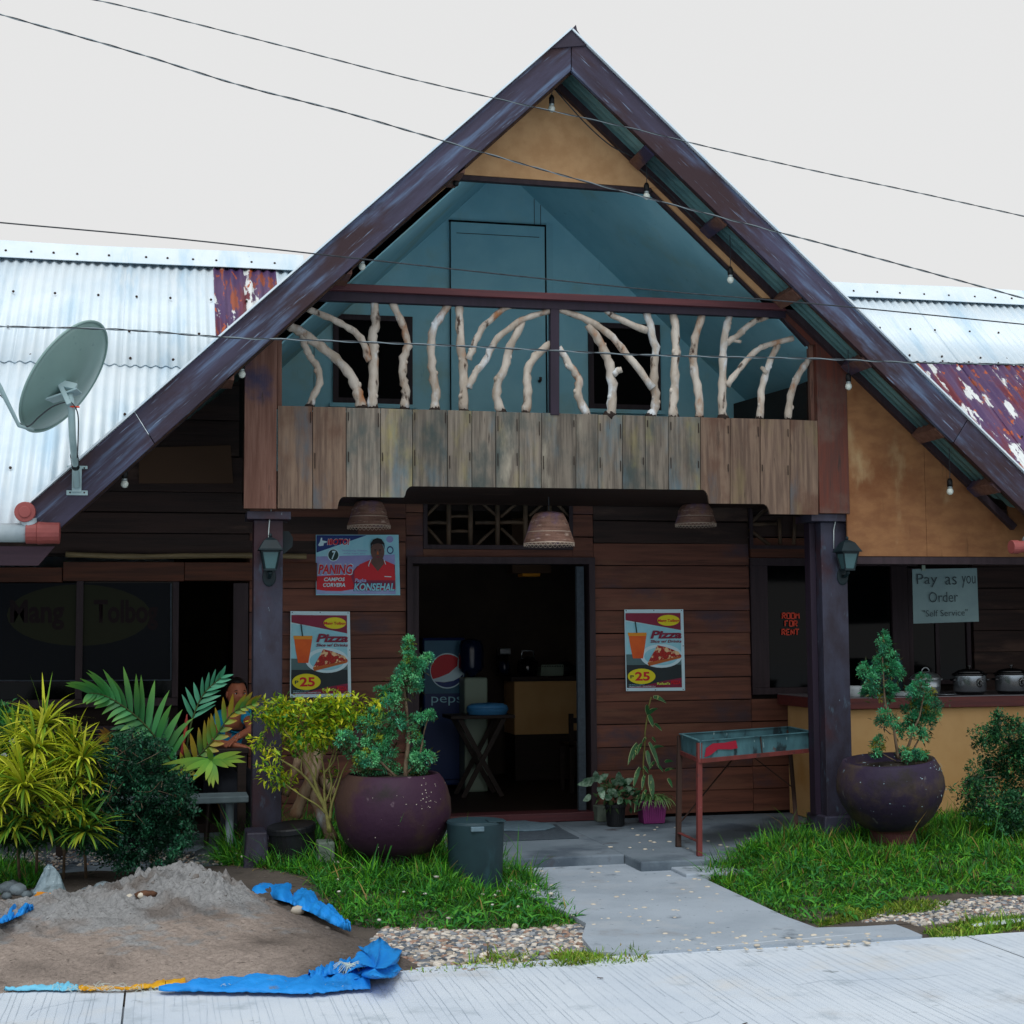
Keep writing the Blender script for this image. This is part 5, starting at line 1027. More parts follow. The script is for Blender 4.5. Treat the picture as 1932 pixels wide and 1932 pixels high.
# ---------------------------------------------------------------- clay pots with junipers
def clay_pot(name, lab, mat, cx, v0, rpx, hpx, zb_, prof, ring=False, loc=None, tilt=0):
    pass
PL = np.array([1.62, 10.25, -.02]); 
rL = 109.5/pxm(PL+[0, 0, .3])
def potrad(P_, wpx): return wpx/pxm(P_)
pl = thing('clay_pot', 'big rounded maroon clay pot with paint specks, left of the path', 'planter', (PL[0], PL[1], GZ))
zt_ = float(W(742, 1466, PL[1]-.28)[2]); zbm = float(W(742, 1618, PL[1]-.2)[2]); hh = zt_-zbm
cxL = float(W(742, 1540, PL[1])[0])
prof = [(.52, 0), (.66, .03), (.82, .14), (.95, .33), (1.0, .52), (.985, .68), (.93, .83), (.86, .93), (.80, .985), (.775, 1.0), (.745, .985), (.745, .93), (.70, .92), (.0, .92)]
m = MB(); m.lathe([(r*rL, h*hh) for r, h in prof[:-2]], (cxL, PL[1], zbm), 48); m.build('bowl', 'pot_left', pl, smooth=True)
m = MB(); m.lathe([(.75*rL, .93*hh), (.4*rL, .96*hh), (.0, .97*hh)], (cxL, PL[1], zbm), 24); m.build('soil', 'soil_dark', pl, smooth=True)
m = MB(); m.lathe([(.42*rL, GZ-.02-zbm), (.42*rL, .02)], (cxL, PL[1], zbm), 24); m.build('foot_ring', 'pot_left', pl)
def flakes(par, c, rad_, prof_, hh_, n, zr, ar, mat):
    m = MB()
    for i in range(n):
        h_ = random.uniform(*zr); a = R(random.gauss(*ar)); r_ = float(np.interp(h_, [q[1] for q in prof_], [q[0] for q in prof_]))*rad_+.0015; p = Vector((c[0]+math.cos(a)*r_, c[1]+math.sin(a)*r_, c[2]+h_*hh_)); t1 = Vector((-math.sin(a), math.cos(a), 0)); t2 = Vector((0, 0, 1)); s_ = random.uniform(.0012, .0055)*(1 if random.random() < .85 else 2.2); k = random.randint(4, 6)
        m.add([p+(t1*math.cos(6.283*j/k)*random.uniform(.5, 1.3)+t2*math.sin(6.283*j/k)*random.uniform(.3, 1.1))*s_ for j in range(k)], [tuple(range(k))])
    kind(m.build('paint_flakes', mat, par, thick=.0012), 'stuff')
flakes(pl, (cxL, PL[1], zbm), rL, prof[:9], hh, 26, (.62, .98), (-62, 9), 'stone_pale'); flakes(pl, (cxL, PL[1], zbm), rL, prof[:9], hh, 18, (.1, .9), (-85, 40), 'stone_pale')
POTL = (cxL, PL[1], zbm+.95*hh)
PR = np.array([5.1, 10.25, 0]); cxR = float(W(1683, 1500, PR[1])[0]); rR = 100.5/pxm((cxR, PR[1], .3)); zt_ = float(W(1683, 1436, PR[1]-.2)[2]); zbR = float(W(1683, 1567, PR[1]-.15)[2]); hR = zt_-zbR
pr = thing('clay_pot', 'big weathered purple clay pot with flaked rim, right of the path', 'planter', (cxR, PR[1], GZ))
prof2 = [(.44, 0), (.58, .04), (.76, .17), (.92, .38), (1.0, .58), (.99, .72), (.94, .86), (.88, .95), (.845, 1.0), (.80, .99), (.79, .90)]
T0 = Matrix.Translation((cxR, PR[1], zbR)) @ Matrix.Rotation(R(-4), 4, 'Y') @ Matrix.Rotation(R(3), 4, 'X')
def tilted(m): 
    m.v = [tuple(T0 @ Vector(p)) for p in m.v]; return m
m = MB(); m.lathe([(r*rR, h*hR) for r, h in prof2], (0, 0, 0), 48); tilted(m).build('bowl', 'pot_right', pr, smooth=True)
m = MB(); m.lathe([(.8*rR, .88*hR), (.4*rR, .91*hR), (0, .92*hR)], (0, 0, 0), 24); tilted(m).build('soil', 'soil_dark', pr, smooth=True)
m = MB(); m.lathe([(.44*rR, GZ-.02-zbR), (.42*rR, -.03), (.47*rR, .0), (.47*rR, .02)], (cxR, PR[1], zbR), 28); m.build('foot_ring', 'pot_ring', pr)
flakes(pr, (cxR, PR[1], zbR), rR, prof2[:9], hR, 70, (.84, .97), (-85, 38), 'steel_paint'); flakes(pr, (cxR, PR[1], zbR), rR, prof2[:9], hR, 40, (.5, .62), (-80, 34), 'steel_paint'); flakes(pr, (cxR, PR[1], zbR), rR, prof2[:9], hR, 14, (.2, .9), (-90, 45), 'steel_paint')
POTR = (cxR, PR[1], zbR+.9*hR)
def spray_cloud(clumps, per, lump, L, Wd, cs, w=None, fill=1.0):
    P, D, C_ = [], [], []
    for c, r, k in clumps:
        nl = max(4, int(fill*4.2*(r[0]*r[2])/(lump*lump)))
        d, q = sphere_pts(nl, .45); q = q*np.array(r)*.92
        for lc_ in q:
            n = per; dd = unit(rng.normal(0, 1, (n, 3))+np.array([0, -.25, .45])+unit(lc_[None]+1e-4)[0]*.7)
            rr = lump*rng.uniform(.35, 1.1, (n, 1)); base = tint(1, cs, w, .14)[0]
            P.append(np.array(c)+lc_+dd*rr); D.append(dd+rng.normal(0, .35, (n, 3))); C_.append(base*(1+rng.normal(0, .1, (n, 1)))*(.72+.5*rr/lump))  # leaves lighten outward: pale young tips, and inner shading put into the colour
    P = np.concatenate(P); D = np.concatenate(D); C_ = np.concatenate(C_); n = len(P)
    return leaves(P, D, L*rng.uniform(.6, 1.3, n), Wd*rng.uniform(.7, 1.3, n), C_)
def juniper(lab, base, Y0, clumps, stems, cs, w=None, loc=None):
    t = thing('juniper', lab, 'shrub', loc or base); cl = []
    for (u, v, rx_, ry_, dy) in clumps:
        p = W(u, v, Y0+dy); k = pxm(p); cl.append((p, (rx_/k, max(rx_, ry_)*.8/k, ry_/k), rx_*ry_/400.))
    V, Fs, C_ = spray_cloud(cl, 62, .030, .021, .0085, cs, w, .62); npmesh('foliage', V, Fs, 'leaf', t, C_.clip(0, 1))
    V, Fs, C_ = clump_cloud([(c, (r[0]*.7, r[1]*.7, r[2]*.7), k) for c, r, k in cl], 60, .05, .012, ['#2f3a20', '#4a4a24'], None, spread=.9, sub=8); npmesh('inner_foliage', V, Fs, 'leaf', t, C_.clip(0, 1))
    for pts, r in stems:
        P_ = spline([W(u, v, Y0+dy) for u, v, dy in pts], 4); n = len(P_); m = MB(); m.tube(P_, [r*(1-.6*i/n) for i in range(n)], 7); m.build('stem', 'twig', t, smooth=True)
    return t
E_ = lambda x_, y_: z('E', x_, y_); D_ = lambda x_, y_: z('D', x_, y_)
cl = []
for (x_, y_, rx_, ry_) in ((1122,1135,8,22),(1120,1170,22,34),(1115,1225,38,45),(1135,1290,65,50),(1110,1350,85,55),(1150,1400,70,40),(1210,1300,25,60),(1245,1250,10,28),(1060,1400,45,35),(1000,1460,75,45),(950,1470,35,35),(1060,1510,70,35),(990,1530,50,30)): cl.append((*D_(x_, y_), rx_*.3*.95, ry_*.3*.95, random.uniform(-.08, .08)))
for (x_, y_, rx_, ry_) in ((650,275,45,50),(600,310,60,45),(740,300,65,50),(690,360,90,60),(640,430,85,60),(720,440,60,50),(480,410,62,55),(450,450,35,40),(530,470,40,40),(590,500,70,60),(620,550,70,50),(560,560,45,35),(720,540,45,50),(700,590,60,35),(790,580,60,35),(870,450,40,45),(880,510,60,55),(870,570,65,45),(930,500,35,28),(900,280,55,22),(870,310,50,38),(840,370,45,40),(940,272,18,12)): cl.append((*E_(x_, y_), rx_*.35*.9, ry_*.35*.85, random.uniform(-.16, .12)))
CJ = ['#54ae74', '#74c48a', '#3f8f60', '#3f9072', '#98a83a', '#5cb48c']
bp = (742, 1470)
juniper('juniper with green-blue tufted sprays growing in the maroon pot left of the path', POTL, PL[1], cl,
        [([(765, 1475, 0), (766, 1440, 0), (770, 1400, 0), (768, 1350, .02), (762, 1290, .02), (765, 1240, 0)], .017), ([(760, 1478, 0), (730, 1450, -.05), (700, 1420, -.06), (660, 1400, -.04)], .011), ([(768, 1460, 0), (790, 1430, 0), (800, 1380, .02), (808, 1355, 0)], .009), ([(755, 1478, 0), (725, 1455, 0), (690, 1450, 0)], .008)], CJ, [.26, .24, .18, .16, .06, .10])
H_ = lambda x_, y_: z('H', x_, y_); cl = []
for (x_, y_, rx_, ry_) in ((1050,1110,10,22),(1050,1150,32,30),(1050,1200,42,40),(1045,1250,55,45),(1110,1240,25,25),(1060,1310,90,55),(950,1330,55,45),(920,1300,25,25),(1130,1350,50,45),(970,1400,60,45),(1030,1440,110,50),(1060,1490,60,30),(940,1470,35,30),(1300,1375,30,35),(1270,1430,65,45),(1330,1460,45,45),(1270,1500,85,50),(1370,1520,40,35),(1240,1570,80,45),(1330,1590,80,55),(1280,1650,105,55),(1230,1620,60,40),(1170,1700,55,40),(1260,1720,60,35),(1290,1750,35,30),(1060,1600,30,45),(1050,1650,55,35),(1120,1640,40,30),(1010,1790,45,25),(990,1830,40,22),(1030,1760,20,14),(1230,1860,75,32),(1180,1850,50,28),(1290,1850,40,25)): cl.append((*H_(x_, y_), rx_*.3*.92, ry_*.3*.9, random.uniform(-.14, .12)))
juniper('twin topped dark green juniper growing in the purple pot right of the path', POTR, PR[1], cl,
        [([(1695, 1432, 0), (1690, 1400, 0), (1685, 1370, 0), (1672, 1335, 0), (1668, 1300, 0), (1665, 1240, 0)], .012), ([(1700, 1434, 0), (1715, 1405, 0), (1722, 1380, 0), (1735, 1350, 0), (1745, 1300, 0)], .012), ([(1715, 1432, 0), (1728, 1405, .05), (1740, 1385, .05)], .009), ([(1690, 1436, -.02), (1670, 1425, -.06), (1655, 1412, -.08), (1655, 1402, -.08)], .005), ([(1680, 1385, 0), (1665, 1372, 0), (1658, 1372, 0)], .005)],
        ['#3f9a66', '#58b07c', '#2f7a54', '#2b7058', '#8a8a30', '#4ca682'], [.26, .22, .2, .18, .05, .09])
# ---------------------------------------------------------------- bin, bucket, block, log trestle, mats
def base_at(Y, x, onbed=True): return GZ+float(bedh(x, Y)) if onbed else 0
BY = 10.0; bx0, bx1 = float(W(843, 1600, BY)[0]), float(W(951, 1600, BY)[0]); bz0 = GZ; bz1 = float(W(900, 1549, BY)[2])
bn_ = thing('plastic_drum', 'grey green plastic drum with flat lid standing between maroon pot and path', 'bin', ((bx0+bx1)/2, BY, GZ))
cxb, rb = (bx0+bx1)/2, (bx1-bx0)/2; hb = bz1-bz0
m = MB(); m.lathe([(rb*.86, 0), (rb*.9, .03), (rb*.985, hb*.97), (rb, hb*.99), (rb*.96, hb*1.0), (rb*.94, hb*.9), (0, hb*.88)], (cxb, BY, bz0), 36); m.build('drum_body', 'bin_green', bn_, smooth=True)
m = MB(); m.lathe([(rb*.975, -.012), (rb*.985, .0), (rb*.97, .006), (0, .008)], (cxb, BY, bz0+hb), 36); m.build('lid', 'bin_green', bn_)
m = MB(); m.box(cxb-rb*.35, cxb+rb*.1, BY-rb*1.02, BY-rb*.9, bz0+hb*.9, bz0+hb*.97); m.build('handle', 'mat_blue', bn_, bevel=.004)
m = MB(); m.box(cxb+rb*.3, cxb+rb*.9, BY-rb*.8, BY-rb*.2, bz0+hb+.008, bz0+hb+.016); m.build('lid_patch', 'bin_green', bn_)
kb = G(553, 1628, -.02); kY = 10.55; kx0, kx1 = float(W(512, 1580, kY)[0]), float(W(602, 1580, kY)[0]); kz1 = float(W(553, 1556, kY)[2]); kx = (kx0+kx1)/2; kr = (kx1-kx0)/2
bk = thing('bucket', 'tilted black plastic tub standing between the left pillar and the log trestle', 'bucket', (kx, kY, -.02))
Tm = Matrix.Translation((kx, kY, -.04)) @ Matrix.Rotation(R(-5), 4, 'Y') @ Matrix.Rotation(R(4), 4, 'X')
def xf(m, T): m.v = [tuple(T @ Vector(p)) for p in m.v]; return m
xf(MB().lathe([(kr*.86, 0), (kr*.98, kz1+.02), (kr, kz1+.04), (kr*.95, kz1+.04), (kr*.92, .1), (0, .09)], (0, 0, 0), 30), Tm).build('tub', 'black_plastic', bk, smooth=False)
xf(MB().lathe([(kr*1.0, kz1-.0), (kr*1.03, kz1+.005), (kr*1.03, kz1+.035), (kr*1.0, kz1+.045)], (0, 0, 0), 30), Tm).build('rim', 'black_plastic', bk)
QP = lambda x_, y_: (458.8+.225*x_, 1255.8+.225*y_)
# plinth block by the left pillar
m = MB(); x0, x1 = W(457, 1600, 10.45)[0], W(505, 1600, 10.45)[0]; zt2 = W(480, 1572, 10.45)[2]; m.prism([(x0, 10.45, -.1), (x1+.02, 10.45, -.1), (x1, 10.48, zt2), (x0+.03, 10.48, zt2)], .3); tag(m.build('concrete_block', 'pillar_paint', loc=((x0+x1)/2, 10.6, -.1), bevel=.012), 'dark painted concrete block standing in front of the left pillar', 'block')
m = MB(); x0, x1 = W(601, 1600, 10.3)[0], W(632, 1600, 10.3)[0]; m.box(x0, x1, 10.3, 10.5, -.08, W(610, 1590, 10.3)[2]); tag(m.build('concrete_block', 'brick_grey', loc=((x0+x1)/2, 10.4, -.08), bevel=.01), 'mossy grey hollow block in the grass under the foot of the log trestle', 'block')
tr = thing('log_trestle', 'crossed trestle of peeled logs behind the yellow leaved shrub', 'trestle', W(*QP(600, 1300), 10.75))
for pts, r in (([(430, 1270, 0), (500, 1100, 0), (570, 950, 0), (610, 850, .05), (640, 700, .08)], .042), ([(755, 1480, -.1), (680, 1300, -.05), (610, 1120, 0), (570, 950, .05), (550, 800, .1), (530, 650, .12)], .044), ([(760, 1080, .12), (690, 1000, .1), (630, 930, .1)], .035), ([(345, 1090, .2), (400, 960, .2), (470, 780, .2)], .034)):
    P_ = spline([W(*QP(a, b_), 10.75+c) for a, b_, c in pts], 4); m = MB(); n = len(P_); m.tube(P_, [r*(1+.08*math.sin(i*1.7)) for i in range(n)], 12); m.build('log', 'log', tr, smooth=True)
def rug(name, lab, mat, px, zz_, th):
    P_ = [G(u, v, zz_) for u, v in px]; m = MB(); m.prism([p+[0, 0, th] for p in P_], th, d=(0, 0, -1)); o = m.build(name, mat, loc=tuple(np.mean(P_, 0)), bevel=.004); tag(o, lab, 'doormat')
rug('doormat', 'dark grey rectangular doormat lying on the porch floor before the doorway', 'mat_grey', [(952, 1560), (1050, 1557), (1062, 1566), (1093, 1582), (950, 1588)], .001, .008)
rug('doormat', 'pale blue grey rounded doormat lying nearest the door threshold', 'mat_blue', [(950, 1549), (975, 1547), (1000, 1552), (1040, 1556), (1048, 1562), (1030, 1567), (990, 1569), (950, 1568)], .010, .012)
# ---------------------------------------------------------------- shrubs on the left
def leafy_shrub(name, lab, cat, base, clumps, Y0, dens, L, Wd, cs, w=None, spread=.7, drop=0, sub=14, stems=(), stem_mat='twig', loc=None):
    t = thing(name, lab, cat, base); cl = []
    for (u, v, rx_, ry_, dy) in clumps:
        p = W(u, v, Y0+dy); k = pxm(p); cl.append((p, (rx_/k, (rx_+ry_)*.45/k, ry_/k), rx_*ry_/900.))
    V, Fs, C_ = clump_cloud(cl, dens, L, Wd, cs, w, drop, spread, sub); npmesh('foliage', V, Fs, 'leaf', t, C_.clip(0, 1))
    for pts, r in stems:
        P_ = spline([W(u, v, Y0+dy) for u, v, dy in pts], 4); n = len(P_); m = MB(); m.tube(P_, [r*(1-.65*i/n) for i in range(n)], 7); m.build('stem', stem_mat, t, smooth=True)
    return t
# yellow-green leaved shrub in front of the pillar
cl = [(*QP(a, b_), rx_*.225, ry_*.225, random.uniform(-.18, .18)) for a, b_, rx_, ry_ in ((240,340,70,45),(150,420,70,40),(330,360,90,55),(420,330,80,45),(260,450,90,55),(370,460,110,70),(520,360,100,55),(620,350,90,50),(720,330,80,50),(820,300,80,40),(920,290,60,30),(560,460,120,70),(680,450,110,70),(780,400,100,65),(880,430,90,60),(980,400,90,55),(1090,370,70,45),(1160,320,50,35),(1000,460,60,45),(430,560,80,50),(560,580,110,55),(700,560,100,60),(800,540,70,50),(480,650,60,45),(610,660,90,45),(400,690,60,35),(130,660,50,30),(220,720,40,30),(210,880,60,35),(270,930,60,35),(360,970,50,40),(650,670,50,30),(520,700,60,30),(360,1010,40,20),(750,900,40,30),(130,640,40,22),(250,740,40,25))]
stems = [([(*QP(a, b_), 0) for a, b_ in p], r) for p, r in (([(735,1400),(700,1250),(660,1150),(560,980),(460,880),(350,810),(270,760)], .013), ([(720,1400),(690,1200),(640,1080),(560,870),(470,740),(400,620),(330,520)], .012), ([(715,1350),(690,1180),(680,1050),(680,900),(660,750),(700,620)], .011), ([(730,1300),(740,1180),(790,1020),(830,900),(880,800)], .011), ([(700,1250),(620,1170),(520,1110),(430,1050),(350,990)], .008), ([(640,1080),(600,980),(610,860),(560,750),(600,600)], .009), ([(690,1150),(740,1000),(720,850),(760,720),(760,600)], .008), ([(560,980),(490,890),(490,780),(440,700)], .006), ([(680,900),(760,800),(800,650),(880,500)], .008), ([(740,1180),(735,1080),(800,900),(790,760)], .006))]
leafy_shrub('yellow_shrub', 'open shrub with pointed yellow green leaves in front of the left pillar', 'shrub', W(*QP(735, 1430), 10.35), cl, 10.35, 460, .050, .018, ['#b3bf1e', '#d3d030', '#86a824', '#5a9228', '#9ab41e', '#3f7a2a'], [.24, .14, .22, .16, .16, .08], spread=.9, drop=.25, sub=7, stems=stems, stem_mat='yellow_stem')
C_z = lambda x_, y_: z('C', x_, y_)
# dark trailing bush
cl = [(*C_z(a, b_), rx_*.35*1.15, ry_*.35*1.1, random.uniform(-.15, .15)) for a, b_, rx_, ry_ in ((640,420,60,50),(720,500,140,90),(850,560,110,80),(620,560,120,90),(560,680,110,90),(700,680,150,110),(860,680,130,100),(450,760,110,80),(600,800,150,100),(780,820,160,110),(920,800,120,100),(400,850,90,70),(520,930,120,90),(700,950,160,100),(860,930,150,100),(960,900,90,80),(640,1030,120,60),(800,1040,130,50),(540,520,70,60),(780,430,80,50),(950,640,70,80),(1000,720,50,60))]
tw = []
for i in range(16):
    a, b_ = random.uniform(380, 950), random.uniform(360, 800); q = [(a, b_), (a+random.uniform(-50, 50), b_-40), (a+random.uniform(-100, 90), b_-20+random.uniform(-50, 60)), (a+random.uniform(-140, 120), b_+random.uniform(0, 120))]
    tw.append(([(*C_z(*p), random.uniform(-.25, -.1)) for p in q], .0035))
for pts_, r_ in tw:
    for q in pts_[1:]: cl.append((q[0], q[1], random.uniform(7, 13), random.uniform(5, 9), q[2]))
for i in range(46):
    a = random.uniform(0, 6.28); e_ = random.uniform(.92, 1.16); cl.append((*C_z(700+math.cos(a)*330*e_, 760+math.sin(a)*320*e_), random.uniform(6, 15), random.uniform(5, 10), random.uniform(-.25, .1)))
leafy_shrub('dark_bush', 'dense dark green trailing bush with tiny leaves, left foreground beside the yellow plants', 'shrub', G(*C_z(720, 1070), GZ+.1), cl, 10.25, 520, .028, .014, ['#20543c', '#2c6a48', '#17402e', '#33785a', '#123226'], [.3, .22, .24, .1, .14], spread=1.1, sub=14, stems=tw)
cl = [(*C_z(a, b_), rx_*.35, ry_*.35, random.uniform(-.1, .1)) for a, b_, rx_, ry_ in ((20,270,70,50),(60,320,90,70),(20,400,90,90),(10,520,80,90),(-60,350,90,120),(-40,600,90,120),(60,480,60,60))]
bs = leafy_shrub('flowering_bush', 'green bush with small white flowers at the left edge behind the yellow plants', 'shrub', G(10, 1640, GZ+.1), cl, 10.62, 420, .045, .02, ['#2a6a38', '#357a3c', '#1c4c2c', '#4a8c48'], spread=.9)
m = MB()
for a, b_ in ((65, 408), (22, 490)):
    p = W(*C_z(a, b_), 10.36)
    for k in range(5): t = k*2*math.pi/5; q = p+np.array([math.cos(t)*.024, 0, math.sin(t)*.024]); m.ball((p+q)/2, .013, 6, (1, .4, 1))
m.build('flower', 'petal', bs)
# yellow strap-leaved plants: rosettes on canes
yp = thing('strap_leaf_plant', 'clump of bright yellow green strap leaved rosettes at the lower left', 'plant', G(60, 1650, GZ+.1))
def rosette(c, rad, n, cs, parent, up=.2, wd=.011, name='leaf_rosette', tilt=(0, -.35, .3), droop=1.6):
    c = np.array(c); d = unit(rng.normal(0, 1, (n, 3))); d[:, 2] = np.abs(d[:, 2])*1.0-up+rng.normal(0, .15, n); d = unit(d+np.array(tilt)*.6)
    L = rad*rng.uniform(.75, 1.25, n)*(1+.15*d[:, 2]); base = tint(n, cs, j=.14); downward = np.clip(.4-d[:, 2], 0, 1)[:, None]; base = base*(1-.45*downward)  # leaves pointing lower get a darker colour
    V, Fs, C_ = blade_mesh(np.repeat(c[None], n, 0)+d*.012, d, L, np.full(n, wd)*rng.uniform(.8, 1.25, n), base*.85, rng.uniform(.5, droop, n), 6, base*1.12)
    return npmesh(name, V, Fs, 'leaf', parent, C_.clip(0, 1))
YC = ['#cfd63a', '#b9c42e', '#dfe052', '#93b02c', '#aab428', '#74a034']
for a, b_, rr, dy, n in ((240,320,165,.1,130),(190,455,170,-.02,150),(445,510,150,.0,130),(130,660,200,-.2,190),(110,560,150,-.1,90),(400,420,120,.12,90),(330,560,130,.05,110),(400,640,130,.0,90),(460,900,170,-.15,120),(150,800,170,-.12,110),(-20,480,150,.1,80),(30,650,150,-.1,90),(270,700,120,-.05,60),(60,880,150,-.2,90),(250,860,150,-.15,90),(0,760,150,-.15,90),(340,760,140,-.1,90),(120,960,130,-.15,80),(-40,900,150,-.1,80),(350,480,120,.1,90),(260,620,130,.02,90),(80,390,120,.1,80),(500,640,110,.05,60),(440,800,130,-.1,60),(300,420,120,.12,80),(20,950,110,-.15,70),(240,950,100,-.1,60),(410,930,100,-.1,50),(60,940,120,-.05,80),(330,940,110,-.1,70)):
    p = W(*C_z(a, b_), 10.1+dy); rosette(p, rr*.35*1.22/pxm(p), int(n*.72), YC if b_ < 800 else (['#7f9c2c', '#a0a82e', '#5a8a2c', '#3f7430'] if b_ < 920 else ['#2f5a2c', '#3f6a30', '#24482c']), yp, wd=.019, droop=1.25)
    if b_ > 600 or a < 0 or random.random() < .5: continue
    m = MB(); q = np.array([p[0]+random.uniform(-.05, .05), p[1]+.22, GZ+.08]); m.tube([q, (p+q)/2+[random.uniform(-.03, .03), .03, 0], p], [.010, .009, .008], 7); m.build('cane', 'twig', yp, smooth=True)
p = W(*C_z(150, 820), 10.1); rosette(p, .22, 90, ['#35602c', '#2c5434', '#4c7030'], yp, up=.9, droop=1.0)
# palm with a red shaft
pm = thing('palm', 'young palm with red leaf shaft and broad pleated fronds before the porch bench', 'palm', G(*C_z(990, 900), GZ+.1))
def frond(rach, Yr, n, Lf, wf, cs, a0, a1, name='frond', both=True, tipc=None, droop=.5, side_len=(.5, 1.), updir=None):
    R_ = spline([W(*C_z(x_, y_), Yr+dy) for x_, y_, dy in rach], 6); R_ = [np.array(p) for p in R_]; m_ = len(R_)
    m = MB(); m.tube(R_, [.009*(1-.7*i/m_) for i in range(m_)], 6); m.build('frond_rib', 'rib' , pm, smooth=True)
    P = []; D = []; L = []; C_ = []; S = []
    for s_ in ((-1, 1) if both else (1,)):
        for i in range(n):
            t = a0+(a1-a0)*i/(n-1); f_ = t*(m_-1.001); k = int(f_); p = R_[k]*(1-f_+k)+R_[k+1]*(f_-k); tg = R_[min(k+1, m_-1)]-R_[k]; tg /= np.linalg.norm(tg)
            vw = p-EYE; vw /= np.linalg.norm(vw); pn = np.cross(vw, tg)*s_; pn /= np.linalg.norm(pn)
            d = pn*(.9-.35*t)+tg*(.5+.6*t)+np.array([random.gauss(0, .04), random.gauss(0, .12)-.1, random.gauss(0, .04)])
            P.append(p); D.append(d); L.append(Lf*(side_len[0]+(side_len[1]-side_len[0])*math.sin(math.pi*min(1, .15+t*.85)))*random.uniform(.9, 1.1)*(1 if float(np.dot(pn, UPV)) > 0 else .5 if both == 'asym' else 1)); S.append(tg+vw*.35)
    n_ = len(P); col = tint(n_, cs, j=.1); S = unit(np.array(S)); Dn = unit(np.array(D)); S = unit(S-Dn*np.sum(S*Dn, 1, keepdims=True))
    V, Fs, Cc = blade_mesh(np.array(P), Dn, np.array(L), np.full(n_, wf)*rng.uniform(.85, 1.15, n_), col, rng.uniform(.3, 1., n_)*droop, 6, None if tipc is None else np.repeat(lc(tipc)[None], n_, 0), side=S)
    o = npmesh(name, V, Fs, 'leaf', pm, Cc.clip(0, 1)); return o
M('rib', '#3c4a22', '#2f3c1c', sc=20, rough=.6, bump=0)
PG = ['#3f8a52', '#338046', '#4a9a64', '#2f6f40']
frond([(975,600,0),(900,480,0),(800,340,-.03),(680,230,-.06),(560,160,-.08),(480,148,-.1)], 10.45, 17, .31, .048, PG, .16, .95, both='asym', tipc='#6fa848', droop=1.1)
frond([(985,560,0),(1010,420,.02),(1040,280,.03),(1100,150,.03),(1190,65,.03)], 10.5, 8, .17, .036, ['#4c9a78', '#3f8a68'], .5, 1, tipc='#5aa888', droop=.2)
frond([(960,620,0),(1060,500,-.05),(1150,400,-.08),(1250,260,-.12),(1360,205,-.15)], 10.4, 14, .19, .040, ['#3f7a34', '#4f8a34', '#6a9030', '#93862c'], .1, 1, both='asym', tipc='#b08a28', droop=.3)
frond([(965,640,.1),(880,560,.12),(790,400,.15),(700,330,.15)], 10.5, 12, .26, .042, ['#2f6a48', '#27583c'], .2, 1, tipc='#3f7a4a')
def fan(c, dirs, Yf, cs, wf=.04, tipc=None):
    p0 = W(*C_z(*c), Yf); P = []; D = []; L = []; vw = unit((p0-EYE)[None])[0]
    for (x_, y_) in dirs: q = W(*C_z(x_, y_), Yf-.05); d = q-p0; P.append(p0); D.append(d+np.array([0, -.02, .10*np.linalg.norm(d)])); L.append(np.linalg.norm(d)*1.02)
    n_ = len(P); Dn = unit(np.array(D)); S = unit(np.cross(Dn, vw[None])); 
    V, Fs, Cc = blade_mesh(np.array(P), Dn, np.array(L), np.full(n_, wf), tint(n_, cs, j=.08), np.full(n_, .35), 6, None if tipc is None else np.repeat(lc(tipc)[None], n_, 0), side=S); return npmesh('fan_leaf', V, Fs, 'leaf', pm, Cc.clip(0, 1))
fan((1140, 512), [(870,505),(900,545),(915,590),(960,560),(1020,620),(1050,600),(1330,500),(1320,470),(1300,445),(1280,530),(1240,540),(1125,650),(1150,660),(1180,640),(1105,620),(1120,430)], 10.25, ['#5f9a34', '#74a838', '#4f8a30'], .042, '#8a9a30')
fan((610, 410), [(530,350),(525,370),(540,330),(560,320),(545,395)], 10.5, ['#a07a38', '#8a6a34'], .035, '#b0803c')
fan((860, 470), [(700,300),(720,310),(760,330),(690,350),(740,450),(800,470),(880,500)], 10.6, ['#2f6a48', '#3a7a50'], .035, '#3f7a4a')
m = MB(); P_ = spline([W(*C_z(*q), 10.43) for q in ((978,500),(985,440),(1000,350),(1008,262))], 5); m.tube(P_, [.013, .013]+[.012]*(len(P_)-4)+[.006, .003], 8); M('red_shaft', '#8c3026', '#6d2420', sc=8, rough=.45, bump=.03); m.build('red_shaft', 'red_shaft', pm, smooth=True)
for pts in ([(985,520),(970,640),(960,760),(975,900)], [(1060,480),(1030,560),(1000,640),(990,760)], [(930,600),(945,700),(960,820)]):
    m = MB(); P_ = spline([W(*C_z(*q), 10.46) for q in pts], 4); m.tube(P_, .014, 8); m.build('stalk', 'log', pm, smooth=True)
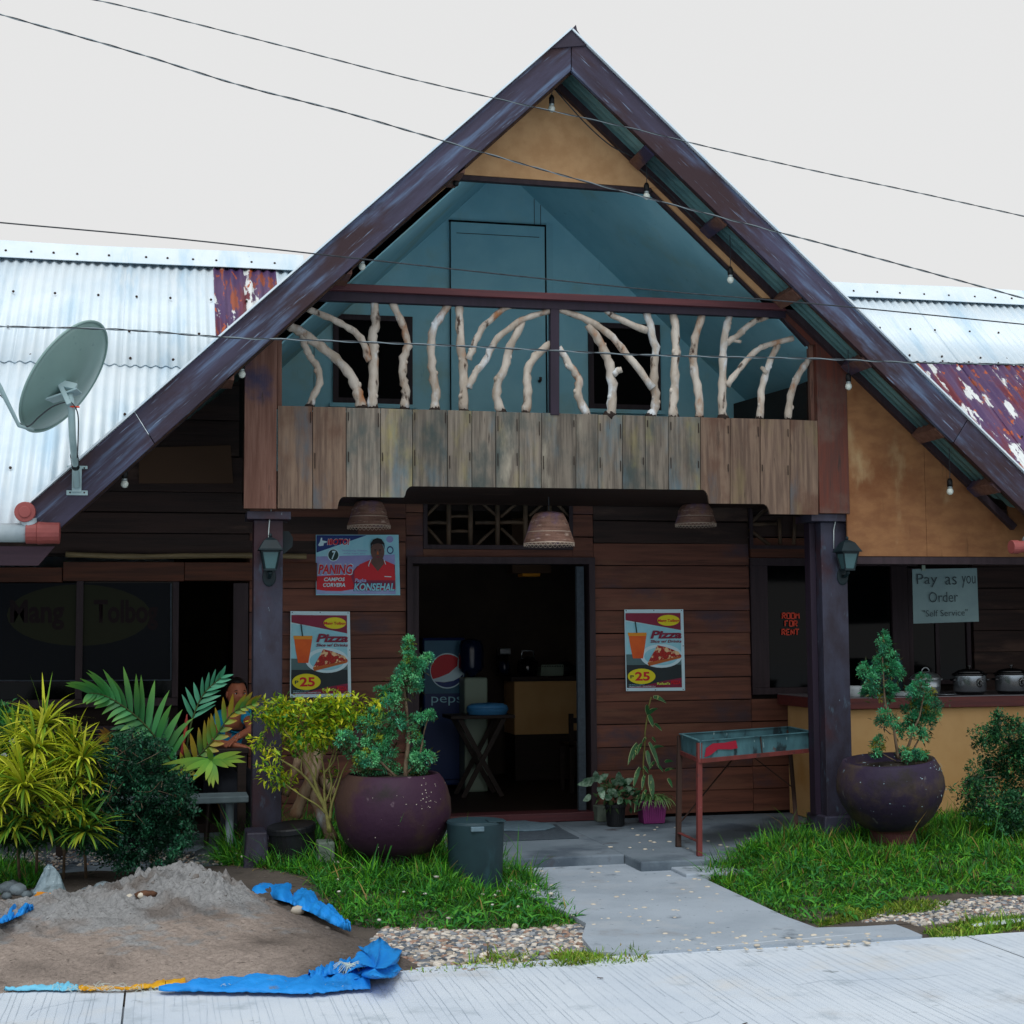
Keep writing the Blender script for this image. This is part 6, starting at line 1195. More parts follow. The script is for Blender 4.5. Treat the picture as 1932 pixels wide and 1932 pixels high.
# shadowy bush right edge
cl = [(*z('G', a, b_), rx_*.35*1.15, ry_*.35*1.1, random.uniform(-.2, .2)) for a, b_, rx_, ry_ in ((1800,330,70,60),(1750,370,60,40),(1880,400,100,80),(1780,450,110,90),(1900,520,110,90),(1720,570,90,80),(1850,640,130,110),(1700,680,90,70),(1800,760,130,90),(1920,760,110,90),(1980,420,100,120),(2040,600,120,200),(1660,650,50,40),(1700,420,40,30),(1680,760,70,50),(1850,850,100,50))]
tw = []
for x0, y0, x1, y1 in ((1850,420,1660,360),(1850,430,1700,330),(1800,350,1790,270),(1800,600,1560,670),(1780,650,1590,720),(1760,560,1600,650),(1880,400,1860,290),(1780,700,1620,790),(1900,380,1905,300)):
    tw.append(([(*z('G', x0, y0), -.1), (*z('G', (x0+x1)/2, (y0+y1)/2-25), -.12), (*z('G', x1, y1), -.14)], .0035)); cl.append((*z('G', (x0+3*x1)/4, (y0+3*y1)/4-12), 10, 6, -.12)); cl.append((*z('G', x1, y1), 8, 5, -.14)); cl.append((*z('G', (x0+x1)/2, (y0+y1)/2-22), 12, 7, -.12))
leafy_shrub('green_bush', 'arching small leaved green bush in front of the ochre counter at the right edge', 'shrub', G(1900, 1600, GZ+.1), cl, 10.35, 620, .03, .014, ['#2f6a44', '#3a7a4c', '#1f4c32', '#4f8f4c', '#193a28'], [.3, .22, .22, .12, .14], spread=1., sub=12, stems=tw)
# ---------------------------------------------------------------- small potted plants by the wall
N_ = lambda x_, y_: z('N', x_, y_)
pp1 = thing('potted_plant', 'low plant with silvery mottled leaves in a black pot right of the door', 'potted plant', G(*N_(565, 1590)))
p = G(*N_(565, 1590)); k = pxm(p); r1 = 105*.175/k
m = MB(); hh1 = 235*.175/k; m.lathe([(r1*.82, 0), (r1*.98, hh1*.86), (r1*1.12, hh1*.87), (r1*1.14, hh1), (r1*1.04, hh1), (r1*.98, hh1*.92), (0, hh1*.9)], p, 28); m.build('pot', 'black_plastic', pp1)
m = MB()
for i in range(28): a = i*2*math.pi/28; m.bar(p+[math.cos(a)*r1*.84, math.sin(a)*r1*.84, .01], p+[math.cos(a)*r1*.985, math.sin(a)*r1*.985, hh1*.84], .008, .008)
kind(m.build('flutes', 'black_plastic', pp1), 'stuff')
P = []; D = []; L = []
for (x0, y0, x1, y1) in ((360,1115,350,975),(375,1120,465,1000),(330,1110,290,1035),(320,1130,225,1045),(310,1140,160,1085),(600,1130,600,985),(590,1150,530,1060),(625,1160,640,1045),(640,1160,735,1045),(650,1200,765,1160),(400,1190,440,1290),(480,1240,560,1170),(300,1280,215,1275),(690,1230,760,1200),(420,1230,380,1140),(540,1270,600,1200),(450,1300,520,1240),(640,1290,580,1320)):
    a, b_ = W(*N_(x0, y0), p[1]-.05), W(*N_(x1, y1), p[1]-.12); P.append(a); D.append(b_-a); L.append(np.linalg.norm(b_-a)*1.05)
n_ = len(P); vw = unit((p-EYE)[None]); Dn = unit(np.array(D)); S = unit(np.cross(Dn, np.repeat(vw, n_, 0)))
V, Fs, Cc = blade_mesh(np.array(P), Dn, np.array(L), np.full(n_, .062), tint(n_, ['#8fb39c', '#a9c8b4', '#6f9a7c'], j=.1), np.full(n_, .5), 6, side=S)
M('mottled_leaf', '#a9c4ae', '#3f7350', sc=30, st=(1,1,1), rough=.4, bump=0, trans=.15, spec=.3)
npmesh('leaf_cluster', V, Fs, 'mottled_leaf', pp1)
V, Fs, Cc = clump_cloud([(p+np.array([0, 0, hh1+.07]), (.14, .1, .08), 1.)], 160, .07, .035, ['#2f5a34', '#24482c', '#46603a'], spread=.9); npmesh('low_leaves', V, Fs, 'leaf', pp1, Cc.clip(0, 1))
p = G(*N_(995, 1572)); k = pxm(p)
pp2 = thing('potted_plant', 'tall plant with white edged strap leaves in a square pink purple pot', 'potted plant', p)
w0, w1, hq = 118*.175/k, 145*.175/k, 250*.175/k
def sqpot(x, y, w0, w1, h): return [(x-w0, y-w0*.8, 0), (x+w0, y-w0*.8, 0), (x+w0, y+w0*.8, 0), (x-w0, y+w0*.8, 0), (x-w1, y-w1*.8, h), (x+w1, y-w1*.8, h), (x+w1, y+w1*.8, h), (x-w1, y+w1*.8, h)]
m = MB(); m.add([(p[0]+a, p[1]+b_, c) for a, b_, c in sqpot(0, .1, w0, w1*.97, hq*.85)], [(0,3,2,1),(4,5,6,7),(0,1,5,4),(1,2,6,5),(2,3,7,6),(3,0,4,7)])
m.box(p[0]-w1*1.03, p[0]+w1*1.03, p[1]+.1-w1*.85, p[1]+.1+w1*.85, hq*.85, hq); m.build('pot', 'purple_pot', pp2, bevel=.008)
m = MB()
for i in range(9): x_ = p[0]-w0*.8+i*w0*.2; m.bar((x_, p[1]+.1-w0*.8-.004, .02), (x_*1.0+(x_-p[0])*.15, p[1]+.1-w1*.79-.002, hq*.82), .012, .006, up=(0, 1, 0))
kind(m.build('flutes', 'purple_pot', pp2), 'stuff')
M('striped_leaf', '#3f7a48', '#2c5a38', sc=14, rough=.4, bump=0, trans=.15, patches=[('#b9c77a', 40, .6, .66, (1,1,.3))])
st_ = spline([W(*N_(q[0], q[1]), p[1]+.05) for q in ((900,1330),(870,1100),(865,900),(880,700),(885,560),(905,430),(915,330),(950,200))], 4); MB().tube(st_, [.007]*len(st_), 6).build('stem', 'yellow_stem', pp2, smooth=True)
P = []; D = []; L = []; Wd_ = []
for (x0, y0, x1, y1, w_) in ((915,390,905,265,.03),(925,385,1000,300,.03),(920,395,975,510,.03),(985,490,1065,545,.022),(960,640,1000,672,.02),(975,200,1110,235,.03),(900,640,850,680,.02),(930,690,1035,930,.03),(905,780,935,940,.03),(800,700,700,900,.028),(830,720,750,850,.026),(850,700,800,800,.02),(960,760,1070,705,.024),(870,950,920,1010,.02),(940,1040,970,1280,.04),(830,960,760,1150,.03),(880,1040,850,1180,.022),(1100,905,1180,870,.025),(1100,1000,1190,950,.022),(1130,1080,1180,1160,.024),(900,1200,840,1320,.022),(990,900,930,960,.02),(1010,930,1080,990,.02),(820,1250,770,1420,.02)):
    a, b_ = W(*N_(x0, y0), p[1]+.03), W(*N_(x1, y1), p[1]-.04); P.append(a); D.append(b_-a+np.array([0, 0, .3*np.linalg.norm(b_-a)])); L.append(np.linalg.norm(b_-a)*1.12); Wd_.append(w_)
n_ = len(P); Dn = unit(np.array(D)); S = unit(np.cross(Dn, np.repeat(vw, n_, 0))); V, Fs, Cc = blade_mesh(np.array(P), Dn, np.array(L), np.array(Wd_)*1.15, tint(n_, PG), np.full(n_, .9), 6, side=S); npmesh('strap_leaves', V, Fs, 'striped_leaf', pp2)
V, Fs, Cc = blade_mesh(np.array(P)+[0, .004, 0], Dn, np.array(L)*1.01, np.array(Wd_)*1.35, tint(n_, ['#c3cf9a', '#aabf88']), np.full(n_, .9), 6, side=S); npmesh('leaf_margins', V+np.array([0, .006, 0]), Fs, 'leaf', pp2, Cc.clip(0, 1))
n_ = 150; cpt = p+np.array([0, .08, hq]); aa = rng.uniform(0, 6.28, n_); D = np.stack([np.cos(aa)*.8, np.sin(aa)*.8, np.ones(n_)], 1); V, Fs, Cc = blade_mesh(np.repeat(cpt[None], n_, 0)+rng.normal(0, .035, (n_, 3))*[1.3, 1, .3], D, rng.uniform(.12, .24, n_), np.full(n_, .012), tint(n_, ['#4f8a4a', '#3f7a44', '#7a9a5a']), rng.uniform(1.6, 2.6, n_), 6, tint(n_, ['#8fb070'])); npmesh('grassy_tuft', V, Fs, 'leaf', pp2, Cc.clip(0, 1))
m = MB(); q0, q1 = W(*N_(370, 1530), 12.5), W(*N_(450, 1380), 12.5); m.box(q0[0], q1[0]+.1, 12.5, 12.64, 0, q1[2]); tag(m.build('hollow_block', 'brick_grey', loc=(q0[0]+.1, 12.55, 0), bevel=.006), 'grey block against the wall behind the black plant pot', 'block')
# ---------------------------------------------------------------- charcoal grill on the porch
U_ = lambda x_, y_: z('U', x_, y_)
fl_ = G(*U_(372, 1645)); zt = float(W(*U_(372, 405), fl_[1])[2])
gr = thing('charcoal_grill', 'rusty trough grill on angle iron legs with flaking blue paint and red patch', 'grill', fl_)
FLc, FRc, BRc, BLc = (G(*U_(*p), zt) for p in ((372, 405), (1592, 305), (1322, 250), (160, 328)))
dn = np.array([0, 0, -1.])
def wall_(a, b_, h0, h1, name, mat, th=.006, par=gr):
    nrm = np.cross(b_-a, dn); nrm /= np.linalg.norm(nrm); return MB().prism([a+dn*h0, b_+dn*h0, b_+dn*h1, a+dn*h1], th, d=nrm).build(name, mat, par)
sh_ = .125
for a, b_ in ((FLc, FRc), (FRc, BRc), (BRc, BLc), (BLc, FLc)): wall_(a, b_, 0, sh_, 'side_plate', 'grill_paint')
m = MB()
for a, b_ in ((FLc, FRc), (FRc, BRc), (BRc, BLc), (BLc, FLc)): m.bar(a+dn*-.004, b_+dn*-.004, .028, .006)
m.build('rim', 'grill_paint', gr)
m = MB()
for a, b_ in ((FLc, FRc), (BRc, BLc), (BLc, FLc)): m.bar(a+dn*(sh_+.012)+[0, -.004, 0], b_+dn*(sh_+.012)+[0, -.004, 0], .03, .03)
m.build('angle_frame', 'grill_red', gr)
MB().add([FLc+dn*.06, FRc+dn*.06, BRc+dn*.06, BLc+dn*.06], [(0,1,2,3)]).build('ash_bed', 'ash', gr)
MB().add([FLc+dn*.118, FRc+dn*.118, BRc+dn*.118, BLc+dn*.118], [(0,1,2,3)]).build('pan', 'grill_paint', gr)
a = lerp(FLc, FRc, .03); b_ = lerp(FLc, FRc, .31); rp = [lerp(a, b_, t)+dn*h+np.array([0, -.008, 0]) for t, h in ((.05, .05), (.25, .02), (.6, .022), (.95, .012), (1.0, .07), (.8, .075), (.4, .065), (.2, .10), (.0, .115))]; MB().add(rp, [tuple(range(9))]).build('red_patch', 'red_paint', gr)
j = lerp(FLc, FRc, .51); MB().bar(j+[0, -.008, 0], j+dn*.13+[.012, -.008, 0], .008, .006, up=(0, 1, 0)).build('seam', 'rust_dark', gr)
feet = dict(FL=G(*U_(372, 1640)), BL=G(*U_(145, 1540)), BR=G(*U_(1425, 1485)), FR=None)
feet['FR'] = feet['FL']+(FRc-FLc)*[1.08, 1, 0]; feet['FR'][2] = 0
for key, tp_ in (('FL', FLc), ('BL', BLc), ('BR', BRc), ('FR', FRc)):
    f_ = feet[key]; m = MB(); m.bar(tp_+dn*.01+[0, .004, 0], f_, .034, .005, up=(0, 1, 0)); m.bar(tp_+dn*.01+[.015 if key[1] == 'R' else -.015, .018, 0], f_+[.015 if key[1] == 'R' else -.015, .018, 0], .005, .034, up=(0, 1, 0)); m.build('leg', 'grill_red' if key[0] == 'F' else 'rust_dark', gr)
m = MB(); m.bar(lerp(feet['FL'], FLc, .12), lerp(feet['BL'], BLc, .12), .03, .006); m.build('leg_tie', 'grill_red', gr); MB().bar(lerp(feet['FR'], FRc, .13), lerp(feet['BR'], BRc, .15), .03, .006).build('leg_tie', 'rust_dark', gr)
mid = lerp(BLc, BRc, .55)+dn*.14
for f_ in ('BL', 'BR'): MB().bar(mid, lerp(feet[f_], BLc if f_ == 'BL' else BRc, .2 if f_ == 'BL' else .45), .008, .008).build('brace', 'rust_dark', gr)
# ---------------------------------------------------------------- food counter on the right
CX, CYf, CT = 5.42, 11.62, 1.05
ct = thing('food_counter', 'ochre painted masonry food counter with dark red top edge, right of the pillar', 'counter', (CX, CYf, 0))
MB().box(CX, 8.5, CYf+.07, YW-.06, 0, CT-.10).build('counter_base', 'ochre_wall', ct, bevel=.008)
MB().box(CX-.09, 8.5, CYf, YW-.045, CT-.095, CT-.006).build('counter_edge', 'counter_red', ct, bevel=.006)
MB().box(CX-.085, 8.5, CYf+.005, YW-.05, CT-.005, CT).build('counter_top', 'counter_top', ct)
MB().box(CX+.1, CX+.3, CYf-.9, CYf-.6, 0, .16).build('tmp', 'soil')
bpy.data.objects.remove(bpy.data.objects['tmp'], do_unlink=True)
def on_counter(u, Y): p = W(u, 1300, Y); return np.array([p[0], Y, CT])
def cooker(u, lab):
    p = on_counter(u, 11.85); k = pxm(p); r = 32/k; t = thing('slow_cooker', lab, 'cooker', p, 'slow cookers on the counter'); h = 43/k
    m = MB(); m.lathe([(r*.80, 0), (r*.86, .01), (r*.88, h*.12), (r*.95, h*.13)], p, 36, sy=.8); m.build('base', 'black_gloss', t, smooth=True)
    m = MB(); m.lathe([(r*.93, h*.13), (r*.98, h*.16), (r*.99, h*.8), (r*1.0, h*.84)], p, 36, sy=.8); m.build('steel_body', 'steel', t, smooth=True)
    m = MB(); m.lathe([(r*1.06, h*.84), (r*1.07, h*.9), (r*1.0, h*.94), (r*.92, h*.95)], p, 36, sy=.8); m.build('rim', 'black_gloss', t, smooth=True)
    m = MB(); m.lathe([(r*.93, h*.95), (r*.7, h*1.06), (r*.3, h*1.13), (0, h*1.14)], p, 36, sy=.8); m.build('lid', 'black_gloss', t, smooth=True)
    m = MB(); m.lathe([(r*.05, h*1.13), (r*.06, h*1.2), (r*.13, h*1.22), (r*.13, h*1.27), (0, h*1.28)], p, 14); m.build('lid_knob', 'black_gloss', t)
    q = p+np.array([.18*r, -.8*r*.99, h*.52]); m = MB(); m.ball(q, r*.2, 18, (1, .16, 1.35)); kn = m.build('control_panel', 'black_gloss', t, smooth=True)
    m = MB(); m.tube([q+[0, -.01, 0], q+[0, -.035, 0]], r*.115, 16); m.build('dial', 'black_gloss', t, bevel=.003); m = MB()
    for i in range(9): a = R(-120+i*30); m.ball(q+[math.sin(a)*r*.16, -.016, math.cos(a)*r*.2], .0035, 5)
    m.build('dial_marks', 'white_enamel', t)
    for s_ in (-1, 1): m = MB(); m.box(*(sorted((p[0]+s_*r*.98, p[0]+s_*r*1.17))), p[1]-r*.25, p[1]+r*.25, p[2]+h*.6, p[2]+h*.7); m.build('handle', 'black_gloss', t, bevel=.006)
cooker(1830, 'black and steel slow cooker with dial, between the aluminium pot and the frame edge'); cooker(1909, 'black and steel slow cooker with dial, cut by the right frame edge')
p = on_counter(1747, 11.9); k = pxm(p); r = 27/k; h = 31/k; t = thing('aluminium_pot', 'dull aluminium pot with domed lid on the counter behind the right juniper', 'pot', p)
MB().lathe([(r*.86, 0), (r*.95, .01), (r*1.0, h*.5), (r*1.01, h*.52), (r*1.0, h*.54), (r*1.03, h*.96), (r*1.06, h)], p, 32).build('pot_body', 'aluminium', t, smooth=True)
MB().lathe([(r*1.07, h), (r*1.07, h*1.05), (r*.85, h*1.25), (r*.45, h*1.4), (0, h*1.45)], p, 32).build('lid', 'aluminium', t, smooth=True)
m = MB(); m.tube([p+[math.cos(a)*.035, 0, h*1.42+abs(math.sin(a))*.035] for a in np.linspace(0, math.pi, 9)], .005, 7); m.build('lid_handle', 'aluminium', t, smooth=True)
for s_ in (-1, 1): m = MB(); m.tube([p+[s_*r*1.02, -.04, h*.92], p+[s_*r*1.2, -.02, h*.99], p+[s_*r*1.2, .02, h*.99], p+[s_*r*1.02, .04, h*.92]], .005, 7); m.build('side_handle', 'aluminium', t, smooth=True)
p = on_counter(1611, 11.8); k = pxm(p); t = tag(MB().lathe([(.040, 0), (.05, .005), (.06, .06), (.072, .092), (.068, .092), (.05, .02), (0, .015)], p, 24).build('enamel_basin', 'white_enamel', loc=tuple(p), smooth=True), 'small white enamel basin on the counter next to the right pillar', 'basin')
p = on_counter(1703, 11.75); m = MB()
for i in range(4): m.lathe([(.03, .006*i*1.6), (.09, .006*i*1.6+.010), (.088, .006*i*1.6+.014), (.03, .006*i*1.6+.004)], p, 24)
tag(m.build('plates', 'white_enamel', loc=tuple(p), smooth=True), 'short stack of white plates on the counter, half hidden by the juniper', 'plates')
p = on_counter(1782, 11.75); tag(MB().lathe([(.05, 0), (.10, .012), (.098, .016), (.05, .006), (0, .005)], p, 24).build('plate', 'steel', loc=tuple(p), smooth=True), 'flat metal plate on the counter between the aluminium pot and slow cooker', 'plate')
m = MB(); p = W(1668, 1258, 12.3); m.box(p[0]-.14, p[0]+.16, 12.25, 12.5, CT+.002, CT+.30); o = m.build('cool_box', 'bin_green', loc=(p[0], 12.4, CT), bevel=.02); tag(o, 'muted green cool box on the counter behind the white basin', 'box')
# ---------------------------------------------------------------- wall lanterns
def lantern(P_, lab, sx=1, cable=None):
    P_ = np.array(P_); t = thing('wall_lantern', lab, 'lantern', P_); y = P_[1]-.10; c = np.array([P_[0]+sx*.0, y, P_[2]])
    def frus(w0, z0, w1, z1): return [(c[0]-w0, y-w0, z0), (c[0]+w0, y-w0, z0), (c[0]+w0, y+w0, z0), (c[0]-w0, y+w0, z0), (c[0]-w1, y-w1, z1), (c[0]+w1, y-w1, z1), (c[0]+w1, y+w1, z1), (c[0]-w1, y+w1, z1)]
    Q6 = [(0,3,2,1),(4,5,6,7),(0,1,5,4),(1,2,6,5),(2,3,7,6),(3,0,4,7)]; zz_ = c[2]
    m = MB(); m.add(frus(.082, zz_, .045, zz_+.065), Q6); m.add(frus(.045, zz_+.065, .014, zz_+.085), Q6); m.add(frus(.086, zz_-.008, .084, zz_), Q6); m.build('roof', 'lantern_metal', t, bevel=.003)
    m = MB(); m.ball((c[0], y, zz_+.098), .013, 8, (1, 1, 1.3)); m.build('finial', 'lantern_metal', t, smooth=True)
    m = MB(); m.add(frus(.036, zz_-.135, .060, zz_-.012), Q6); m.build('glass', 'lantern_glass', t)
    m = MB()
    for i, j in ((-1,-1),(1,-1),(1,1),(-1,1)): m.bar((c[0]+i*.038, y+j*.038, zz_-.137), (c[0]+i*.063, y+j*.063, zz_-.008), .009, .009)
    m.add(frus(.042, zz_-.15, .042, zz_-.136), Q6); m.add(frus(.066, zz_-.022, .067, zz_-.009), Q6); m.build('frame', 'lantern_metal', t)
    m = MB(); m.tube([(c[0], y, zz_-.15), (c[0], y+.01, zz_-.18), (P_[0], y+.05, zz_-.195), (P_[0], P_[1]-.01, zz_-.19)], .012, 8); m.ball((c[0], y, zz_-.165), .018, 8); m.build('bracket', 'lantern_metal', t, smooth=True)
    m = MB(); m.ball((P_[0], P_[1]-.006, zz_-.19), .06, 16, (.8, .15, 1.15)); m.build('wall_plate', 'lantern_metal', t, smooth=True)
    m = MB(); m.ball((c[0], y-.0, zz_-.07), .022, 8, (1, 1, 1.3)); m.build('bulb', 'bulb_glass', t, smooth=True)
    if cable: m = MB(); m.tube([W(u, v, P_[1]-.012) for u, v in cable], .004, 6); m.build('supply_cable', 'white_cable', t, smooth=True)
pB = W(508, 1038, YP); lantern(pB, 'dark green coach lantern on the front of the left pillar', cable=[(512, 960), (509, 978), (507, 1000), (506, 1030)])
pH = W(1588, 1041, YP); pH[0] -= .0; lantern(pH, 'dark green coach lantern on the front of the right pillar', cable=[(1577, 970), (1576, 985), (1573, 1000), (1573, 1035)])
pB2 = np.array([W(533, 1030, YP)[0]+.03, YP+.15, pB[2]+.06]); tag(MB().prism([(pB2[0]-.01, YP+.06, pB2[2]-.08), (pB2[0]+.045, YP+.06, pB2[2]-.03), (pB2[0]+.05, YP+.06, pB2[2]+.03), (pB2[0]+.02, YP+.06, pB2[2]+.08), (pB2[0]-.03, YP+.06, pB2[2]+.08), (pB2[0]-.03, YP+.06, pB2[2]-.08)], .06).build('lantern_plate', 'lantern_metal', loc=tuple(pB2)), 'green lantern back plate sticking out behind the left pillar', 'lantern plate')
# ---------------------------------------------------------------- wicker pendant lamps
def pendant(u, v0, v1, r0, r1, Y, lab, zc=2.64):
    a, b_ = W(u, v0, Y), W(u, v1, Y); k = pxm(a); t = thing('wicker_lamp', lab, 'pendant lamp', a, 'wicker lamps under the balcony'); h = a[2]-b_[2]
    prof = [(r0*.55, 0), (r0*.98, .0-.012), (r0*1.06, -h*.12), (r0*1.3, -h*.35), (r0+(r1-r0)*.62, -h*.6), (r0+(r1-r0)*.85, -h*.82), (r1, -h*.97)]
    prof = [(r/k, q) for r, q in prof]; m = MB(); m.lathe(prof, a, 44); ob = m.build('shade', 'wicker', t, smooth=True, thick=.004)
    bpy.data.meshes  # open bottom: remove the last cap
    me = ob.data; import bmesh; bm = bmesh.new(); bm.from_mesh(me); bm.faces.ensure_lookup_table(); big = [f for f in bm.faces if len(f.verts) > 8 and f.calc_center_median()[2] < -h*.9]; bmesh.ops.delete(bm, geom=big, context='FACES'); bm.to_mesh(me); bm.free()
    m = MB()
    for q, rr in ((-h*.3, (r0*1.22)), (-h*.62, r0+(r1-r0)*.65), (-h*.97, r1)):
        m.tube([a+[math.cos(t_)*rr/k*1.01, math.sin(t_)*rr/k*1.01, q] for t_ in np.linspace(0, 2*math.pi, 45)], .004, 6, caps=False)
    m.build('wicker_band', 'wicker_rim', t, smooth=True)
    m = MB(); hs = np.linspace(-h*.05, -h*.95, 20); pr_ = sorted((q, r) for r, q in prof)
    for ih, q in enumerate(hs):
        rr = float(np.interp(q, [x_[0] for x_ in pr_], [x_[1] for x_ in pr_])); m.tube([a+[math.cos(t_)*(rr+.0022*math.sin(t_*22+ih*math.pi)), math.sin(t_)*(rr+.0022*math.sin(t_*22+ih*math.pi)), q] for t_ in np.linspace(0, 2*math.pi, 89)], .0026, 4, caps=False)
    for i in range(22):
        t_ = 2*math.pi*i/22; m.tube([a+[math.cos(t_)*(r+.003), math.sin(t_)*(r+.003), q] for r, q in prof[2:]], .003, 4, caps=False)
    kind(m.build('woven_cane', 'wicker', t), 'stuff')
    m = MB()
    for i in range(32):
        t0 = 2*math.pi*i/32; m.tube([a+[math.cos(t0+d)*r1/k*1.01, math.sin(t0+d)*r1/k*1.01, -h*.97-dz] for d, dz in ((0, 0), (.05, .017), (.1, .022), (.15, .017), (.2, 0))], .002, 4, caps=False)
    kind(m.build('looped_fringe', 'wicker_rim', t), 'stuff')
    m = MB(); m.tube([a, (a[0], a[1], zc)], .004, 6); m.build('cord', 'cable', t); MB().tube([a+[0, 0, -.02], a+[0, 0, -.10]], .02, 10).build('lamp_holder', 'socket', t)
    MB().ball(a+[0, 0, -.13], .03, 12, (1, 1, 1.2)).build('bulb', 'bulb_glass', t, smooth=True)
pendant(1035.5, 967, 1027, 27, 47, 11.15, 'woven wicker lamp shade hanging before the doorway, brightest of the three')
pendant(696, 945, 994, 24, 40, 12.15, 'dim woven wicker lamp shade under the balcony above the election poster')
pendant(1312, 950, 990, 24, 38, 12.2, 'dim woven wicker lamp shade under the balcony, right of the doorway')
# ---------------------------------------------------------------- bare bulbs under the gable
def bulb(u, v, lab, Y=10.5, L=.09, dark=False, up_=None):
    p = W(u, v, Y); t = thing('hanging_bulb', lab, 'light bulb', p, 'bare bulbs along the gable'); zc = zroof(p[0])-.02; zc = min(zc, p[2]+.5)
    if not dark: MB().ball(p, .026, 12, (1, 1, 1.1)).build('bulb', 'bulb_glass', t, smooth=True); MB().lathe([(.018, .02), (.02, .045)], p, 12).build('bulb_collar', 'bulb_base', t, smooth=True)
    else: MB().ball(p, .024, 10, (1, 1, 1.2)).build('bulb', 'socket', t, smooth=True)
    MB().lathe([(.02, .035), (.021, .08), (.012, .10)], p, 12).build('socket', 'socket', t, smooth=True)
    m = MB(); m.tube([p+[0, 0, .095], p+[.004, 0, .14], (p[0]+.002, p[1], zc)], .003, 5); m.build('cord', 'cable', t)
for u, v, d, lab in ((1041, 205, 0, 'bare bulb hanging just under the ridge of the gable'), (860, 345, 1, 'dark bulb at the upper left corner of the balcony opening'), (1220, 370, 0, 'bulb at the upper right corner of the balcony opening'),
        (683, 503, 0, 'bare bulb above the left end of the balcony rail'), (1378, 528, 0, 'bare bulb above the right part of the balcony rail'), (456.5, 706, 0, 'white bulb beside the top of the left corner post'),
        (1601, 729, 0, 'white bulb beside the red corner post on the right'), (1792.5, 927, 0, 'white bulb before the orange plywood wall near the right roof end'), (235, 913, 0, 'white bulb under the left fascia near the satellite dish')): bulb(u, v, lab, dark=bool(d))
m = MB(); P_ = spline([W(*z('K', a, b_), 10.62) for a, b_ in ((900, 545), (1000, 660), (1130, 800), (1270, 920), (1400, 985), (1440, 1050), (1540, 1130), (1660, 1240), (1800, 1390), (1925, 1490))], 4); m.tube(P_, .005, 5); tag(m.build('light_cable', 'cable', loc=tuple(P_[0]), smooth=True), 'dark cable sagging along the right underside of the gable between bulbs', 'cable')
# ---------------------------------------------------------------- satellite dish
A_z = lambda x_, y_: z('A', x_, y_)
dc = W(*A_z(405, 1082), 9.86); sd = thing('satellite_dish', 'grey satellite dish on a bent mast bolted to the left fascia board', 'satellite dish', W(*A_z(480, 1730), YF-.01))
vd_ = unit((dc-EYE)[None])[0]; rl_ = unit(np.cross(vd_, UPV)[None])[0]; ul_ = np.cross(rl_, vd_); ax_ = unit((math.sin(R(62))*(-.84*rl_+.54*ul_)+math.cos(R(62))*vd_)[None])[0]; mj = unit((.54*rl_+.84*ul_)[None])[0]; mn = np.cross(ax_, mj)
Rd = 120*1.0/pxm(dc)
m = MB(); vs = []; nr, na = 12, 56
for i in range(nr+1):
    r = i/nr
    for j in range(na): a = 2*math.pi*j/na; vs.append(dc+mj*math.cos(a)*r*Rd+mn*math.sin(a)*r*Rd*.93-ax_*(.085*(1-r*r)))
m.add(vs, [(i*na+j, i*na+(j+1) % na, (i+1)*na+(j+1) % na, (i+1)*na+j) for i in range(nr) for j in range(na)]); m.build('reflector', 'dish_back', sd, smooth=True, thick=.004)
m = MB(); m.tube([dc+mj*math.cos(a)*Rd+mn*math.sin(a)*Rd*.93 for a in np.linspace(0, 2*math.pi, 57)], .009, 7, caps=False); m.build('rim', 'dish_back', sd, smooth=True)
bk0 = W(*A_z(400, 1190), 9.74)
m = MB(); m.bar(W(*A_z(270, 1245), 9.78), W(*A_z(500, 1170), 9.72), .10, .012, up=tuple(ax_)); m.bar(W(*A_z(370, 1110), 9.77), W(*A_z(445, 1270), 9.70), .085, .03, up=tuple(ax_)); m.bar(W(*A_z(360, 1120), 9.74), W(*A_z(480, 1150), 9.72), .03, .05, up=tuple(ax_)); m.build('mount_bracket', 'steel_paint', sd, bevel=.004)
MB().tube([W(*A_z(440, 1190), 9.72), W(*A_z(450, 1300), 9.72), W(*A_z(455, 1450), 9.78), W(*A_z(468, 1600), 9.95), W(*A_z(476, 1650), YF-.06), W(*A_z(482, 1780), YF-.05)], [.022]*6, 12).build('mast', 'steel_paint', sd, smooth=True)
MB().tube([W(*A_z(466, 1575), 9.925), W(*A_z(476, 1650), YF-.065)], .026, 12).build('mast_tape', 'socket', sd)
m = MB(); a, b_ = W(*A_z(420, 1640), YF-.006), W(*A_z(550, 1672), YF-.006); m.box(a[0], b_[0], YF-.012, YF-.002, b_[2]+.01, a[2]); c, d = W(*A_z(418, 1795), YF-.006), W(*A_z(552, 1828), YF-.006); m.box(c[0], d[0], YF-.012, YF-.002, d[2], c[2]); m.box((a[0]+b_[0])/2-.03, (a[0]+b_[0])/2+.03, YF-.035, YF-.003, d[2]+.02, a[2]-.01); m.build('foot_bracket', 'steel_paint', sd, bevel=.003)
m = MB()
for x_, y_ in ((438, 1655), (530, 1655), (440, 1810), (530, 1810)): m.ball(W(*A_z(x_, y_), YF-.012), .006, 7)
m.build('bolts', 'rust_dark', sd)
MB().tube([W(*A_z(210, 1415), 9.72), W(*A_z(120, 1390), 9.66), W(*A_z(60, 1270), 9.6), W(*A_z(0, 1150), 9.55), W(*A_z(-120, 930), 9.45)], [.012, .012, .013, .016, .016], 8).build('feed_arm', 'steel_paint', sd, smooth=True)
MB().tube([W(*A_z(-120, 930), 9.45), W(*A_z(-90, 960), 9.62)], .03, 12).build('receiver', 'white_plastic', sd)
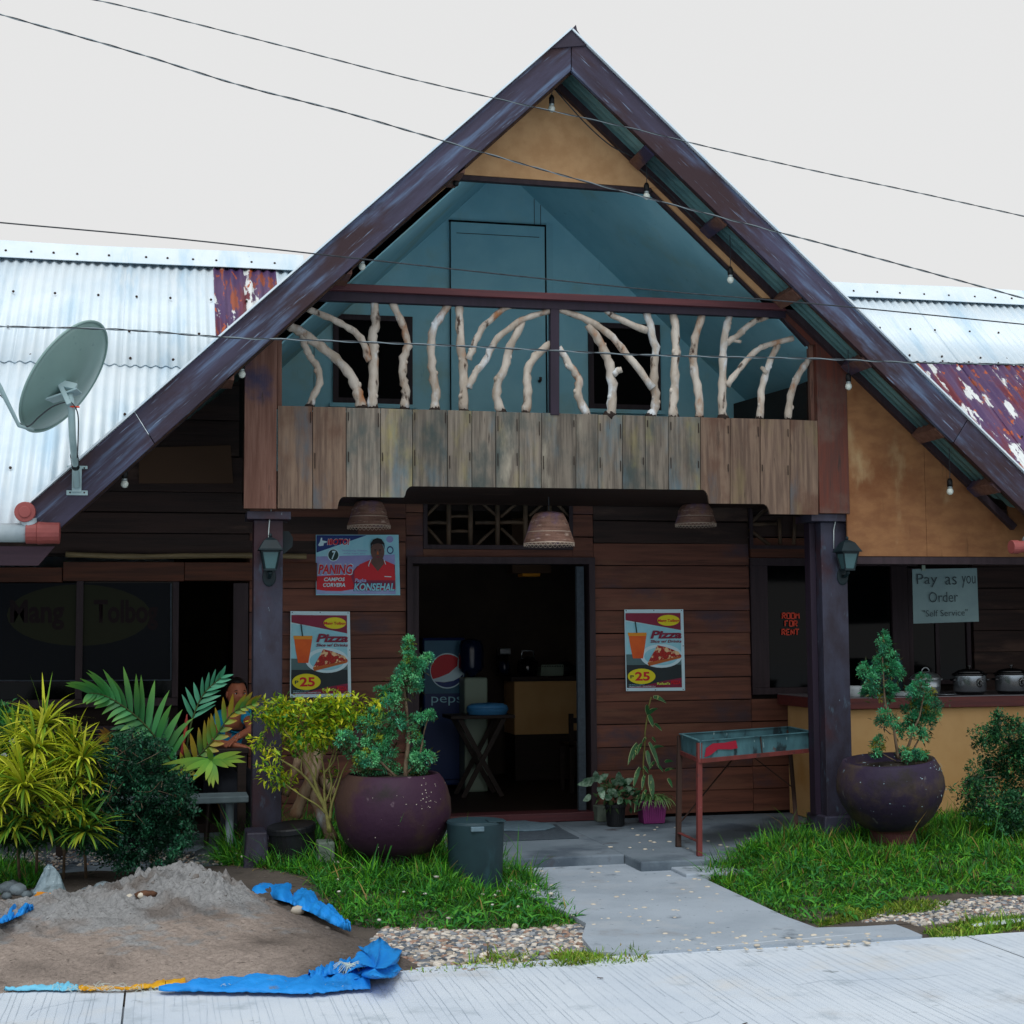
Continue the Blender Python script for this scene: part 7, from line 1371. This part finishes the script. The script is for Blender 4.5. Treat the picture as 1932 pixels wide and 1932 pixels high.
m = MB(); P_ = spline([W(*A_z(*q), 9.68) for q in ((0, 1195), (50, 1250), (120, 1370), (180, 1392), (250, 1330), (330, 1270), (420, 1240), (460, 1255), (490, 1320), (492, 1450), (486, 1590))], 5); m.tube(P_, .0045, 6); m.build('coax_cable', 'cable', sd, smooth=True)
m = MB(); m.tube([W(*A_z(440, 1268), 9.7), W(*A_z(500, 1272), 9.69)], .006, 6); m.build('red_clamp', 'led_red', sd)
# ---------------------------------------------------------------- overhead cables
def wire(pts, lab, Y, r=.0038, pair=True, pitch=.22):
    P_ = spline([W(u, v, Y) for u, v in pts], 14); d0 = P_[0]-P_[6]; d1 = P_[-1]-P_[-7]; d0 /= np.linalg.norm(d0); d1 /= np.linalg.norm(d1); P_ = [P_[0]+d0*q for q in (14, 9, 4)]+P_+[P_[-1]+d1*q for q in (4, 9, 14)]; s_ = [0]
    for a, b_ in zip(P_, P_[1:]): s_.append(s_[-1]+float(np.linalg.norm(b_-a)))
    n = int(s_[-1]/(pitch/8)); S = np.linspace(0, s_[-1], n); Q = np.stack([np.interp(S, s_, [p[i] for p in P_]) for i in range(3)], 1); t = thing('power_line', lab, 'cable', Q[0])
    if pair:
        for ph in (0, math.pi):
            a = S/pitch*2*math.pi+ph+.8*np.sin(S*1.7); m = MB(); m.tube([q+np.array([0, math.cos(x_)*r*1.1, math.sin(x_)*r*1.1]) for q, x_ in zip(Q, a)], r, 5); m.build('strand', 'cable' if ph == 0 else 'cable_steel', t, smooth=True)
    else: m = MB(); m.tube(list(Q[::6]), r*1.3, 6); m.build('strand', 'cable', t, smooth=True)
wire([(-40, -38), (190, 2), (480, 73), (772, 148), (1008, 202), (1200, 244), (1352, 281), (1545, 324), (1720, 361), (1932, 408), (2010, 425)], 'topmost overhead cable crossing the roof peak', 7.0, .0020)
wire([(-40, 14), (0, 27), (250, 98), (450, 160), (640, 209), (830, 264), (1030, 322), (1200, 368), (1352, 408), (1545, 458), (1720, 505), (1932, 563), (2010, 585)], 'second overhead cable from the top, running across the ochre gable panel', 7.0, .0025)
wire([(-40, 416), (0, 420), (320, 449), (640, 484), (950, 518), (1250, 549), (1545, 574), (1932, 612), (2010, 620)], 'third overhead cable, just above the balcony rail', 7.0, .0026, pair=False)
wire([(-40, 613), (0, 616), (225, 622), (430, 637), (560, 641), (800, 650), (1050, 662), (1250, 671), (1545, 677), (1720, 684), (1932, 688), (2010, 690)], 'lowest overhead twisted cable, crossing the driftwood balusters', 7.0, .0027)
# ---------------------------------------------------------------- bench, table, seated woman
bt0, bt1 = W(352, 1508, 11.0), W(472, 1508, 11.0); zb_ = float(bt0[2]); be = thing('bench', 'pale concrete bench with round leg, left of the left pillar', 'bench', (float(bt0[0]), 11.1, 0))
MB().box(bt0[0]-.6, bt1[0]-.01, 10.98, 11.28, zb_-.035, zb_+.012).build('seat', 'bench_top', be, bevel=.008)
lx_ = float(W(433, 1560, 11.12)[0]); MB().tube([(lx_, 11.12, 0), (lx_, 11.12, .1), (lx_, 11.12, zb_-.035)], [.032, .027, .03], 14).build('leg', 'bench_leg', be, smooth=True); MB().tube([(lx_-.75, 11.12, 0), (lx_-.75, 11.12, zb_-.035)], .028, 14).build('leg', 'bench_leg', be, smooth=True)
T_ = lambda x_, y_: (338.1+.1125*x_, 1231.6+.1125*y_)
tz = float(W(*T_(700, 1610), 11.42)[2]); tb = thing('table', 'dark wooden table behind the bench where the woman rests her arms', 'table', (0.0, 11.6, 0))
tx0, tx1 = -.75, float(W(470, 1400, 11.4)[0]); MB().box(tx0, tx1, 11.4, 11.86, tz-.04, tz).build('tabletop', 'dark_wood', tb, bevel=.006)
for x_ in (tx0+.05, tx1-.05):
    for y_ in (11.44, 11.82): MB().box(x_-.03, x_+.03, y_-.03, y_+.03, 0, tz-.04).build('leg', 'dark_wood', tb)
pe = thing('person', 'dark haired woman in turquoise shirt leaning on folded arms, beside left pillar', 'person', (float(W(445, 1400, 11.95)[0]), 11.95, 0))
def P3(x_, y_, Y): return W(*T_(x_, y_), Y)
def skin(name, verts, edges, rad, mat, sub=2, parent=pe, smooth=True):
    org = np.array(ORG[parent.name]); me = bpy.data.meshes.new(name); me.from_pydata([tuple(np.array(v)-org) for v in verts], edges, []); me.materials.append(MATS[mat])
    o = bpy.data.objects.new(name, me); COL.objects.link(o); o.parent = parent; md = o.modifiers.new('skin', 'SKIN'); md.use_smooth_shade = True
    if not me.skin_vertices: 
        bpy.context.view_layer.objects.active = o; me.skin_vertices  # created with the modifier
    for i, r in enumerate(rad): me.skin_vertices[0].data[i].radius = (r, r) if not hasattr(r, '__len__') else r
    me.skin_vertices[0].data[0].use_root = True
    sb = o.modifiers.new('sub', 'SUBSURF'); sb.levels = sb.render_levels = sub
    return o
hip = np.array([float(W(418, 1440, 12.0)[0]), 12.02, .50]); sp1 = P3(740, 1440, 11.98); sp2 = P3(830, 1220, 11.95); nb = P3(930, 1010, 11.9); nk = P3(955, 930, 11.88); hd = P3(970, 760, 11.86)
shR, elR, wrR, hnR = P3(690, 1130, 11.93), P3(470, 1500, 11.68), P3(900, 1545, 11.55), P3(1010, 1560, 11.53)
shL, elL, wrL, hnL = P3(1120, 1010, 11.93), P3(1215, 1290, 11.70), P3(1000, 1400, 11.60), P3(920, 1455, 11.57)
shR[2] = sp2[2]+.06; 
verts = [hip, sp1, sp2, nb, nk, hd, shR, elR, wrR, hnR, shL, elL, wrL, hnL]; rad = [.13, .12, .125, .07, .05, .052, .052, .038, .026, .030, .05, .037, .026, .030]
edges = [(0,1),(1,2),(2,3),(3,4),(4,5),(3,6),(6,7),(7,8),(8,9),(3,10),(10,11),(11,12),(12,13)]
kn = hip+[.05, -.42, .0]; kn2 = hip+[.24, -.40, .0]
for k_ in (kn, kn2):
    i = len(verts); verts += [k_, k_+np.array([0, .05, -.40]), k_+np.array([0, -.10, -.455])]; rad += [.06, .042, .035]; edges += [(0, i), (i, i+1), (i+1, i+2)]
for hnd, wr_, idx in ((hnR, wrR, 9), (hnL, wrL, 13)):
    d = (hnd-wr_)/np.linalg.norm(hnd-wr_); sdv = np.cross(d, [0, 0, 1.]); sdv /= np.linalg.norm(sdv)
    for j, (off, ln) in enumerate(((-.027, .058), (-.009, .070), (.009, .066), (.026, .052))):
        i = len(verts); a = hnd+d*.028+sdv*off; verts += [a, a+d*ln*.5+[0, 0, -.004], a+d*ln+[0, 0, -.014]]; rad += [.0095, .0085, .007]; edges += [(idx, i), (i, i+1), (i+1, i+2)]
    i = len(verts); a = hnd-sdv*.03+d*.0; verts += [a, a-sdv*.022+d*.03]; rad += [.010, .008]; edges += [(idx, i), (i, i+1)]
body = skin('body', verts, edges, rad, 'skin')
sv = [hip+[0, 0, .02], sp1, sp2, (sp2+nb)/2+[0, 0, .01], nb+[0, .01, -.025], shR, (shR+elR)/2, shL, (shL+elL)/2]
skin('shirt', sv, [(0,1),(1,2),(2,3),(3,4),(3,5),(5,6),(3,7),(7,8)], [.145, (.15, .125), (.16, .12), (.12, .09), .065, .068, .062, .066, .06], 'shirt_teal')
skin('trousers', [hip-[0, 0, .02], kn+[0, -.01, 0], kn+[0, .03, -.22], kn+[0, .05, -.42], kn2+[0, -.01, 0], kn2+[0, .03, -.22], kn2+[0, .05, -.42]], [(0,1),(1,2),(2,3),(0,4),(4,5),(5,6)], [.16, .10, .08, .07, .10, .08, .07], 'dark_cloth')
# head: modelled ellipsoid with brow, nose, lips, chin, ears; turned to the right of the frame
hc = P3(965, 690, 11.86); tn = R(22); fwd_ = np.array([math.sin(tn)*.75, -math.cos(tn), -.04]); fwd_ /= np.linalg.norm(fwd_); rt_ = np.cross(fwd_, [0, 0, 1.]); rt_ /= np.linalg.norm(rt_); up_ = np.cross(rt_, fwd_)
vs = []; na, nb_ = 40, 30
for i in range(nb_+1):
    ph = math.pi*i/nb_
    for j in range(na):
        th = 2*math.pi*j/na; x_, y_, zz_ = math.sin(ph)*math.sin(th), math.sin(ph)*math.cos(th), math.cos(ph)   # y_ forward
        w_ = .074*(1-.20*max(0, -zz_)**1.5); d_ = .092; h_ = .112; X1, Y1, Z1 = x_*w_, y_*d_, zz_*h_
        if y_ > 0:
            nz = math.exp(-((x_)/.16)**2)*math.exp(-((zz_+.12)/.16)**2); Y1 += .024*nz; Y1 += .006*math.exp(-((zz_-.22)/.10)**2)*math.exp(-(x_/.5)**2); Y1 -= .010*math.exp(-((abs(x_)-.36)/.15)**2-((zz_-.08)/.10)**2)
            Y1 += .007*math.exp(-(x_/.28)**2-((zz_+.46)/.07)**2); Y1 += .010*math.exp(-(x_/.3)**2-((zz_+.80)/.15)**2); Y1 -= .004*math.exp(-(x_/.5)**2-((zz_+.60)/.06)**2)
        else: Z1 += 0
        vs.append(hc+rt_*X1+fwd_*Y1+up_*Z1)
m = MB(); m.add(vs, [(i*na+j, (i+1)*na+j, (i+1)*na+(j+1) % na, i*na+(j+1) % na) for i in range(nb_) for j in range(na)])
for s_ in (-1, 1): m.ball(hc+rt_*s_*.074+fwd_*-.004+up_*-.005, .026, 10, (.45, .8, 1.15))
m.build('head', 'skin', pe, smooth=True)
def hp(x_, zz_, off=.0): return hc+rt_*x_+up_*zz_+fwd_*off
m = MB()
for s_ in (-1, 1): m.ball(hp(s_*.030, .008, .071), .0125, 10, (1.25, .7, .62))
m.build('eyes', 'eye', pe, smooth=True)
m = MB()
for s_ in (-1, 1): m.ball(hp(s_*.031, .008, .0795), .0058, 8, (1, .5, 1)); m.tube([hp(s_*.014, .026, .084), hp(s_*.030, .033, .082), hp(s_*.048, .026, .070)], [.0025, .0035, .002], 6); m.tube([hp(s_*.017, .010, .079), hp(s_*.030, .0165, .081), hp(s_*.044, .010, .074)], .0018, 5)
m.build('eye_detail', 'iris', pe, smooth=True)
m = MB(); m.tube([hp(-.022, -.050, .081), hp(-.008, -.047, .092), hp(.008, -.047, .092), hp(.022, -.050, .081)], [.003, .0055, .0055, .003], 7); m.tube([hp(-.018, -.053, .082), hp(0, -.057, .092), hp(.018, -.053, .082)], [.003, .006, .003], 7); m.build('lips', 'skin_lip', pe, smooth=True)
vs = []; m = MB()
for i in range(22):
    ph = math.pi*.62*i/21
    for j in range(36):
        th = 2*math.pi*j/36; fr = math.cos(th); lim = .36 if fr > .35 else (.5 if fr > 0 else 1.0); p2 = min(ph, math.pi*.62*(1 if fr <= -.1 else .40+.28*max(0, (.35-fr)/.45) if fr < .35 else .40)); x_, y_, zz_ = math.sin(p2)*math.sin(th), math.sin(p2)*math.cos(th), math.cos(p2)
        vs.append(hc+rt_*x_*.084+fwd_*(y_*.100-.004)+up_*(zz_*.122+.004)+np.array([random.gauss(0, .0008)]*3))
m.add(vs, [(i*36+j, (i+1)*36+j, (i+1)*36+(j+1) % 36, i*36+(j+1) % 36) for i in range(21) for j in range(36)]); m.ball(hc-fwd_*.115+up_*-.02, .045, 14, (1, .9, 1.1)); m.build('hair', 'hair', pe, smooth=True, thick=.004)
m = MB(); m.tube([wrL+[math.cos(a)*.0*0, math.cos(a)*.030, math.sin(a)*.030] for a in np.linspace(0, 2*math.pi, 17)], .003, 5, caps=False); m.ball(hnL+[.01, -.03, .012], .005, 6); m.build('bracelet', 'steel', pe)
st = thing('stool', 'dark stool under the seated woman', 'stool', hip*[1, 1, 0]); MB().lathe([(.17, .37), (.18, .38), (.18, .40), (0, .405)], hip*[1, 1, 0], 20).build('seat', 'dark_wood', st)
for a in (45, 135, 225, 315): MB().tube([hip*[1, 1, 0]+[math.cos(R(a))*.16, math.sin(R(a))*.16, 0], hip*[1, 1, 0]+[math.cos(R(a))*.12, math.sin(R(a))*.12, .375]], .016, 8).build('leg', 'dark_wood', st)
# ---------------------------------------------------------------- inside the doorway
Mz = lambda x_, y_: z('M', x_, y_)
FY = 14.9; a, b_ = W(*Mz(245, 630), FY), W(*Mz(515, 630), FY); fz = float(a[2])
fr = thing('drinks_cooler', 'tall blue soft drink cooler with round red white and blue logo inside the doorway', 'drinks cooler', ((a[0]+b_[0])/2, FY+.3, .06))
MB().box(a[0], b_[0], FY+.03, FY+.6, .10, fz).build('cabinet', 'fridge_blue', fr, bevel=.02)
MB().box(a[0]+.01, b_[0]-.01, FY+.0, FY+.028, .16, fz-.02).build('door', 'fridge_blue', fr, bevel=.008)
zmid = float(W(*Mz(400, 980), FY)[2]); zlow = float(W(*Mz(400, 1060), FY)[2])
MB().box(a[0]+.015, b_[0]-.015, FY-.004, FY-.001, zmid, fz-.03).build('door_print', 'fridge_light', fr)
MB().box(b_[0]-.04, b_[0]-.015, FY-.04, FY-.006, .6, 1.1).build('door_handle', 'mat_grey', fr, bevel=.004)
def cp(pts, Y, mat, name): return MB().add([W(*Mz(x_, y_), Y) for x_, y_ in pts], [tuple(range(len(pts)))]).build(name, mat, fr)
cx_, cy_, rr = 398, 838, 108
cp(ell(cx_, cy_, rr, rr+4, 40), FY-.007, 'p_white', 'logo_disc')
top_ = [(cx_+rr*.96*math.cos(R(t)), cy_+(rr)*.96*math.sin(R(t))) for t in np.linspace(150, 310, 22)]
cp(top_+[(cx_+62, cy_-30), (cx_+10, cy_+15), (cx_-50, cy_+40)], FY-.010, 'p_red', 'logo_red_wave')
bot_ = [(cx_+rr*.96*math.cos(R(t)), cy_+(rr)*.96*math.sin(R(t))) for t in np.linspace(10, 140, 20)]
cp(bot_+[(cx_-20, cy_+72), (cx_+40, cy_+62), (cx_+80, cy_+40)], FY-.010, 'p_navy', 'logo_blue_wave')
TEXTS.clear(); text('pepsi', (Mz(298, 985), Mz(512, 1056)), FY-.008, 'p_sky', fr, bold=-.005); flush_texts()
TY = 14.1; a, b_ = W(*Mz(420, 1110), TY), W(*Mz(825, 1110), TY); tzz = float(W(*Mz(600, 1118), TY)[2]); ft = thing('folding_table', 'small dark folding table with crossed legs inside the doorway', 'table', ((a[0]+b_[0])/2, TY+.2, .06))
MB().box(a[0], b_[0], TY, TY+.45, tzz-.035, tzz).build('tabletop', 'dark_wood', ft, bevel=.006)
for y_ in (TY+.04, TY+.40):
    for s_ in (0, 1): x0_, x1_ = (a[0]+.1, b_[0]-.12) if s_ else (b_[0]-.1, a[0]+.12); MB().bar((x0_, y_+s_*.02, tzz-.035), (x1_, y_+s_*.02, .06), .045, .018, up=(0, 1, 0)).build('leg', 'dark_wood', ft)
p = W(*Mz(650, 1130), TY+.12); p[2] = tzz
ty = thing('blue_tray', 'covered pale blue plastic food tray on the folding table inside the door', 'tray', p); k = pxm(p); w_ = 135*.3/k
m = MB(); m.lathe([(w_*.9, 0), (w_, .05), (w_*1.02, .055), (w_*.98, .055), (w_*.88, .01), (0, .008)], p, 28, sy=.6); m.build('tray', 'blue_plastic', ty, smooth=True)
m = MB(); m.lathe([(w_*.99, .058), (w_*.95, .085), (w_*.75, .105), (0, .11)], p, 28, sy=.6); m.v = [(x_, y_, zz_+random.uniform(-.004, .004)) for x_, y_, zz_ in m.v]; m.build('cover', 'blue_plastic', ty, smooth=True)
CY2 = 15.6
p = W(*Mz(602, 1045), 14.45); ws = thing('water_dispenser', 'cream water dispenser with dark blue bottle between the cooler and the inner counter', 'water dispenser', (p[0], 14.6, .06)); w_ = 76*.3/pxm(p); z1_ = float(W(*Mz(600, 880), 14.6)[2])
MB().box(p[0]-w_, p[0]+w_, 14.62, 14.9, .06, z1_).build('cabinet', 'white_plastic', ws, bevel=.02); MB().lathe([(.04, 0), (.05, .03), (.115, .06), (.125, .1), (.12, .17), (.125, .24), (.12, .31), (.1, .36), (.03, .38), (0, .38)], (p[0]-.02, 14.76, z1_), 24).build('bottle', 'jug_blue', ws, smooth=True)
a, b_ = W(*Mz(820, 905), CY2), W(*Mz(1235, 905), CY2); zt = float(a[2]); zl = float(W(*Mz(900, 1238), CY2)[2])
ic = thing('inner_counter', 'low ochre counter with dark top seen through the doorway', 'counter', (a[0], CY2, .06))
MB().box(a[0], b_[0]+.6, CY2, CY2+.5, zl, zt-.002).build('front_panel', 'ochre_wall', ic); MB().box(a[0]+.01, b_[0]+.6, CY2+.02, CY2+.48, .06, zl-.002).build('dark_base', 'dark_wood', ic); MB().box(a[0]-.04, b_[0]+.62, CY2-.03, CY2+.52, zt, zt+.05).build('top', 'dark_wood', ic, bevel=.005)
def onc(x_): p = W(*Mz(x_, 890), CY2+.15); p[2] = zt+.05; return p
p = onc(800); cm = thing('coffee_maker', 'dark coffee maker with glass jug on the inner counter', 'coffee maker', p); MB().box(p[0]-.12, p[0]+.0, p[1], p[1]+.2, p[2], p[2]+.03).build('base', 'black_gloss', cm); MB().box(p[0]-.12, p[0]-.0, p[1]+.13, p[1]+.2, p[2]+.03, p[2]+.3).build('tower', 'black_gloss', cm); MB().box(p[0]-.12, p[0]+.0, p[1], p[1]+.2, p[2]+.23, p[2]+.3).build('brew_head', 'aluminium', cm, bevel=.01); MB().lathe([(.05, .0), (.065, .04), (.05, .12), (.04, .14)], (p[0]-.06, p[1]+.06, p[2]+.035), 16).build('jug', 'jug_blue', cm, smooth=True)
p = onc(905); kt = thing('kettle', 'dark round kettle beside the coffee maker on the inner counter', 'kettle', p); MB().lathe([(.09, 0), (.12, .06), (.11, .15), (.06, .2), (0, .215)], p, 20).build('kettle_body', 'black_gloss', kt, smooth=True); MB().tube([p+[-.08, 0, .15], p+[-.06, 0, .27], p+[.06, 0, .27], p+[.08, 0, .15]], .009, 8).build('handle', 'steel', kt, smooth=True)
p = onc(1058); bs_ = thing('basket', 'pale plastic lattice basket on the inner counter', 'basket', p); w_ = 70*.3/pxm(p); m = MB()
for i in range(14): x_ = -w_+i*w_*2/13; m.bar(p+[x_, 0, 0], p+[x_, -.015, .115], .008, .004, up=(0, 1, 0))
for h_ in (.0, .03, .06, .09, .115): m.bar(p+[-w_, -.015*h_/.115, h_], p+[w_, -.015*h_/.115, h_], .008, .008)
m.box(p[0]-w_, p[0]+w_, p[1]+.01, p[1]+.2, p[2], p[2]+.09); m.build('lattice', 'white_plastic', bs_)
p = onc(1150); tag(MB().ball(p+[0, .1, .07], .09, 12, (1.6, 1, .8), jit=.06).build('bag', 'black_plastic', loc=tuple(p), smooth=True), 'dark bundle at the right end of the inner counter', 'bag')
p = W(*Mz(915, 245), 14.8); cl_ = thing('ceiling_fixture', 'small dark ceiling light with yellowish diffuser inside the doorway', 'ceiling light', (p[0], 14.8, 2.75)); MB().box(p[0]-.2, p[0]+.2, 14.7, 14.95, p[2]+.03, 2.75).build('housing', 'room_brown', cl_); MB().box(p[0]-.09, p[0]+.09, 14.72, 14.93, p[2], p[2]+.028).build('diffuser', 'p_amber', cl_)
p = W(*Mz(1200, 1300), 14.2); ch = thing('chair', 'dark wooden chair partly hidden by the sliding door edge', 'chair', (p[0], 14.3, .06))
for x_ in (-.05, .33): MB().box(p[0]+x_, p[0]+x_+.04, 14.2, 14.24, .06, float(W(*Mz(1200, 1108), 14.2)[2])).build('back_post', 'dark_wood', ch); MB().box(p[0]+x_, p[0]+x_+.04, 14.56, 14.6, .06, .5).build('leg', 'dark_wood', ch)
MB().box(p[0]-.05, p[0]+.37, 14.2, 14.6, .5, .53).build('seat', 'dark_wood', ch); zc_ = float(W(*Mz(1200, 1108), 14.2)[2])
for dz in (.02, .14, .26): MB().box(p[0]-.008, p[0]+.328, 14.21, 14.23, zc_-dz-.07, zc_-dz-.02).build('back_slat', 'dark_wood', ch)
